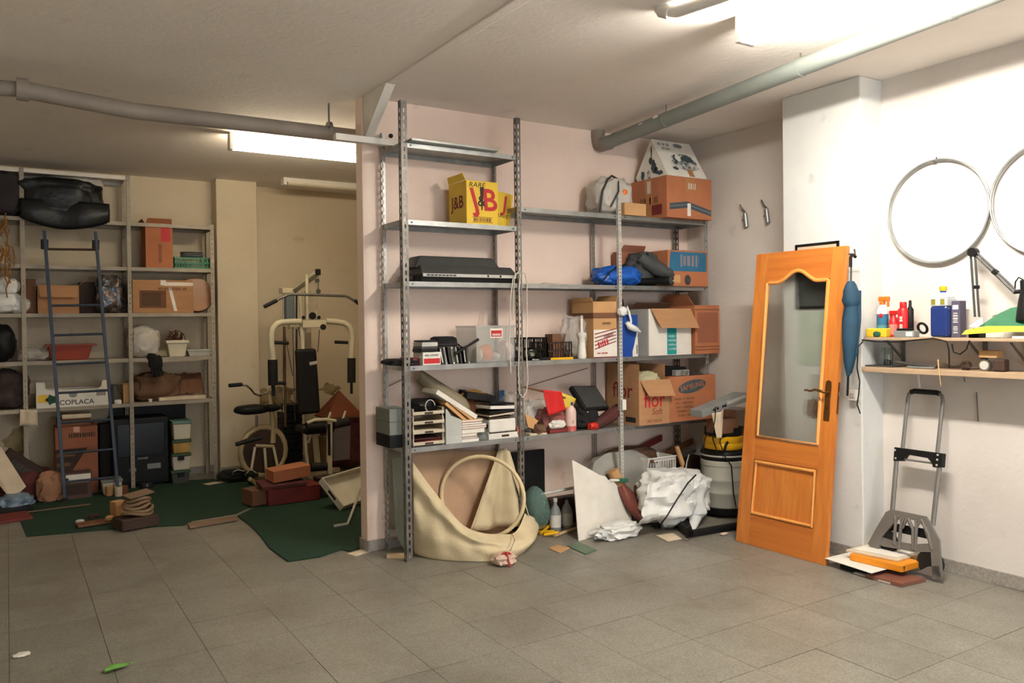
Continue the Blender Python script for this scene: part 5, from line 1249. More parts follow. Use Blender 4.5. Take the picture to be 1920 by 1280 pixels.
# umbrella
uy = -2.04
hk = P(1597, 484, Y=uy); tip = P(1591, 742, Y=uy)
t = thing('folded_umbrella', 'folded petrol blue umbrella hanging from a hook on the pillar', 'umbrella', tip)
def U(v, du=0, dy=0): q = P(1596 - (v-484)*.012 + du, v, Y=uy); q.y += dy; return q
part('canopy', MB().tube([U(527), U(533), U(545,0), U(560,1), U(575,2), U(600,0), U(640,-1), U(680,-2), U(705,-3)], [.018,.032,.046,.050,.043,.050,.045,.030,.010], 12), CLOTH_U, t)
part('strap', MB().tube([U(552), U(562,1), U(572,2)], [.046,.056,.046], 14), CLOTH_U, t)
part('fold', MB().tube([U(545,6,-.035), U(600,5,-.035), U(660,3,-.028), U(700,0,-.01)], [.014,.018,.012,.004], 8), CLOTH_U, t)
part('ferrule', MB().tube([U(700,-3), U(742,-4)], .007, 8), BLACK, t)
part('shaft', MB().tube([U(486), U(530)], .006, 8), DGREY, t)
part('grip', MB().tube([U(482,8), U(478,5), U(478,1), U(483,-1), U(500,-1)], .010, 8), BLACK, t)
solo('wall_hook', MB().tube([Vector((hk.x+.02,-2.006,hk.z+.03)), Vector((hk.x+.02,-2.05,hk.z+.025)), Vector((hk.x+.005,-2.055,hk.z+.055))], .006, 8), STEEL_D, 'small dark wall hook carrying the blue umbrella', 'hook')
q = P(1577, 738, X=-.222)
t = thing('wall_switch', 'small white switch box on the pillar beside the door latch', 'switch', (q.x, q.y, q.z-.03))
part('box', MB().box(-.262, -.222, -1.93, -1.99, q.z-.035, q.z+.035), WHITE, t, bev=.005)
part('rocker', MB().box(-.268, -.262, -1.945, -1.975, q.z-.015, q.z+.015), LGREY, t, bev=.002)
solo('hanging_cable', MB().tube([P(1618,640,Y=-2.03), P(1609,650,Y=-2.03), P(1607,690,Y=-2.03), P(1612,715,Y=-2.03), P(1610,740,Y=-2.03), P(1607,758,Y=-2.03), P(1613,775,Y=-2.03)], .004, 6), BLACK, 'thin black cable dangling from the upper wall shelf past the pillar', 'cable')
# hooks on the recessed wall
for (u, v, lb) in ((1400,400,'left'),(1440,392,'right')):
    q = P(u, v, X=XR2-.01)
    t = thing('wall_hook', '%s of two steel spring hooks screwed to the recessed wall' % lb, 'hook', q, 'spring hooks on the recessed wall')
    part('body', MB().tube([q + Vector((-.02,0,.0)), q + Vector((-.02,-.015,-.11))], .018, 12), STEEL, t)
    part('hook', MB().tube([q + Vector((.012,.02,.01)), q + Vector((-.02,.02,.03)), q + Vector((-.03,.03,.06)), q + Vector((-.015,.05,.075))], .006, 8), STEEL_D, t)
    part('screw', MB().tube([q + Vector((.012,.04,-.05)), q + Vector((-.002,.04,-.05))], .006, 8), STEEL_D, t)

# ------------------------------------------------------------------ wheel rims on the right wall
for (u0, cy_, cz_, lb) in ((1757, -2.382, 2.187, 'left, whole in view'), (1950, -3.012, 2.185, 'right, cut by the picture edge')):
    t = thing('bicycle_hoop', 'bare grey bicycle rim hung flat on the right wall, %s' % lb, 'rim', (-.02, cy_, cz_-.32), 'bare rims on the right wall')
    for (r, x, w_) in ((.312,-.012,.006),(.306,-.022,.005),(.312,-.032,.006)):
        part('rim_ring', MB().tube([Vector((x, cy_ + r*math.cos(2*math.pi*k/72), cz_ + r*math.sin(2*math.pi*k/72))) for k in range(72)], w_, 8, closed=True), STEEL, t)
    part('valve', MB().tube([Vector((-.022, cy_, cz_+.306)), Vector((-.022, cy_, cz_+.33))], .005, 8), DGREY, t)
    solo('nail', MB().tube([Vector((.002, cy_+.012, cz_+.296)), Vector((-.05, cy_+.012, cz_+.302))], .004, 6), STEEL_D, 'nail under the rim top, %s' % ('left rim' if cy_ > -2.6 else 'right rim'), 'nail')

# ------------------------------------------------------------------ two plank shelves on the right wall
ZU, ZL = 1.425, 1.238
yb_, ye_ = -2.0-.015, -3.6
t = thing('wall_shelf', 'upper thin plank shelf on the right wall carrying bottles and the desk lamp', 'shelf', (-.1, -2.7, ZU-.02))
part('plank', MB().box(-.215, -.001, ye_, yb_, ZU-.018, ZU), WOOD_S, t, bev=.002)
for u in (1686, 1840, 1918):
    yy = P(u, 655, X=-.05).y
    part('bracket', MB().box(-.012, -.002, yy-.012, yy+.012, ZU-.16, ZU-.019).prism([(-.012,yy-.004,ZU-.15),(-.012,yy-.004,ZU-.13),(-.17,yy-.004,ZU-.022),(-.19,yy-.004,ZU-.022)], (0,.008,0)), STEEL_D, t)
t2 = thing('wall_shelf', 'lower plank shelf on the right wall strewn with tools', 'shelf', (-.1, -2.7, ZL-.03))
part('plank', MB().box(-.225, -.001, ye_, yb_+.01, ZL-.032, ZL), WOOD_S, t2, bev=.002)
def S(u, x, z=None): 
    q = P(u, 640, X=x); return Vector((x, q.y, ZU if z is None else z))
# spray bottle
q = S(1655, -.13)
t = thing('spray_bottle', 'blue and white spray bottle with an orange trigger on the upper wall shelf', 'bottle', q)
part('body', MB().lathe([(.030,0),(.034,.006),(.034,.145)], q, n=20), BLUE_T, t); part('shoulder', MB().lathe([(.034,.145),(.034,.16),(.028,.185),(.014,.20),(.013,.215)], q, n=20), WHITE, t)
part('trigger', MB().box(q.x-.016, q.x+.016, q.y-.045, q.y+.02, q.z+.225, q.z+.255).box(q.x-.008, q.x+.008, q.y-.045, q.y-.032, q.z+.19, q.z+.23).lathe([(.018,.205),(.018,.228)], q, n=14), ORANGE, t, bev=.004)
part('label', MB().lathe([(.0346,.02),(.0346,.075)], q, n=20), mat('dull_teal_label', (70,122,130), .6), t); part('badge', MB().blob((q.x-.036, q.y, q.z+.03), (.006,.036,.02), 2, .1, 2, .9, 2), LGREY, t)
part('badge', MB().blob((q.x-.030, q.y-.008, q.z+.12), (.014,.03,.03), 1, .1, 2, .9, 2), RED, t)
q = S(1676, -.12)
t = thing('red_spray_bottle', 'small red trigger bottle between the blue spray and the red can', 'bottle', q)
part('body', MB().lathe([(.026,0),(.030,.006),(.030,.085),(.020,.12),(.012,.13),(.012,.14)], q, n=18), RED, t)
part('label', MB().lathe([(.0305,.015),(.0305,.08)], q, n=18), mat('pinkish_label', (186,120,110), .6), t)
part('trigger', MB().box(q.x-.012, q.x+.012, q.y-.02, q.y+.025, q.z+.14, q.z+.165).box(q.x-.006, q.x+.006, q.y+.012, q.y+.022, q.z+.11, q.z+.142), RED, t, bev=.003)
q = S(1694, -.12)
t = thing('lubricant_can', 'bright red can with white upright lettering on the upper wall shelf', 'can', q)
part('body', MB().lathe([(.030,0),(.032,.004),(.032,.165),(.026,.178)], q, n=20), RED, t); part('cap', MB().lathe([(.020,.178),(.021,.18),(.020,.215),(.018,.218)], q, n=16), RED, t)
scrib(t, (q.x-.033, q.y-.006, q.z+.085), Vector((0,0,1)), Vector((0,1,0)), .09, .022, PAPER, words=2, seed=12)
q = S(1707, -.10)
solo('black_bottle', MB().lathe([(.018,0),(.02,.004),(.02,.17),(.009,.19),(.008,.225),(.002,.228)], q, n=14), BLACK, 'slim black bottle right of the red can', 'bottle')
a, b = S(1630, -.17), S(1667, -.17)
t = thing('sponge_packet', 'yellow sponge packet with a green mark at the near end of the upper wall shelf', 'packet', (a+b)/2)
part('body', MB().box(-.205, -.15, b.y, a.y, ZU, ZU+.055), YELLOW, t, bev=.006); part('green_mark', MB().blob((-.208, (a.y+b.y)/2-.01, ZU+.002), (.012,.05,.035), 4, .2, 2, .8, 3), GREEN_D, t)
a, b = S(1681, -.18), S(1719, -.18)
t = thing('plastic_case', 'clear grey plastic case with dark contents on the upper wall shelf edge', 'case', (a+b)/2)
part('body', MB().box(-.21, -.15, b.y, a.y, ZU, ZU+.04), GREY, t, bev=.004); part('black_tool', MB().box(-.2, -.16, b.y+.03, a.y-.01, ZU+.041, ZU+.055), BLACK, t, bev=.004); part('white_patch', MB().box(-.2112, -.21, b.y+.01, b.y+.05, ZU+.008, ZU+.034), WHITE, t)
q = S(1730, -.13)
t = thing('magnifier', 'black ring-shaped magnifier on a short stand, upper wall shelf', 'magnifier', q)
part('ring', MB().tube([q + Vector((-.012*math.sin(k*.4488), .028*math.cos(k*.4488), .055+.03*math.sin(k*.4488))) for k in range(14)], .008, 8, closed=True), BLACK, t)
part('stand', MB().tube([q + Vector((0,.04,.004)), q + Vector((0,.028,.03))], .009, 8).tube([q + Vector((0,.05,.008)), q + Vector((-.03,.16,.012))], .008, 8), BLACK, t)
# blue liquid bottle
q = S(1769, -.115)
t = thing('coolant_bottle', 'large clear bottle half full of blue liquid with a yellow cap', 'bottle', q)
def sqb(mb, z0, z1, w0, w1): return mb.hexa([(q.x-w0,q.y-w0,z0),(q.x+w0,q.y-w0,z0),(q.x+w0,q.y+w0,z0),(q.x-w0,q.y+w0,z0)], [(q.x-w1,q.y-w1,z1),(q.x+w1,q.y-w1,z1),(q.x+w1,q.y+w1,z1),(q.x-w1,q.y+w1,z1)])
part('liquid', sqb(MB(), ZU+.004, ZU+.185, .052, .052), mat('blue_liquid', (30,48,104), .15, 0, .05), t, bev=.012)
part('clear_top', sqb(sqb(MB(), ZU+.185, ZU+.235, .0525, .0525), ZU+.235, ZU+.265, .0525, .02), mat('clear_pet', (214,216,220), .15, 0, 0, alpha=.75), t, bev=.008)
part('neck', MB().lathe([(.017,.262),(.017,.278)], q, n=16), BLUE, t); part('cap', MB().lathe([(.02,.276),(.021,.28),(.02,.302),(.001,.305)], q, n=18), YEL_D, t)
for s_ in (-.025, .03): part('sticker', MB().box(q.x-.0545, q.x-.0525, q.y+s_-.012, q.y+s_+.012, ZU+.195, ZU+.228), mat('olive_label', (130,126,40), .6), t)
a, b = S(1787, -.10), S(1804, -.10)
t = thing('bulb_box', 'narrow violet-blue packet with pale lettering beside the blue bottle', 'box', (a+b)/2)
part('body', MB().box(-.12, -.055, b.y, a.y, ZU, ZU+.215), mat('violet_blue_card', (74,70,88), .6), t, bev=.002); scrib(t, (-.12, (a.y+b.y)/2, ZU+.085), Vector((0,0,1)), Vector((0,1,0)), .12, .03, LGREY, words=2, seed=13)
part('flash', MB().box(-.1208, -.12, b.y+.01, a.y-.01, ZU+.165, ZU+.19), PAPER, t)
# clamp lamp with folding arm
la = lambda u, v: P(u, v, X=-.10)
t = thing('desk_lamp', 'black folding-arm desk lamp clamped to the upper wall shelf', 'lamp', S(1826, -.1))
b0 = la(1832, 606); 
part('clamp', MB().box(-.14, -.06, b0.y-.03, b0.y+.03, ZU, ZU+.03).box(-.125, -.075, b0.y-.02, b0.y+.015, ZU+.03, ZU+.055), BLACK, t, bev=.005)
for dx in (-.012, .012):
    part('lower_arm', MB().tube([la(1832,594)+Vector((0,dx,0)), la(1824,475)+Vector((0,dx,0))], .0065, 8), DGREY, t)
    part('upper_arm', MB().tube([la(1826,472)+Vector((0,0,dx)), la(1903,546)+Vector((0,0,dx))], .0065, 8), DGREY, t)
part('elbow', MB().tube([la(1825,473)-Vector((.02,0,0)), la(1825,473)+Vector((.02,0,0))], .026, 14), BLACK, t)
part('spring_clip', MB().cbox(la(1866,510), (.02,.03,.03), (.7,0,0)), BLACK, t, bev=.003); part('spring_clip', MB().cbox(la(1831,538), (.02,.03,.02)), BLACK, t, bev=.003)
part('wrist', MB().tube([la(1903,547), la(1918,546)], .012, 10), BLACK, t)
ca, cb = la(1925,524), la(1938,598)
part('shade', MB().tube([ca, ca.lerp(cb,.25), ca.lerp(cb,.55), cb], [.032,.038,.06,.085], 20), BLACK, t)
part('cord', MB().tube([la(1903,540), la(1904,528), la(1910,520), la(1918,524)], .004, 6), BLACK, t)
# folders on the shelf
t = thing('green_folder', 'dark green card folder propped on the yellow folder, upper wall shelf', 'folder', S(1890,-.1))
gp = [P(1835,612,X=-.17), P(1872,588,X=-.12), P(1895,577,X=-.10), P(1960,566,X=-.06), P(1960,612,X=-.17)]
part('cover', MB().prism(gp, (.006,0,.0)), mat('green_card', (40,98,66), .7), t)
part('white_sheet', MB().prism([P(1816,612,X=-.19), P(1842,595,X=-.16), P(1843,607,X=-.17), P(1832,613,X=-.18)], (.004,0,0)), PAPER, t)
solo('yellow_folder', MB().prism([P(1803,627,X=-.212), P(1810,619,X=-.20), P(1850,611,X=-.19), P(1965,611,X=-.19), P(1965,622,X=-.20), P(1880,622,X=-.205)], (.06,0,.0)), LIME, 'lime yellow folder lying at the shelf edge under the green folder', 'folder')
solo('white_notebook', MB().box(-.212, -.10, P(1960,630,X=-.2).y, P(1900,630,X=-.2).y, ZU, ZU+.012), PAPER, 'white notebook edge at the right end of the upper wall shelf', 'notebook')
solo('paper_stand', MB().prism([P(1857,592,X=-.04), P(1876,588,X=-.04), P(1876,578,X=-.03), P(1857,580,X=-.03)], (.003,0,0)), LGREY, 'small grey card standing behind the green folder', 'card')
# lower shelf
q = P(1664, 683, X=-.12); q.z = ZL
t = thing('glass_jar', 'small clear glass jar on the lower wall shelf', 'jar', q)
part('glass', MB().lathe([(.03,0),(.033,.005),(.033,.10),(.028,.11),(.027,.12),(.024,.12),(.025,.108),(.029,.098),(.029,.012),(.001,.010)], q, n=20), GLASS, t)
part('screws', MB().blob((q.x,q.y,q.z+.012), (.045,.045,.035), 4, .3, 3, .8, 2), DGREY, t)
def tool(name, label, pts, r, m, x=-.15, dz=.012):
    return solo(name, MB().tube([Vector((x, P(u, 690, X=x).y, ZL+dz+h_)) for u, h_ in pts], r, 8), m, label, 'tool')
tool('file_tool', 'long dark file lying on the lower wall shelf beside the jar', [(1680,0.02),(1720,.008),(1756,.0)], .010, DGREY)
tool('spanner', 'thin grey spanner at the edge of the lower wall shelf', [(1702,0),(1752,0)], .007, STEEL, -.2, .008)
tool('wire_bundle', 'dark wire bundle in the middle of the lower wall shelf', [(1768,.02),(1785,.005),(1800,.01),(1812,.03),(1820,.0),(1850,.006)], .007, BROWN_D)
solo('black_clip', MB().blob((-.15, P(1812,690,X=-.15).y, ZL), (.05,.05,.055), 6, .3, 3, .8, 3), BROWN_D, 'small dark clip standing on the lower wall shelf', 'clip')
solo('screwdriver', MB().tube([P(1759,674,X=-.21), P(1760,690,X=-.23), P(1764,724,X=-.232)], [.004,.003,.0015], 8), TAN, 'tan handled screwdriver hung on the lower shelf edge', 'screwdriver')
solo('flat_board', MB().box(-.19, -.05, P(1690,690,X=-.1).y, P(1622,690,X=-.1).y, ZL, ZL+.010), DGREY, 'flat dark board at the near end of the lower wall shelf', 'board')
q = P(1848, 684, X=-.17); q.z = ZL
t = thing('bicycle_light', 'silver bicycle headlight with a dark holder on the lower wall shelf', 'light', q)
part('reflector', MB().tube([q + Vector((.05,0,.034)), q + Vector((.02,0,.034)), q + Vector((-.015,0,.034))], [.014,.03,.034], 18), CHROME, t); part('lens', MB().tube([q + Vector((-.015,0,.034)), q + Vector((-.019,0,.034))], .024, 18), LGREY, t)
part('holder', MB().box(q.x-.0, q.x+.06, q.y-.10, q.y-.035, ZL, ZL+.07), BROWN_D, t, bev=.01)
solo('small_carton', MB().box(-.14, -.06, P(1876,665,X=-.1).y, P(1842,665,X=-.1).y, ZL+.075, ZL+.115), CARD_T, 'small tan carton resting on the bicycle headlight holder', 'box', bev=.002)
solo('shelf_cable', MB().tube([P(1616,637,X=-.218), P(1640,640,X=-.222), P(1680,641,X=-.222), P(1720,637,X=-.222), P(1750,634,X=-.222), P(1775,640,X=-.222), P(1779,655,X=-.222), P(1780,690,X=-.2)], .004, 6).tube([P(1785,645,X=-.222), P(1788,660,X=-.222), P(1800,664,X=-.222), P(1812,655,X=-.222), P(1818,638,X=-.222)], .004, 6), BLACK, 'black cable strung along the upper wall shelf edge with a drooping loop', 'cable')
for (u, v0, v1, m_, lb, nm) in ((1721,697,727,WHITE,'white rod hanging below the lower wall shelf above the hand truck','rod'),(1806,697,716,STEEL_D,'thin wire hanging below the lower wall shelf','wire'),(1831,735,790,STEEL_D,'bent wire hanging from a nail on the right wall','wire')):
    solo('hanging_%s' % nm, MB().tube([P(u,v0,X=-.06 if v0 < 730 else -.01), P(u+3,v1,X=-.05 if v0 < 730 else -.01)], .007 if m_ == WHITE else .003, 6), m_, lb, nm)

# ------------------------------------------------------------------ folding hand truck
h0 = Vector((-.235, -2.2, 0)); hn = Vector((-1.09, 0, .185)).normalized()
def T_(u, v, off=0.0): return PP(u, v, h0, hn) + hn*off
t = thing('hand_truck', 'folded grey metal hand truck with black grips leaning on the right wall', 'hand truck', (-.2, -2.2, 0))
GUN = mat('gunmetal', (130,126,121), .42, .45, .1)
part('handle', MB().tube([T_(1692,842), T_(1702,748), T_(1705,738), T_(1711,733), T_(1735,734), T_(1758,737), T_(1766,741), T_(1768,751), T_(1757,852)], .0115, 10), GUN, t)
part('grip', MB().tube([T_(1708,735), T_(1714,733), T_(1756,736), T_(1762,738)], .016, 10), BLACKR, t)
part('lower_tube', MB().tube([T_(1682,850), T_(1673,960)], .014, 10), GUN, t); part('lower_tube', MB().tube([T_(1763,862), T_(1749,985)], .014, 10), GUN, t)
part('clamp_bar', MB().prism([T_(1680,838,.02), T_(1770,850,.02), T_(1768,876,.02), T_(1752,876,.02), T_(1750,868,.02), T_(1742,859,.02), T_(1702,852,.02), T_(1694,864,.02), T_(1678,864,.02)], -hn*.045), BLACK, t, bev=.004)
part('clamp_rod', MB().tube([T_(1690,860), T_(1755,869)], .006, 8), GUN, t)
for (u, v) in ((1682,844),(1683,859),(1762,853),(1761,862),(1760,872)): part('rivet', MB().tube([T_(u,v,.02), T_(u,v,.024)], .006, 8), LGREY, t)
# pressed base plate with arched openings (ribs and rim)
outl = [T_(1676,955,.03), T_(1740,968,.03), T_(1749,982,.03), T_(1765,1012,.03), T_(1771,1084,.03), T_(1754,1086,.03), T_(1750,1030,.03), T_(1735,985,.03), T_(1722,976,.03), T_(1690,970,.03), T_(1660,1005,.03), T_(1652,1030,.03), T_(1632,1020,.03), T_(1648,990,.03), T_(1666,960,.03)]
part('plate_rim', MB().prism(outl, -hn*.02), GUN, t)
for pts in ([(1682,966),(1684,980),(1681,1020)], [(1700,970),(1694,985),(1690,1030)], [(1707,971),(1716,990),(1717,1030)], [(1722,975),(1723,990),(1720,1032)], [(1735,980),(1745,1000),(1752,1030)]):
    part('plate_rib', MB().tube([T_(*p, .026) for p in pts], .010, 8), GUN, t)
for pts in ([(1684,980),(1690,966),(1697,982)], [(1697,990),(1705,974),(1714,990)], [(1723,988),(1733,974),(1742,992)]):
    part('arch', MB().tube([T_(*p, .026) for p in pts], .008, 8), GUN, t)
part('cross_strap', MB().prism([T_(1662,978,.005), T_(1750,994,.005), T_(1748,1012,.005), T_(1660,992,.005)], -hn*.01), BLACK, t)
part('plate_web', MB().prism([T_(1648,1003,.026), T_(1680,1014,.026), T_(1720,1020,.026), T_(1754,1018,.026), T_(1757,1035,.026), T_(1720,1034,.026), T_(1660,1024,.026), T_(1644,1014,.026)], -hn*.008), GUN, t)
part('axle', MB().tube([T_(1650,1030,-.02), T_(1752,1062,-.02)], .008, 8), STEEL_D, t)
for (u, v) in ((1660,1015),(1744,1055)):
    c = T_(u, v, .0); part('wheel', MB().tube([c - Vector((.012,0,0)), c + Vector((.022,0,0))], .075, 24), BLACKR, t)
part('foot', MB().prism([T_(1725,1072,.03), T_(1771,1086,.03), T_(1765,1060,.03), T_(1745,1062,.03)], -hn*.012), GUN, t)
# paper pile in front of it
def slab(name, label, cat, c3, zt, th, m, group=None, bev=.001, mk=solo):
    a, b, c = [P(u, v, Z=zt) for u, v in c3]; d = a + c - b
    return solo(name, MB().prism([a, b, c, d], (0,0,-th)), m, label, cat, group, bev=bev)
slab('brown_folder', 'brown plastic folder at the bottom of the paper pile', 'folder', ((1622,1076),(1690,1094),(1736,1084)), .022, .02, mat('brown_plastic', (120,78,66), .3))
slab('clear_sleeve', 'clear sleeve with papers under the brown folder', 'sleeve', ((1600,1072),(1668,1092),(1720,1080)), .012, .010, BAG_C)
solo('cardboard_tube', MB().tube([P(1577,1061,Z=.02), P(1625,1072,Z=.02)], .016, 12), BLACK, 'black tube end under the white sheet of the paper pile', 'tube')
slab('white_sheet', 'large white sheet jutting left under the orange box', 'paper', ((1546,1046),(1634,1074),(1716,1052)), .048, .003, PAPER)
a, b, c = [P(u, v, Z=.088) for u, v in ((1593,1038),(1690,1061),(1740,1048))]; d = a + c - b
t = thing('orange_box', 'flat orange-yellow carton in the middle of the paper pile', 'box', (a+c)/2 - Vector((0,0,.04)))
part('body', MB().prism([a, b, c, d], (0,0,-.038)), mat('orange_card', (228,142,26), .5), t, bev=.002)
nb = (c-b).normalized().cross(Vector((0,0,1))); nb = nb if (nb.y < 0) else -nb
part('tab_slot', MB().prism([b + (c-b)*.07 + nb*.001 - Vector((0,0,.006)), b + (c-b)*.13 + nb*.001 - Vector((0,0,.006)), b + (c-b)*.10 + nb*.001 - Vector((0,0,.034))], nb*.0005), INK, t)
slab('paper_stack', 'stack of loose cream sheets on top of the orange box', 'paper', ((1586,1030),(1684,1049),(1728,1036)), .102, .012, PAPER_B)
slab('white_envelope', 'white sheet topmost of the paper pile', 'paper', ((1600,1028),(1682,1044),(1724,1033)), .108, .005, PAPER)
# ------------------------------------------------------------------ things on the far rack
def LXu(u, y=YLF, v=600): return P(u, v, Y=y).x
A_, B_, C_, D_, E_ = LZ[4], LZ[3], LZ[2], LZ[1], LZ[0]     # shelf heights from the top down
x0, x1 = LXu(36), LXu(200)
t = thing('black_bin_bag', 'bulging black plastic bag filling the top left bay of the far rack', 'bag', ((x0+x1)/2, 3.4, A_-.02))
part('body', MB().blob(((x0+x1)/2-.01, 3.47, A_), (x1-x0, .36, .37), 201, .13, 1.8, .45, 5, ridge=.25), BAG_K, t)
part('sagging_skirt', MB().grid(24, 8, lambda a, b: Vector((x0 + .02 + a*(x1-x0+.02), 3.30 - .015*math.sin(a*11) - .03*math.sin(math.pi*b), A_ + .16 - b*(.17 + .09*math.sin(math.pi*a)**.8)))), BAG_K, t, solid=.004)
solo('pale_bag', MB().blob((LXu(150), 3.55, A_+.2), (.46,.25,.26), 202, .15, 2, .8, 4, ridge=.3), BAG_C, 'pale plastic bag bulging behind the black bag near the ceiling', 'bag')
solo('dark_coat', MB().blob((LXu(8), 3.45, A_), (.34,.32,.40), 203, .15, 2, .6, 4), mat('dusk_cloth', (52,48,52), .9), 'dark coat stuffed at the top left edge of the far rack', 'coat')
mb = MB()
for k in range(60):
    a = random.uniform(-.12,.10); s_ = random.uniform(1.95,2.65)
    p = Vector((LXu(6)+a*.8, 3.25+random.uniform(-.05,.05), s_)); q = p + Vector((random.uniform(-.05,.05), random.uniform(-.03,.03), -random.uniform(.08,.2)))
    mb.tube([p, p.lerp(q,.5)+Vector((random.uniform(-.02,.02),0,0)), q], .006, 5)
tag(solo('dried_plant_bundle', mb, STRAW, 'bundle of brown dried stalks hanging at the left edge of the far rack', 'dried plants', kind='stuff'))
b = bx(266, 276, 327, 420, B_, YLF+.02); b = b[:3] + (3.62,) + b[4:]
t = carton('carton', 'tall orange-tan carton with a red label on the far rack', b, CARD_O, tape=False, flaps=(('front', 50, .07), ('left', 30, .05)))
part('red_label', MB().box(b[0]+.14, b[0]+.225, b[2]-.001, b[2], b[5]-.17, b[5]-.03), INK_R, t)
scrib(t, (b[0]+.13, b[2], b[4]+.14), Vector((0,0,1)), Vector((-1,0,0)), .18, .035, CARD_D, words=1, seed=14)
q0, q1 = LXu(329), LXu(401)-.02
crate('plastic_basket', 'small green slatted basket at the right end of the far rack', q0, q1, 3.36, 3.62, B_, B_+.115, GREEN)
for k in range(3):
    solo('dinner_plate', MB().lathe([(.03,0),(.09,.006),(.11,.016),(.112,.022),(.09,.012),(.001,.008)], ((q0+q1)/2+.02, 3.48, B_+.116+k*.018), n=28), GREY, 'grey plate in the pile on the green basket, %s of three' % ('lowest','middle','topmost')[k], 'plate', 'grey plates on the green basket')
b = bx(246, 250, 364, 525, C_, YLF+.0); b = b[:3] + (3.66,) + b[4:]; x0, x1, y0, y1, z0, z1 = b
t = carton('carton', 'wide tan carton printed with a microwave oven on the far rack', b, CARD, tape=True, tapem=TAPE_C)
part('oven_print', MB().box(x0+.06, x0+.30, y0-.001, y0, z0+.05, z0+.22), CARD_D, t); part('window_print', MB().box(x0+.08, x0+.25, y0-.002, y0, z0+.07, z0+.20), mat('brown_ink', (88,62,44), .8), t)
part('tape', MB().prism([(x0+.32,y0-.0015,z0+.25),(x0+.35,y0-.0015,z0+.25),(x0+.40,y0-.0015,z0+.02),(x0+.37,y0-.0015,z0+.02)], (0,.0015,0)), TAPE_C, t)
part('tape', MB().box(x0+.28, x1, y0-.0015, y0, z1-.055, z1-.02), TAPE_C, t); scrib(t, (x0+.36, y0, z1-.085), FX, FZ, .26, .03, CARD_D, words=2, seed=15)
t = thing('guitar', 'brown rounded guitar body poking out beside the microwave carton', 'guitar', (LXu(375),3.5,C_))
part('body', MB().lathe([(.001,0),(.17,0),(.175,.02),(.175,.06),(.17,.08),(.001,.08)], (LXu(366,3.5), 3.50, C_+.175), Matrix.Rotation(math.radians(80),4,'X'), 28), mat('guitar_wood', (150,98,56), .35, 0, .15), t)
part('rim', MB().lathe([(.176,.0),(.179,.01),(.176,.02)], (LXu(366,3.5), 3.50, C_+.175), Matrix.Rotation(math.radians(80),4,'X'), 28), BROWN_D, t)
# bay A third shelf
b = bx(40, 72, 150, 535, C_, YLF+.08); b = b[:3]+(3.66,)+b[4:]
carton('carton', 'tan open carton behind the ladder on the far rack', b, CARD, open_top=True, flaps=(('front', 160, .12), ('right', 40, .08)))
solo('dark_carton', MB().box(LXu(40,3.5), b[0]-.01, 3.45, 3.68, C_, C_+.32), CARD_D, 'dark carton in shade left of the tan open carton', 'box', bev=.004)
solo('dark_carton', MB().box(b[1]+.01, LXu(184,3.5), 3.5, 3.68, C_, C_+.30), BROWN_D, 'dark carton in shade right of the tan open carton', 'box', bev=.004)
solo('foil_bag', MB().blob((LXu(208), 3.44, C_), (.24,.22,.36), 205, .2, 2.3, .65, 4, ridge=.4), mat('patterned_foil', (52,62,70), .2, .5, .8, 22, bump=.8, bscale=20, two=(120,104,96)), 'shiny dark patterned foil bag on the far rack', 'bag')
for k, (u, dz, s_) in enumerate(((6,0,(.32,.26,.20)),(14,.17,(.2,.2,.16)),(34,0,(.2,.26,.17)))):
    solo('white_bag', MB().blob((LXu(u), 3.46-.04*k+.1*(k==2), C_+dz), s_, 206+k, .16, 2, .8, 4), BAG_W, ('white stuffed bag at the left edge of the far rack','small white bag on top of the left edge bag','greyish bag right of the white stuffed bag')[k], 'bag')
# fourth shelf
solo('white_bag', MB().blob((LXu(273), 3.44, D_), (.27,.24,.31), 211, .16, 2.2, .8, 4, ridge=.35), BAG_C, 'knotted pale plastic bag above the black glove', 'bag')
t = thing('black_glove', 'black cloth glove hanging over the shelf edge below the pale bag', 'glove', (LXu(291),3.3,D_-.2))
gx = LXu(290, 3.30)
part('palm', MB().blob((gx, 3.295, D_-.12), (.13,.05,.15), 212, .15, 2, .8, 3), BLACK_C, t)
for k in range(4): part('finger', MB().tube([Vector((gx-.035+.026*k,3.295,D_-.10)), Vector((gx-.03+.03*k,3.29,D_-.15)), Vector((gx-.02+.026*k,3.29,D_-.175-.012*(k in (1,2))))], .013, 8), BLACK_C, t)
part('cuff', MB().tube([Vector((gx-.05,3.33,D_+.012)), Vector((gx-.02,3.30,D_+.01)), Vector((gx,3.295,D_-.02))], .035, 10), BLACK_C, t)
q = Vector((LXu(332), 3.40, D_))
t = thing('flower_pot', 'white tapered flower pot with a dried brown plant on the far rack', 'flower pot', q)
part('pot', MB().hexa([(q.x-.07,q.y-.07,D_),(q.x+.07,q.y-.07,D_),(q.x+.07,q.y+.07,D_),(q.x-.07,q.y+.07,D_)], [(q.x-.095,q.y-.09,D_+.15),(q.x+.095,q.y-.09,D_+.15),(q.x+.095,q.y+.09,D_+.15),(q.x-.095,q.y+.09,D_+.15)]), IVORY, t, bev=.006)
part('rim', MB().box(q.x-.105, q.x+.105, q.y-.10, q.y+.10, D_+.135, D_+.165), IVORY, t, bev=.004)
mb = MB()
for k in range(26):
    a = random.uniform(0,6.28); r = random.uniform(.02,.13); e = q + Vector((r*math.cos(a), r*.7*math.sin(a), .18+random.uniform(0,.09)))
    mb.tube([q + Vector((random.uniform(-.05,.05),random.uniform(-.05,.05),.15)), e], .007, 5)
part('dried_plant', mb, mat('dried_leaf', (84,48,36), .9), t); part('wire_hoop', MB().tube([q + Vector((.08*math.cos(k*.4),-.04,.16+.10*math.sin(k*.4))) for k in range(9)], .004, 6), BROWN_D, t)
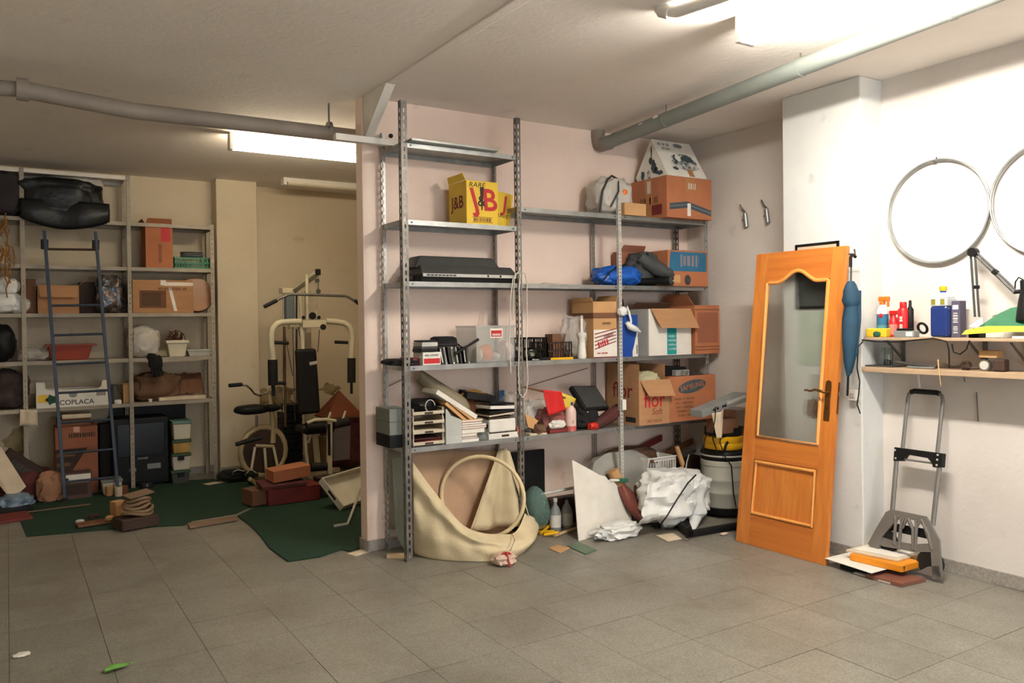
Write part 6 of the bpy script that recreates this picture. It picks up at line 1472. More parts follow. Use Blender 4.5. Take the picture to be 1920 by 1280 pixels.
x0, x1 = LXu(352), LXu(402)-.02
t = thing('white_planter', 'low white planter box at the right end of the far rack', 'planter', ((x0+x1)/2, 3.42, D_))
part('body', MB().hexa([(x0+.02,3.36,D_),(x1-.02,3.36,D_),(x1-.02,3.5,D_),(x0+.02,3.5,D_)], [(x0,3.34,D_+.06),(x1,3.34,D_+.06),(x1,3.52,D_+.06),(x0,3.52,D_+.06)]), LGREY, t, bev=.004); part('rim', MB().box(x0-.006, x1+.004, 3.334, 3.526, D_+.055, D_+.068), LGREY, t, bev=.002)
x0, x1 = LXu(92), LXu(170)
t = thing('red_basin', 'red-orange plastic basin with spread rim behind the ladder', 'basin', ((x0+x1)/2, 3.45, D_))
part('body', MB().hexa([(x0+.02,3.36,D_),(x1-.02,3.36,D_),(x1-.02,3.6,D_),(x0+.02,3.6,D_)], [(x0-.01,3.33,D_+.13),(x1+.01,3.33,D_+.13),(x1+.01,3.63,D_+.13),(x0-.01,3.63,D_+.13)]), TERRAC, t, bev=.008); part('rim', MB().box(x0-.03, x1+.05, 3.32, 3.64, D_+.13, D_+.145), TERRAC, t, bev=.004)
solo('clear_bag', MB().blob((LXu(64), 3.45, D_), (.24,.24,.13), 215, .2, 2.2, .8, 4, ridge=.3), BAG_CL, 'clear bag left of the red-orange basin on the far rack', 'bag')
solo('black_helmet', MB().blob((LXu(2), 3.40, D_+.0), (.22,.26,.34), 216, .08, 2, .9, 4), BLACK, 'black rounded object at the left picture edge on the far rack', 'helmet')
solo('dark_carton', MB().box(LXu(18,3.45), LXu(34,3.45)-.012, 3.4, 3.66, D_, D_+.20), BROWN_D, 'small dark carton right of the black rounded object', 'box', bev=.004)
# fifth shelf
x0, x1 = LXu(65,YLF-.01), LXu(201,YLF-.01); y0 = YLF-.008
t = thing('fruit_crate', 'white fruit crate with black lettering and raised corners on the far rack', 'crate', ((x0+x1)/2, 3.5, E_))
hh, hc = .16, .235
part('front_panel', MB().prism([(x0,y0,E_),(x1,y0,E_),(x1,y0,E_+hc),(x1-.05,y0,E_+hc),(x1-.06,y0,E_+hh+.02),(x1-.09,y0,E_+hh),(x0+.10,y0,E_+hh),(x0+.075,y0,E_+hh+.02),(x0+.07,y0,E_+hc),(x0,y0,E_+hc)], (0,.006,0)), PAPER, t)
part('back_panel', MB().box(x0, x1, 3.62, 3.626, E_, E_+hh), PAPER, t); part('base', MB().box(x0, x1, y0+.006, 3.62, E_, E_+.006), PAPER, t)
for x in (x0, x1-.006): part('side_panel', MB().box(x, x+.006, y0+.006, 3.62, E_+.006, E_+hc-.02), PAPER, t)
xm = (x0+x1)/2
txt(t, 'COPLACA', (xm+.03, y0, E_+.04), FX, FZ, .062, INK, bold=.01)
pts = [Vector((x0+.12+.035*math.cos(k*.63)*(1+.5*(k%2)), y0-.001, E_+.075+.035*math.sin(k*.63)*(1+.5*(k%2)))) for k in range(10)]
part('plant_mark', MB().add(pts, [tuple(range(10))]), GREEN_D, t)
part('yellow_print', MB().box(x0+.01, x0+.09, y0-.001, y0, E_+.05, E_+.12), YELLOW, t)
pts = [Vector((xm+.0+.035*math.cos(k*.4488), y0-.001, E_+.115+.03*math.sin(k*.4488))) for k in range(14)]
part('round_mark', MB().add(pts, [tuple(range(14))]), GREY, t)
mb = MB()
for k in range(7): mb.box(x1-.10+k*.011, x1-.10+k*.011+.006, y0-.001, y0, E_+.09, E_+.15)
part('bar_code', mb, INK, t)
q = Vector((LXu(214), 3.40, E_)); solo('dark_can', MB().lathe([(.05,0),(.055,.01),(.055,.10),(.04,.13),(.03,.14),(.028,.18),(.001,.182)], q, n=20), DGREY, 'dark rounded can right of the white fruit crate', 'can')
solo('tan_box', MB().box(LXu(230), LXu(250), 3.38, 3.55, E_, E_+.18), CARD_T, 'small tan box beside the middle upright of the far rack', 'box', bev=.003)
solo('small_jar', MB().lathe([(.03,0),(.032,.005),(.032,.03),(.02,.04),(.001,.041)], (LXu(219), 3.345, E_), n=14), WHITE, 'tiny white jar lid before the dark can', 'lid')
solo('torn_cardboard', MB().blob((LXu(295), 3.5, E_), (.42,.30,.27), 221, .22, 2.2, .6, 4, ridge=.3), CLOTH_B, 'brown crumpled cloth heap in the lower right bay of the far rack', 'cloth')
solo('torn_sheet', MB().grid(26, 8, lambda a, b: Vector((LXu(300) + a*.42, 3.45 + .12*b, E_ + .05 + b*.20 + .03*noise.noise(Vector((a*9,b*3,1)))))), CARD_D, 'torn brown cardboard sheet behind the crumpled cloth heap', 'cardboard', solid=.004)
solo('folded_newspaper', MB().cbox((LXu(340), 3.42, E_+.02), (.44,.18,.035), (0,0,.04)), PAPER_B, 'folded newspaper on the shelf before the torn cardboard', 'newspaper', bev=.004)
q = Vector((LXu(280), 3.345, E_)); solo('small_cup', MB().lathe([(.015,0),(.02,.03),(.018,.03),(.001,.004)], q, n=14), WHITE, 'tiny white cup at the shelf edge of the lower right bay', 'cup')
solo('dark_clothes', MB().blob((LXu(12), 3.5, E_), (.32,.30,.34), 222, .2, 2, .7, 4), mat('dark_print_cloth', (58,46,44), .9, 0, .5, 12, bump=.5, bscale=18), 'dark clothes heap at the left edge on the lowest far shelf', 'clothes')

# ------------------------------------------------------------------ under the far rack
def hangp(a, b): 
    p = P(38 + 32*a + 3*b*(a-.5), 768 + 30*b, Y=3.30); p.y += .01*math.sin(a*8); return p
solo('hanging_paper', MB().grid(8, 6, hangp), PAPER_B, 'cream paper hanging from the lowest shelf by the left upright', 'paper', solid=.001)
b = bx(88, 100, 180, 800, 0, 3.30); b = b[:3]+(3.62,)+b[4:]; x0, x1, y0, y1, z0, z1 = b
t = carton('carton', 'large red-brown carton with a dark zigzag print on the floor', b, CARD_R, tape=True)
part('zigzag_print', MB().prism([(x0+.0,y0-.001,z1-.20),(x0+.26,y0-.001,z1-.20),(x0+.0,y0-.001,z1-.62)], (0,.0012,0)), BROWN_D, t)
for k in range(3): part('print_bar', MB().box(x0+.01, x0+.16-.04*k, y0-.002, y0, z1-.27-.09*k, z1-.235-.09*k), CARD_D, t)
scrib(t, (x0+.22, y0, z1-.08), FX, FZ, .22, .045, BROWN_D, words=1, seed=16)
carton('carton', 'flat dark carton lying on the large red-brown one', (x0+.02, x1-.05, 3.36, 3.62, z1+.003, z1+.07), CARD_D, tape=False)
solo('white_book', MB().box(x0+.06, x0+.30, 3.34, 3.5, z1+.073, z1+.112), PAPER_B, 'pale book on the flat dark carton under the far rack', 'book', bev=.003)
q0 = P(122, 938, Z=0); q1 = P(176, 938, Z=0)
t = thing('small_printed_box', 'small box with a white label strip standing in front of the red-brown carton', 'box', (q0+q1)/2)
bz = P(150, 886, Y=q0.y).z
part('body', MB().box(q0.x, q1.x, q0.y, q0.y+.16, 0, bz), mat('dusky_mauve_card', (92,70,66), .8), t, bev=.004); part('white_label', MB().box(q0.x+.01, q1.x-.01, q0.y-.001, q0.y, bz-.085, bz-.012), PAPER, t)
part('dark_picture', MB().box(q0.x+.01, q0.x+.18, q0.y-.001, q0.y, .04, bz-.10), BROWN_D, t); part('dot', MB().tube([(q0.x+.02,q0.y,bz-.05),(q0.x+.02,q0.y-.003,bz-.05)], .012, 10), INK, t)
# black suitcase and TV
solo('black_suitcase', MB().box(LXu(183,3.4), LXu(206,3.4)+.03, 3.42, 3.7, 0, .62), BLACK_C, 'black suitcase between the red-brown carton and the big television', 'suitcase', bev=.02)
x0, x1 = LXu(212,3.33,850), LXu(318,3.33,850)
zt = P(265, 784, Y=3.33).z
t = thing('rear_projection_tv', 'big black box television standing under the far rack', 'television', ((x0+x1)/2, 3.5, 0))
part('cabinet', MB().box(x0, x1, 3.36, 3.74, .02, zt), BLACK, t, bev=.012)
part('screen', MB().box(x0+.04, x1-.04, 3.352, 3.36, .30, zt-.05), BLACK_G, t, bev=.004)
part('speaker_panel', MB().box(x0+.03, x1-.03, 3.350, 3.36, .05, .26), BLACK, t, bev=.004)
part('sticker', MB().box(x0+.30, x0+.42, 3.347, 3.350, .17, .22), GREY, t); part('button', MB().box(x0+.14, x0+.2, 3.347, 3.350, .16, .19), GREY, t)
scrib(t, (x0+.26, 3.352, .278), FX, FZ, .09, .02, GREY, words=1, seed=17)
part('foot', MB().box(x0+.05, x1-.05, 3.4, 3.7, 0, .022), BLACK, t)
solo('black_board', MB().box(LXu(205,3.6), LXu(350,3.6), 3.745, 3.77, 0, .78), BLACK, 'black panel standing behind the big television', 'board')
q = P(272, 912, Z=0)
solo('cd_spindle', MB().lathe([(.06,0),(.062,.004),(.062,.05),(.058,.055),(.001,.056)], (q.x, 3.26, 0), n=24), mat('smoked_plastic', (40,40,44), .12), 'dark disc spindle on the carpet before the television', 'spindle')
# stack of storage boxes
BX = mat('storage_box_body', (196,190,170), .4, 0, .06); LID_B = mat('lid_teal', (96,130,122), .5); LID_G = mat('lid_green', (46,74,46), .5)
z = 0
spec = ((.135,mat('smoky_box', (70,70,62), .4),LID_G,'smoky clear storage box, lowest in the stack beside the television'),(.165,BX,LID_G,'white storage box with a dark clasp, second in the stack beside the television'),(.135,mat('yellow_filled_box', (176,140,72), .45, 0, .3, 12),LID_G,'storage box with yellow contents, third in the stack beside the television'),(.185,BX,LID_B,'pale storage box with a teal lid, topmost in the stack beside the television'))
xa, xb = LXu(321,3.30,850), LXu(356,3.30,850)
for k, (h_, m_, l_, lb) in enumerate(spec):
    o_ = (.0,.01,.015,.02)[k]
    t = thing('storage_box', lb, 'storage box', ((xa+xb)/2, 3.4, z), 'storage boxes stacked beside the television')
    part('body', MB().hexa([(xa+o_+.01,3.30,z),(xb+o_-.015,3.30,z),(xb+o_-.015,3.55,z),(xa+o_+.01,3.55,z)], [(xa+o_,3.29,z+h_-.03),(xb+o_-.005,3.29,z+h_-.03),(xb+o_-.005,3.56,z+h_-.03),(xa+o_,3.56,z+h_-.03)]), m_, t, bev=.008)
    part('lid', MB().box(xa+o_-.008, xb+o_+.002, 3.282, 3.568, z+h_-.03, z+h_-.001), l_, t, bev=.006)
    if k in (0, 1): part('clasp', MB().box((xa+xb)/2-.03, (xa+xb)/2+.03, 3.276, 3.284, z+h_-.065, z+h_-.02), BLACK, t, bev=.003)
    z += h_
# left floor corner
A, B = P(-30, 838, Y=3.05), P(20, 938, Y=2.95)
ol = [P(-40,822,Y=3.12), P(2,838,Y=3.10), P(49,912,Y=2.98), P(21,937,Y=2.96), P(-40,860,Y=3.10)]
solo('leaning_sheet', MB().prism(ol, (0,.02,0)), PAPER_B, 'pale slanted panel leaning at the left picture edge on the floor', 'panel', bev=.002)
A, B = P(10,850,Y=3.25), P(80,893,Y=3.22)
d = (B-A).normalized(); n_ = Vector((-d.z,0,d.x))
t = thing('long_box', 'long dark box with faint lettering leaning behind the pale panel', 'box', (A+B)/2 - Vector((0,0,.3)))
part('body', MB().prism([A-n_*.12, B-n_*.12, B+n_*.05, A+n_*.05], (0,.12,0)), BROWN_D, t, bev=.004)
scrib(t, A.lerp(B,.6)-n_*.03, d, n_, .26, .06, DGREY, words=1, seed=18)
solo('dark_heap', MB().blob((LXu(40,3.3,900), 3.33, 0), (.55,.36,.28), 231, .25, 2, .8, 4), CLOTH_M, 'dark heap of cloth on the floor under the long dark box', 'cloth')
solo('paper_bag', MB().blob((LXu(95,3.1,920), 3.14, 0), (.20,.16,.26), 232, .25, 2.2, .7, 4, ridge=.4), mat('kraft_paper', (158,114,84), .8, 0, .15, 6), 'crumpled brown paper bag at the foot of the large carton', 'bag')
solo('blue_bag', MB().blob((P(28,950,Z=0).x, 2.98, 0), (.26,.24,.13), 233, .25, 2.2, .8, 4, ridge=.3), mat('pale_blue_film', (112,132,150), .3, 0, .2, 8, bump=.8, bscale=12), 'pale blue crumpled bag on the floor at the left picture edge', 'bag')
solo('black_tray', MB().cbox((P(15,956,Z=0).x, 2.86, .02), (.34,.24,.04), (0,0,.1)), BLACK, 'flat black tray under the pale blue bag', 'tray', bev=.008)
solo('red_mat', MB().cbox((P(8,968,Z=0).x, 2.55, .012), (.36,.3,.024), (0,0,.15)), RED_D, 'dark red folded mat on the floor at the left picture edge', 'mat', bev=.006)
# ladder
t = thing('metal_ladder', 'narrow blue-grey metal ladder leaning against the far rack', 'ladder', P(170, 935, Z=0))
La, Lb = P(83,432,Y=3.29), P(122,934,Z=0.0); Ra, Rb = P(179,434,Y=3.29), P(222,930,Z=0.0)
Lb.y = Rb.y = 3.02; Lb = P(122,934,Y=3.02); Rb = P(222,930,Y=3.02); Lb.z = Rb.z = 0.0
def rail(p, q): return MB().prism([p+Vector((-.014,-.012,0)), p+Vector((.014,-.012,0)), p+Vector((.014,.012,0)), p+Vector((-.014,.012,0))], q-p)
part('rail', rail(Lb, La), LADDER, t, bev=.003); part('rail', rail(Rb, Ra), LADDER, t, bev=.003)
for v in (467,573,628,682,735,790,846,898):
    f = (v-432)/(934-432); a_, b_ = La.lerp(Lb, f), Ra.lerp(Rb, f)
    part('rung', MB().tube([a_, b_], .011, 8), LADDER if v > 480 else BROWN_D, t)
for p in (La, Ra): part('top_hook', MB().box(p.x-.03, p.x+.03, p.y-.02, p.y+.02, p.z-.17, p.z-.08), BLACK, t, bev=.006)
for p in (Lb, Rb): part('foot', MB().box(p.x-.02, p.x+.02, p.y-.018, p.y+.018, 0, .04), BLACKR, t, bev=.004)
# carpets
def carpet(name, label, px, th=.006):
    pts = [P(u, v, Z=th) for u, v in px]
    return solo(name, MB().prism([Vector((p.x, p.y, th)) for p in pts], (0,0,-th+.0005)), CARPET, label, 'carpet', bev=.002)
carpet('green_carpet', 'dark green carpet on the back room floor under the ladder', [(50,1005),(190,993),(300,986),(345,984),(362,975),(443,962),(500,935),(500,905),(420,896),(240,906),(60,930),(38,975)])
carpet('green_carpet', 'dark green carpet piece with a pointed corner beside the partition end', [(445,966),(470,984),(490,1005),(505,1026),(540,1051),(600,1042),(640,1028),(655,1032),(672,1026),(690,1018),(700,940),(640,905),(520,905),(500,940)], .011)
solo('wood_strip', MB().prism([P(352,980,Z=.022), P(442,966,Z=.022), P(446,972,Z=.022), P(356,987,Z=.022)], (0,0,-.015)), mat('dull_wood', (128,104,82), .8), 'pale brown wood strip along the carpet edge', 'plank')
# floor tools
q = P(252, 992, Z=0)
t = thing('hose_box', 'low dark tray holding a coiled beige hose on the carpet edge', 'hose', q)
part('tray', MB().cbox((q.x+.02, q.y+.06, .05), (.28,.2,.085), (0,0,.25)), BROWN_D, t, bev=.008)
for k in range(5):
    c = Vector((q.x+.03+.01*math.sin(k*2), q.y+.06, .115+.026*k))
    part('hose_coil', MB().tube([c + Vector(((.105-.006*k)*math.cos(j*.2618), (.08-.004*k)*math.sin(j*.2618), .012*math.sin(j*.5236+k))) for j in range(24)], .013, 8, closed=True), mat('beige_hose', (128,102,76), .6), t)
part('card_on_top', MB().cbox((q.x+.04, q.y+.06, .258), (.19,.14,.006), (.06,-.12,.3)), MATS['dull_wood'], t)
q = P(222, 972, Z=0); solo('tape_roll_box', MB().cbox((q.x, q.y, .075), (.09,.09,.14), (0,0,.4)), CARD_T, 'small tan box beside the coiled hose', 'box', bev=.004)
q = P(190, 984, Z=0)
solo('wood_plank', MB().cbox((q.x, q.y+.02, .022), (.34,.12,.018), (0,0,.12)), BROWN, 'brown wooden board lying on the carpet left of the hose', 'plank', bev=.002)
for k, (u, v, s_, m_, lb) in enumerate(((150,982,(.07,.05,.03),LGREY,'small grey metal piece on the carpet at the wooden board'),(205,976,(.06,.05,.04),TAN,'small tan lump on the wooden board'),(175,972,(.09,.06,.04),BROWN_D,'dark lump on the wooden board'),(265,905,(.04,.03,.02),WHITE,'tiny white scrap by the disc spindle'))):
    q = P(u, v, Z=.03 if k in (1,2) else 0); solo('scrap_piece', MB().blob((q.x, q.y, .031 if k in (1,2) else .006), s_, 240+k, .3, 2.5, .8, 2), m_, lb, 'scrap')
q = P(202, 915, Z=0); 
t = thing('plastic_tub', 'cream plastic tub with a grey lid at the ladder foot', 'tub', (q.x, 3.17, 0))
part('tub', MB().hexa([(q.x-.07,3.10,.006),(q.x+.07,3.10,.006),(q.x+.07,3.24,.006),(q.x-.07,3.24,.006)], [(q.x-.085,3.08,.12),(q.x+.085,3.08,.12),(q.x+.085,3.26,.12),(q.x-.085,3.26,.12)]), IVORY, t, bev=.01); part('lid', MB().box(q.x-.09, q.x+.09, 3.075, 3.265, .12, .145), GREY, t, bev=.006)
for k, u in enumerate((206, 220, 228)):
    q = P(u, 930, Z=0); solo('tin_can', MB().lathe([(.035,0),(.037,.004),(.037,.085),(.034,.088),(.034,.08),(.001,.078)], (q.x+.01*k, q.y-.03*(k==1), .007), n=16), (CARD_T, PAPER_B, BROWN)[k], ('left','middle','right')[k] + ' one of three small tins at the ladder foot', 'tin', 'small tins at the ladder foot')
q = P(405, 905, Z=.008); solo('paper_sheet', MB().cbox((q.x, q.y, .010), (.22,.10,.002), (0,0,.3)), PAPER_B, 'cream paper sheet on the carpet by the rack end', 'paper')
q = P(108, 955, Z=0)
solo('wood_shavings', MB().cbox((q.x, q.y, .012), (.50,.03,.006), (0,0,.05)), MATS['dull_wood'], 'ragged pale strip along the carpet below the cartons', 'strip')

# litter on the tiles
q = P(220, 1256, Z=0)
t = thing('green_leaf', 'bright green leaf lying on the foreground tiles', 'leaf', q)
def leaf(a, b):
    w_ = .032*math.sin(math.pi*a)**.7*(b-.5)*2; c = Vector((q.x-.055+.11*a, q.y-.02+.05*a, .006+.01*math.sin(a*5)*abs(b-.5)))
    return c + Vector((-.4*w_, .9*w_, .010*abs(b-.5)*2))
part('blade', MB().grid(12, 5, leaf), LEAFG, t, solid=.001); part('stem', MB().tube([leaf(1,.5), leaf(1,.5)+Vector((.03,.012,.0))], .0016, 5), LEAFG, t)
q = P(41, 1229, Z=0)
solo('paper_scrap', MB().blob((q.x, q.y, 0), (.065,.05,.012), 251, .5, 3, .8, 3), PAPER, 'white paper scrap on the tiles near the left picture edge', 'scrap')
# ------------------------------------------------------------------ multi-gym
GY = 2.72
def G(u, v, y=GY): return P(u, v, Y=y)
t = thing('multi_gym', 'ivory multi-gym with black pads, butterfly arms and lat bar in the back room', 'exercise machine', P(585, 892, Y=GY+.1).xy.to_3d())
def bar(a, b, w_=.05, d_=None):
    d_ = d_ or w_; z = (b-a).normalized(); s_ = z.cross(Vector((0,1,0)));  s_ = s_.normalized() if s_.length > .05 else Vector((1,0,0)); f_ = s_.cross(z).normalized()
    c = [a + s_*(w_/2)*i + f_*(d_/2)*j for i, j in ((-1,-1),(1,-1),(1,1),(-1,1))]
    return MB().prism(c, b-a)
yb2 = GY+.22
part('main_upright', bar(Vector((G(578,900,yb2).x, yb2, .0)), G(577,545,yb2), .055), IVORY, t, bev=.004)
part('top_boom', bar(G(546,548,yb2+.25), G(595,512,GY-.12), .05), IVORY, t, bev=.004)
part('boom_end_cap', MB().cbox(G(596,510,GY-.14), (.045,.05,.06), (0,0,0)), BLACK, t, bev=.005)
part('front_tube', MB().tube([G(575,514,GY), G(577,606,GY)], .017, 10), IVORY, t); part('front_tube', MB().tube([G(592,522,GY), G(594,604,GY)], .012, 10), IVORY, t)
part('rear_tube', MB().tube([G(563,545,yb2), G(566,606,yb2)], .02, 10), IVORY, t)
part('head_bracket', MB().box(G(565,604).x, G(609,604).x, GY-.05, GY+.08, G(586,614).z, G(586,600).z), IVORY, t, bev=.006)
for (u, v, r) in ((586,592,.036),(569,595,.018),(598,595,.018),(606,613,.03)): part('knob', MB().tube([G(u,v,GY-.06), G(u,v,GY-.02)], r, 16), BLACK, t)
part('stack_head', MB().box(G(527,545,yb2+.2).x, G(549,545,yb2+.2).x, yb2+.15, yb2+.28, G(537,550,yb2+.2).z, G(537,540,yb2+.2).z), IVORY, t, bev=.005)
part('stack_shroud', MB().box(G(535,580,yb2+.2).x, G(551,580,yb2+.2).x, yb2+.16, yb2+.28, G(540,600,yb2+.2).z, G(540,553,yb2+.2).z), mat('slate_plastic', (110,118,122), .4), t, bev=.006)
part('pulley_lower_box', MB().box(G(543,612,yb2).x, G(562,612,yb2).x, yb2-.02, yb2+.08, G(550,617,yb2).z, G(550,608,yb2).z), IVORY, t, bev=.004)
for u in (532, 556): part('guide_rod', MB().tube([G(u,550,yb2+.22), Vector((G(u,800,yb2+.22).x, yb2+.22, .5))], .010, 8), CHROME if u == 532 else DGREY, t)
part('guide_rod', MB().tube([G(533,612,yb2+.1), G(535,800,yb2+.1)], .014, 8), mat('rusty_rod', (98,72,50), .6), t)
for (a, b) in (((549,612),(553,790)),((559,612),(566,650)),((534,625),(549,705)),((599,618),(596,660)),((597,520),(597,548))): part('cable', MB().tube([G(*a, GY+.05), G(*b, GY+.05)], .004, 6), DGREY, t)
for (u, v, r) in ((595,526,.022),(597,546,.024)): part('pulley', MB().tube([G(u,v,GY-.13), G(u,v,GY-.10)], r, 18), DGREY, t)
lb = part('lat_bar', MB().tube([G(497,574,GY-.12), G(519,562,GY-.12), G(540,553,GY-.12), G(546,551.5,GY-.12), G(600,553,GY-.12), G(648,555,GY-.12), G(655,558,GY-.12), G(679,573,GY-.12)], .013, 10), STEEL_D, t)
part('bar_grip', MB().tube([G(495,575,GY-.12), G(519,563,GY-.12)], .019, 10), BLACKR, lb); part('bar_grip', MB().tube([G(665,563,GY-.12), G(680,575,GY-.12)], .019, 10), BLACKR, lb)
arm = [(564,603),(545,603),(528,604),(519,607),(512,615),(509,626),(509,640),(512,674)]
part('butterfly_arm', MB().tube([G(*p, GY-.03) for p in arm], .030, 14), IVORY, t)
arm = [(611,602),(630,603),(644,605),(653,610),(659,620),(661,632),(660,645),(658,672)]
part('butterfly_arm', MB().tube([G(*p, GY-.03) for p in arm], .030, 14), IVORY, t)
part('arm_pad', MB().tube([G(511,674,GY-.03), G(512,722,GY-.03)], .046, 18), BLACKR, t); part('arm_pad', MB().tube([G(659,671,GY-.03), G(659,717,GY-.03)], .042, 18), BLACKR, t)
part('arm_end', MB().tube([G(512,722,GY-.03), G(513,742,GY-.03)], .018, 10), BLACKR, t); part('arm_end', MB().tube([G(659,717,GY-.03), G(659,738,GY-.03)], .014, 10), BLACKR, t)
for (a, b) in (((515,642),(541,643)),((628,641),(652,642)),((518,718),(536,718))): part('hand_grip', MB().tube([G(*a, GY-.06), G(*b, GY-.06)], .017, 10), BLACKR, t)
bc = [G(555,655,GY-.06), G(594,653,GY-.06), G(602,774,GY-.16), G(562,778,GY-.16)]
part('backrest', MB().hexa([p + Vector((0,.07,0)) for p in bc], bc), BLACK, t, bev=.025)
part('backrest_badge', MB().prism([G(580,679,GY-.095), G(595,676,GY-.095), G(595,682,GY-.095), G(581,685,GY-.095)], (0,.004,0)), LGREY, t)
part('backrest_post', MB().tube([G(566,612,GY+.0), G(568,660,GY+.0)], .022, 10), IVORY, t)
# weight stack
x0, x1 = G(526,850,yb2+.25).x, G(562,850,yb2+.25).x
for k in range(10): part('weight_plate', MB().box(x0, x1, yb2+.14, yb2+.36, .10+k*.055, .10+k*.055+.05), BLACK, t, bev=.004)
part('stack_top', MB().box(x0+.04, x1+.04, yb2+.14, yb2+.36, .66, .73), BLACK, t, bev=.006)
part('stack_base', MB().box(x0-.03, x1+.06, yb2+.12, yb2+.38, .0, .09), DGREY, t, bev=.006)
# seat, leg rollers, front post
part('seat', MB().cbox(G(590,803,GY-.20), (.30,.34,.07), (0,0,0)), BLACK, t, bev=.025)
part('seat_post', MB().tube([Vector((G(596,800,GY-.1).x, GY-.1, .06)), G(590,806,GY-.1)], .03, 10), IVORY, t)
part('leg_post', bar(Vector((G(617,895,GY-.4).x, GY-.40, .0)), G(618,790,GY-.40), .045), IVORY, t, bev=.004)
part('leg_slot', MB().box(G(617,800,GY-.43).x-.012, G(617,800,GY-.43).x+.012, GY-.43, GY-.422, .30, G(617,795,GY-.43).z), BLACK, t)
part('leg_tube', MB().tube([G(576,793,GY-.42), G(590,787,GY-.42), G(612,786,GY-.42), G(630,789,GY-.42)], .016, 10), IVORY, t)
part('leg_roller', MB().tube([G(574,800,GY-.40), G(608,798,GY-.40)], .042, 16), BLACKR, t); part('leg_roller', MB().tube([G(626,796,GY-.40), G(654,790,GY-.40)], .042, 16), BLACKR, t)
part('leg_roller', MB().tube([G(582,876,GY-.40), G(612,874,GY-.40)], .042, 16), BLACKR, t)
for (u, v) in ((620,772),(648,770)): part('prong', MB().tube([G(u-6,v+18,GY-.3), G(u,v,GY-.3)], .012, 8), IVORY, t)
part('base_rail', MB().box(G(578,890,yb2).x-.035, G(578,890,yb2).x+.035, GY-.45, yb2+.3, .0, .05), IVORY, t, bev=.006)
part('cross_rail', MB().box(G(578,890,yb2).x-.3, G(578,890,yb2).x+.35, yb2+.02, yb2+.08, .0, .05), IVORY, t, bev=.006)
part('seat_bracket', MB().tube([G(578,830,GY-.25), G(584,812,GY-.25), G(600,800,GY-.25)], .014, 8).tube([G(572,800,GY-.30), G(574,845,GY-.30), G(580,890,GY-.30)], .014, 8), IVORY, t)
solo('tan_cushion', MB().cbox(G(598,845,GY+.02), (.26,.06,.30), (.1,0,0)), mat('tan_cushion', (120,100,72), .9), 'tan cushion standing behind the seat frame of the multi-gym', 'cushion', bev=.02)
solo('upright_sheet', MB().cbox(G(640,830,GY+.15), (.18,.04,.36), (.1,0,0)), mat('lilac_grey', (112,102,108), .7), 'lilac grey panel behind the multi-gym leg post', 'panel', bev=.006)
# exercise bike
BY = 2.95
def Bk(u, v, y=BY): return P(u, v, Y=y)
t = thing('exercise_bike', 'old ivory exercise bike with a black saddle beside the multi-gym', 'exercise bike', Vector((Bk(497,890).x, BY, 0)))
FR = mat('yellowed_frame', (176,160,122), .4, .2, .12)
part('handlebar', MB().tube([Bk(452,721,BY-.15), Bk(462,722,BY-.15), Bk(470,729,BY-.1), Bk(477,738,BY), Bk(487,741,BY), Bk(500,737,BY+.05), Bk(506,728,BY+.15), Bk(515,722,BY+.25)], .011, 8), CHROME, t)
part('handle_grip', MB().tube([Bk(430,722.5,BY-.2), Bk(453,720.5,BY-.15)], .019, 10), BLACKR, t)
part('stem', MB().tube([Bk(505,740,BY), Bk(512,790,BY), Bk(511,830,BY)], [.018,.03,.034], 12), FR, t)
part('saddle', MB().blob(Bk(472,777,BY-.05), (.34,.20,.10), 301, .06, 1.5, .8, 3), BLACK, t); part('saddle_nose', MB().blob(Bk(506,772,BY-.05), (.22,.09,.075), 302, .05, 1.5, .9, 3), BLACK, t)
part('seat_post', MB().tube([Bk(481,778,BY-.02), Bk(482,818,BY)], .014, 10), CHROME, t)
part('wheel_guard', MB().tube([Vector((Bk(494,870).x + .22*math.cos(k*.285), BY, .30 + .24*math.sin(k*.285))) for k in range(22)], .03, 10, closed=True), FR, t)
part('flywheel', MB().tube([Vector((Bk(494,870).x, BY-.02, .30)), Vector((Bk(494,870).x, BY+.02, .30))], .21, 30), BROWN_D, t)
part('top_tube', MB().tube([Bk(478,835,BY), Bk(513,836,BY)], .026, 10), FR, t)
for (a, b) in (((496,840),(500,892)),((513,838),(524,888)),((478,838),(468,895))): part('fork', MB().tube([Bk(*a, BY-.06), Vector((Bk(*b, BY-.06).x, BY-.06, .03))], .014, 8), IVORY, t)
part('pedal_arm', MB().tube([Bk(442,833,BY-.1), Bk(462,827,BY-.1), Bk(490,820,BY-.1)], [.020,.024,.02], 10), BLACKR, t)
part('rear_foot', MB().tube([Vector((Bk(470,900,BY).x, BY-.22, .028)), Vector((Bk(470,900,BY).x, BY+.22, .028))], .022, 10), FR, t); part('front_foot', MB().tube([Vector((Bk(520,895,BY).x, BY-.22, .028)), Vector((Bk(520,895,BY).x, BY+.22, .028))], .022, 10), FR, t)
part('pedal', MB().cbox(Bk(471,888,BY-.18), (.12,.09,.035), (.2,.1,0)), BLACKR, t, bev=.006); part('pedal_strap', MB().tube([Bk(460,890,BY-.2), Bk(470,878,BY-.22), Bk(485,890,BY-.2)], .006, 6), LGREY, t)
solo('shoulder_bag', MB().blob((P(445,900,Z=0).x, 3.12, .007), (.40,.26,.11), 311, .2, 2, .8, 4), BLACK_C, 'black flattened bag on the carpet left of the exercise bike', 'bag')
solo('bag_strap', MB().tube([P(432,896,Z=.02), P(438,884,Z=.14), P(446,880,Z=.16), P(460,884,Z=.12)], .006, 6), LGREY, 'pale looped strap over the black flattened bag', 'strap')
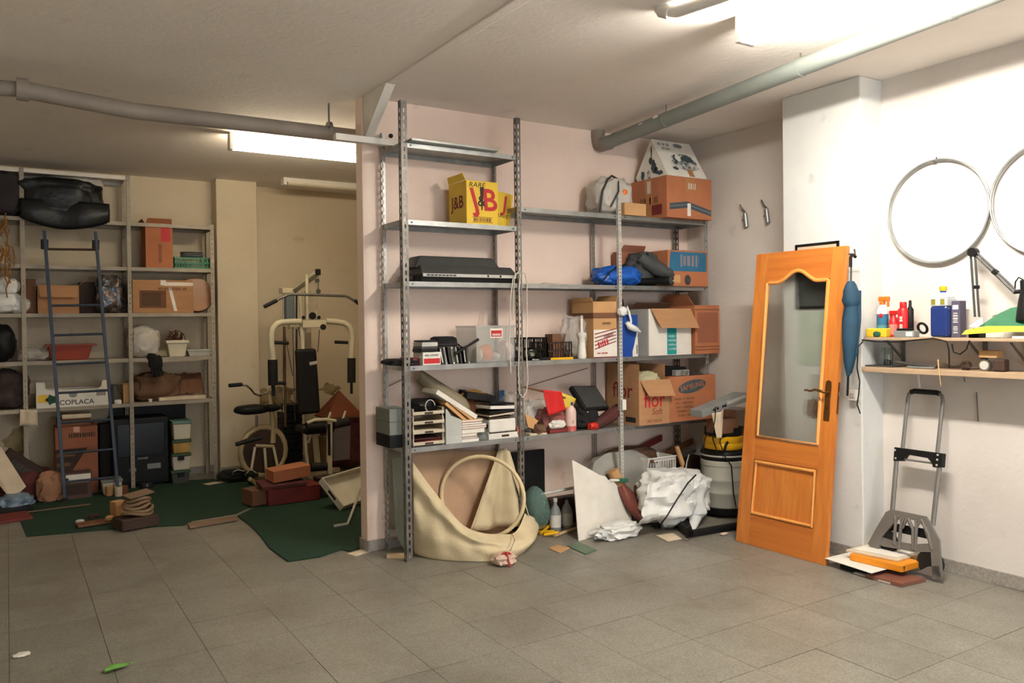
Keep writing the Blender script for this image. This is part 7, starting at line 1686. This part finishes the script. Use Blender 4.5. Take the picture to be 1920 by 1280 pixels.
# toolbox pile before the bike
q0, q1 = P(498, 944, Z=.012), P(600, 936, Z=.012)
t = thing('red_toolbox', 'dark red toolbox lying open on the carpet before the exercise bike', 'toolbox', (q0+q1)/2)
x0, x1, y0 = q0.x, q1.x, min(q0.y, q1.y)
part('body', MB().hexa([(x0,y0,.012),(x1,y0,.012),(x1,y0+.24,.012),(x0,y0+.24,.012)], [(x0-.01,y0-.01,.15),(x1+.01,y0-.01,.15),(x1+.01,y0+.25,.15),(x0-.01,y0+.25,.15)]), RED_D, t, bev=.006)
part('lid', MB().hexa([(x0-.06,y0-.04,.155),(x1-.12,y0-.02,.155),(x1-.12,y0+.2,.17),(x0-.06,y0+.2,.17)], [(x0-.06,y0-.04,.185),(x1-.12,y0-.02,.18),(x1-.12,y0+.2,.20),(x0-.06,y0+.2,.21)]), CLOTH_M, t, bev=.004)
solo('orange_carton', MB().cbox(((x0+x1)/2-.02, y0+.12, .262), (.34,.18,.10), (.05,-.06,.12)), CARD_O, 'orange-brown carton lying on the red toolbox', 'box', bev=.004)
solo('brown_carton', MB().cbox((x0-.07, y0+.16, .08), (.16,.2,.13), (0,0,.2)), CARD_D, 'small brown carton left of the red toolbox', 'box', bev=.004)
solo('junk_box', MB().cbox((x1+.10, y0+.14, .10), (.16,.18,.17), (0,0,.1)), BROWN_D, 'dark junk box right of the red toolbox', 'box', bev=.006)
solo('ivory_tin', MB().lathe([(.04,0),(.042,.004),(.042,.12),(.038,.122),(.001,.122)], (x0+.03, y0+.33, .012), n=18), IVORY, 'ivory tin behind the red toolbox', 'tin')
# pyramid lampshade on a cloth-covered stool
ap = P(632, 731, Y=3.30); zb = P(640, 778, Y=3.25).z
cx_ = ap.x + .02
t = thing('pyramid_lampshade', 'brown pyramid-shaped shade standing on a cloth draped stool', 'lampshade', (cx_, 3.3, zb))
hw = .20
part('shade', MB().add([(cx_-hw,3.3-hw,zb),(cx_+hw,3.3-hw,zb),(cx_+hw,3.3+hw,zb),(cx_-hw,3.3+hw,zb),(cx_,3.3,ap.z)], [(0,1,4),(1,2,4),(2,3,4),(3,0,4),(3,2,1,0)]), mat('shade_brown', (124,64,38), .7, 0, .15, 8), t)
part('rim', MB().box(cx_-hw-.008, cx_+hw+.008, 3.3-hw-.008, 3.3+hw+.008, zb-.02, zb), CARD_D, t)
def drape(a, b):
    th = 2*math.pi*a; r = .20 + .05*b + .025*math.sin(th*7)*b
    return Vector((cx_+.02 + r*math.cos(th), 3.3 + r*.9*math.sin(th), (zb-.022)*(1-b) + .03*b))
t = thing('draped_stool', 'stool under a maroon hanging cloth beside the multi-gym', 'stool', (cx_, 3.3, 0))
part('cloth', MB().grid(48, 8, drape), CLOTH_M, t, solid=.004); part('seat', MB().lathe([(.001,zb-.06),(.2,zb-.06),(.2,zb-.024),(.001,zb-.024)], (cx_+.02,3.3,0), n=24), CLOTH_M, t)
# white tray table on its side
A = P(638, 957, Y=1.23); B = P(597, 903, Y=1.42); C3 = P(676, 878, Y=1.72)
e1 = B-A; e2 = C3-B; l1, l2 = e1.length, e2.length; e1.normalize(); e2 = (e2 - e1*e2.dot(e1)).normalized(); n_ = e1.cross(e2); n_ = n_ if n_.dot(FW) < 0 else -n_
MT = Matrix(((e1.x, e2.x, n_.x, A.x), (e1.y, e2.y, n_.y, A.y), (e1.z, e2.z, n_.z, A.z), (0,0,0,1)))
t = thing('tray_table', 'white tray table tipped on its side beside the partition', 'tray table', Vector((A.x, A.y, 0)))
TRW = mat('tray_white', (206,204,188), .5)
part('tray_bottom', MB().box(.006, l1-.006, .006, l2-.006, -.006, 0, MT), TRW, t)
for a in ((0,.012,0,l2),(l1-.012,l1,0,l2),(.012,l1-.012,0,.012),(.012,l1-.012,l2-.012,l2)): part('rim', MB().box(*a, -.006, .055, MT), TRW, t, bev=.003)
part('handle_slot', MB().box(l1*.3, l1*.62, -.001, .0, .018, .038, MT), BLACK, t)
f0 = P(626,986,Z=.02); f1 = P(652,982,Z=.02); f2 = P(664,950,Y=1.15); f3 = P(676,915,Y=1.2)
part('leg', MB().tube([f0, f1, f1.lerp(f2,.3), f2, f3], .011, 8), LGREY, t)
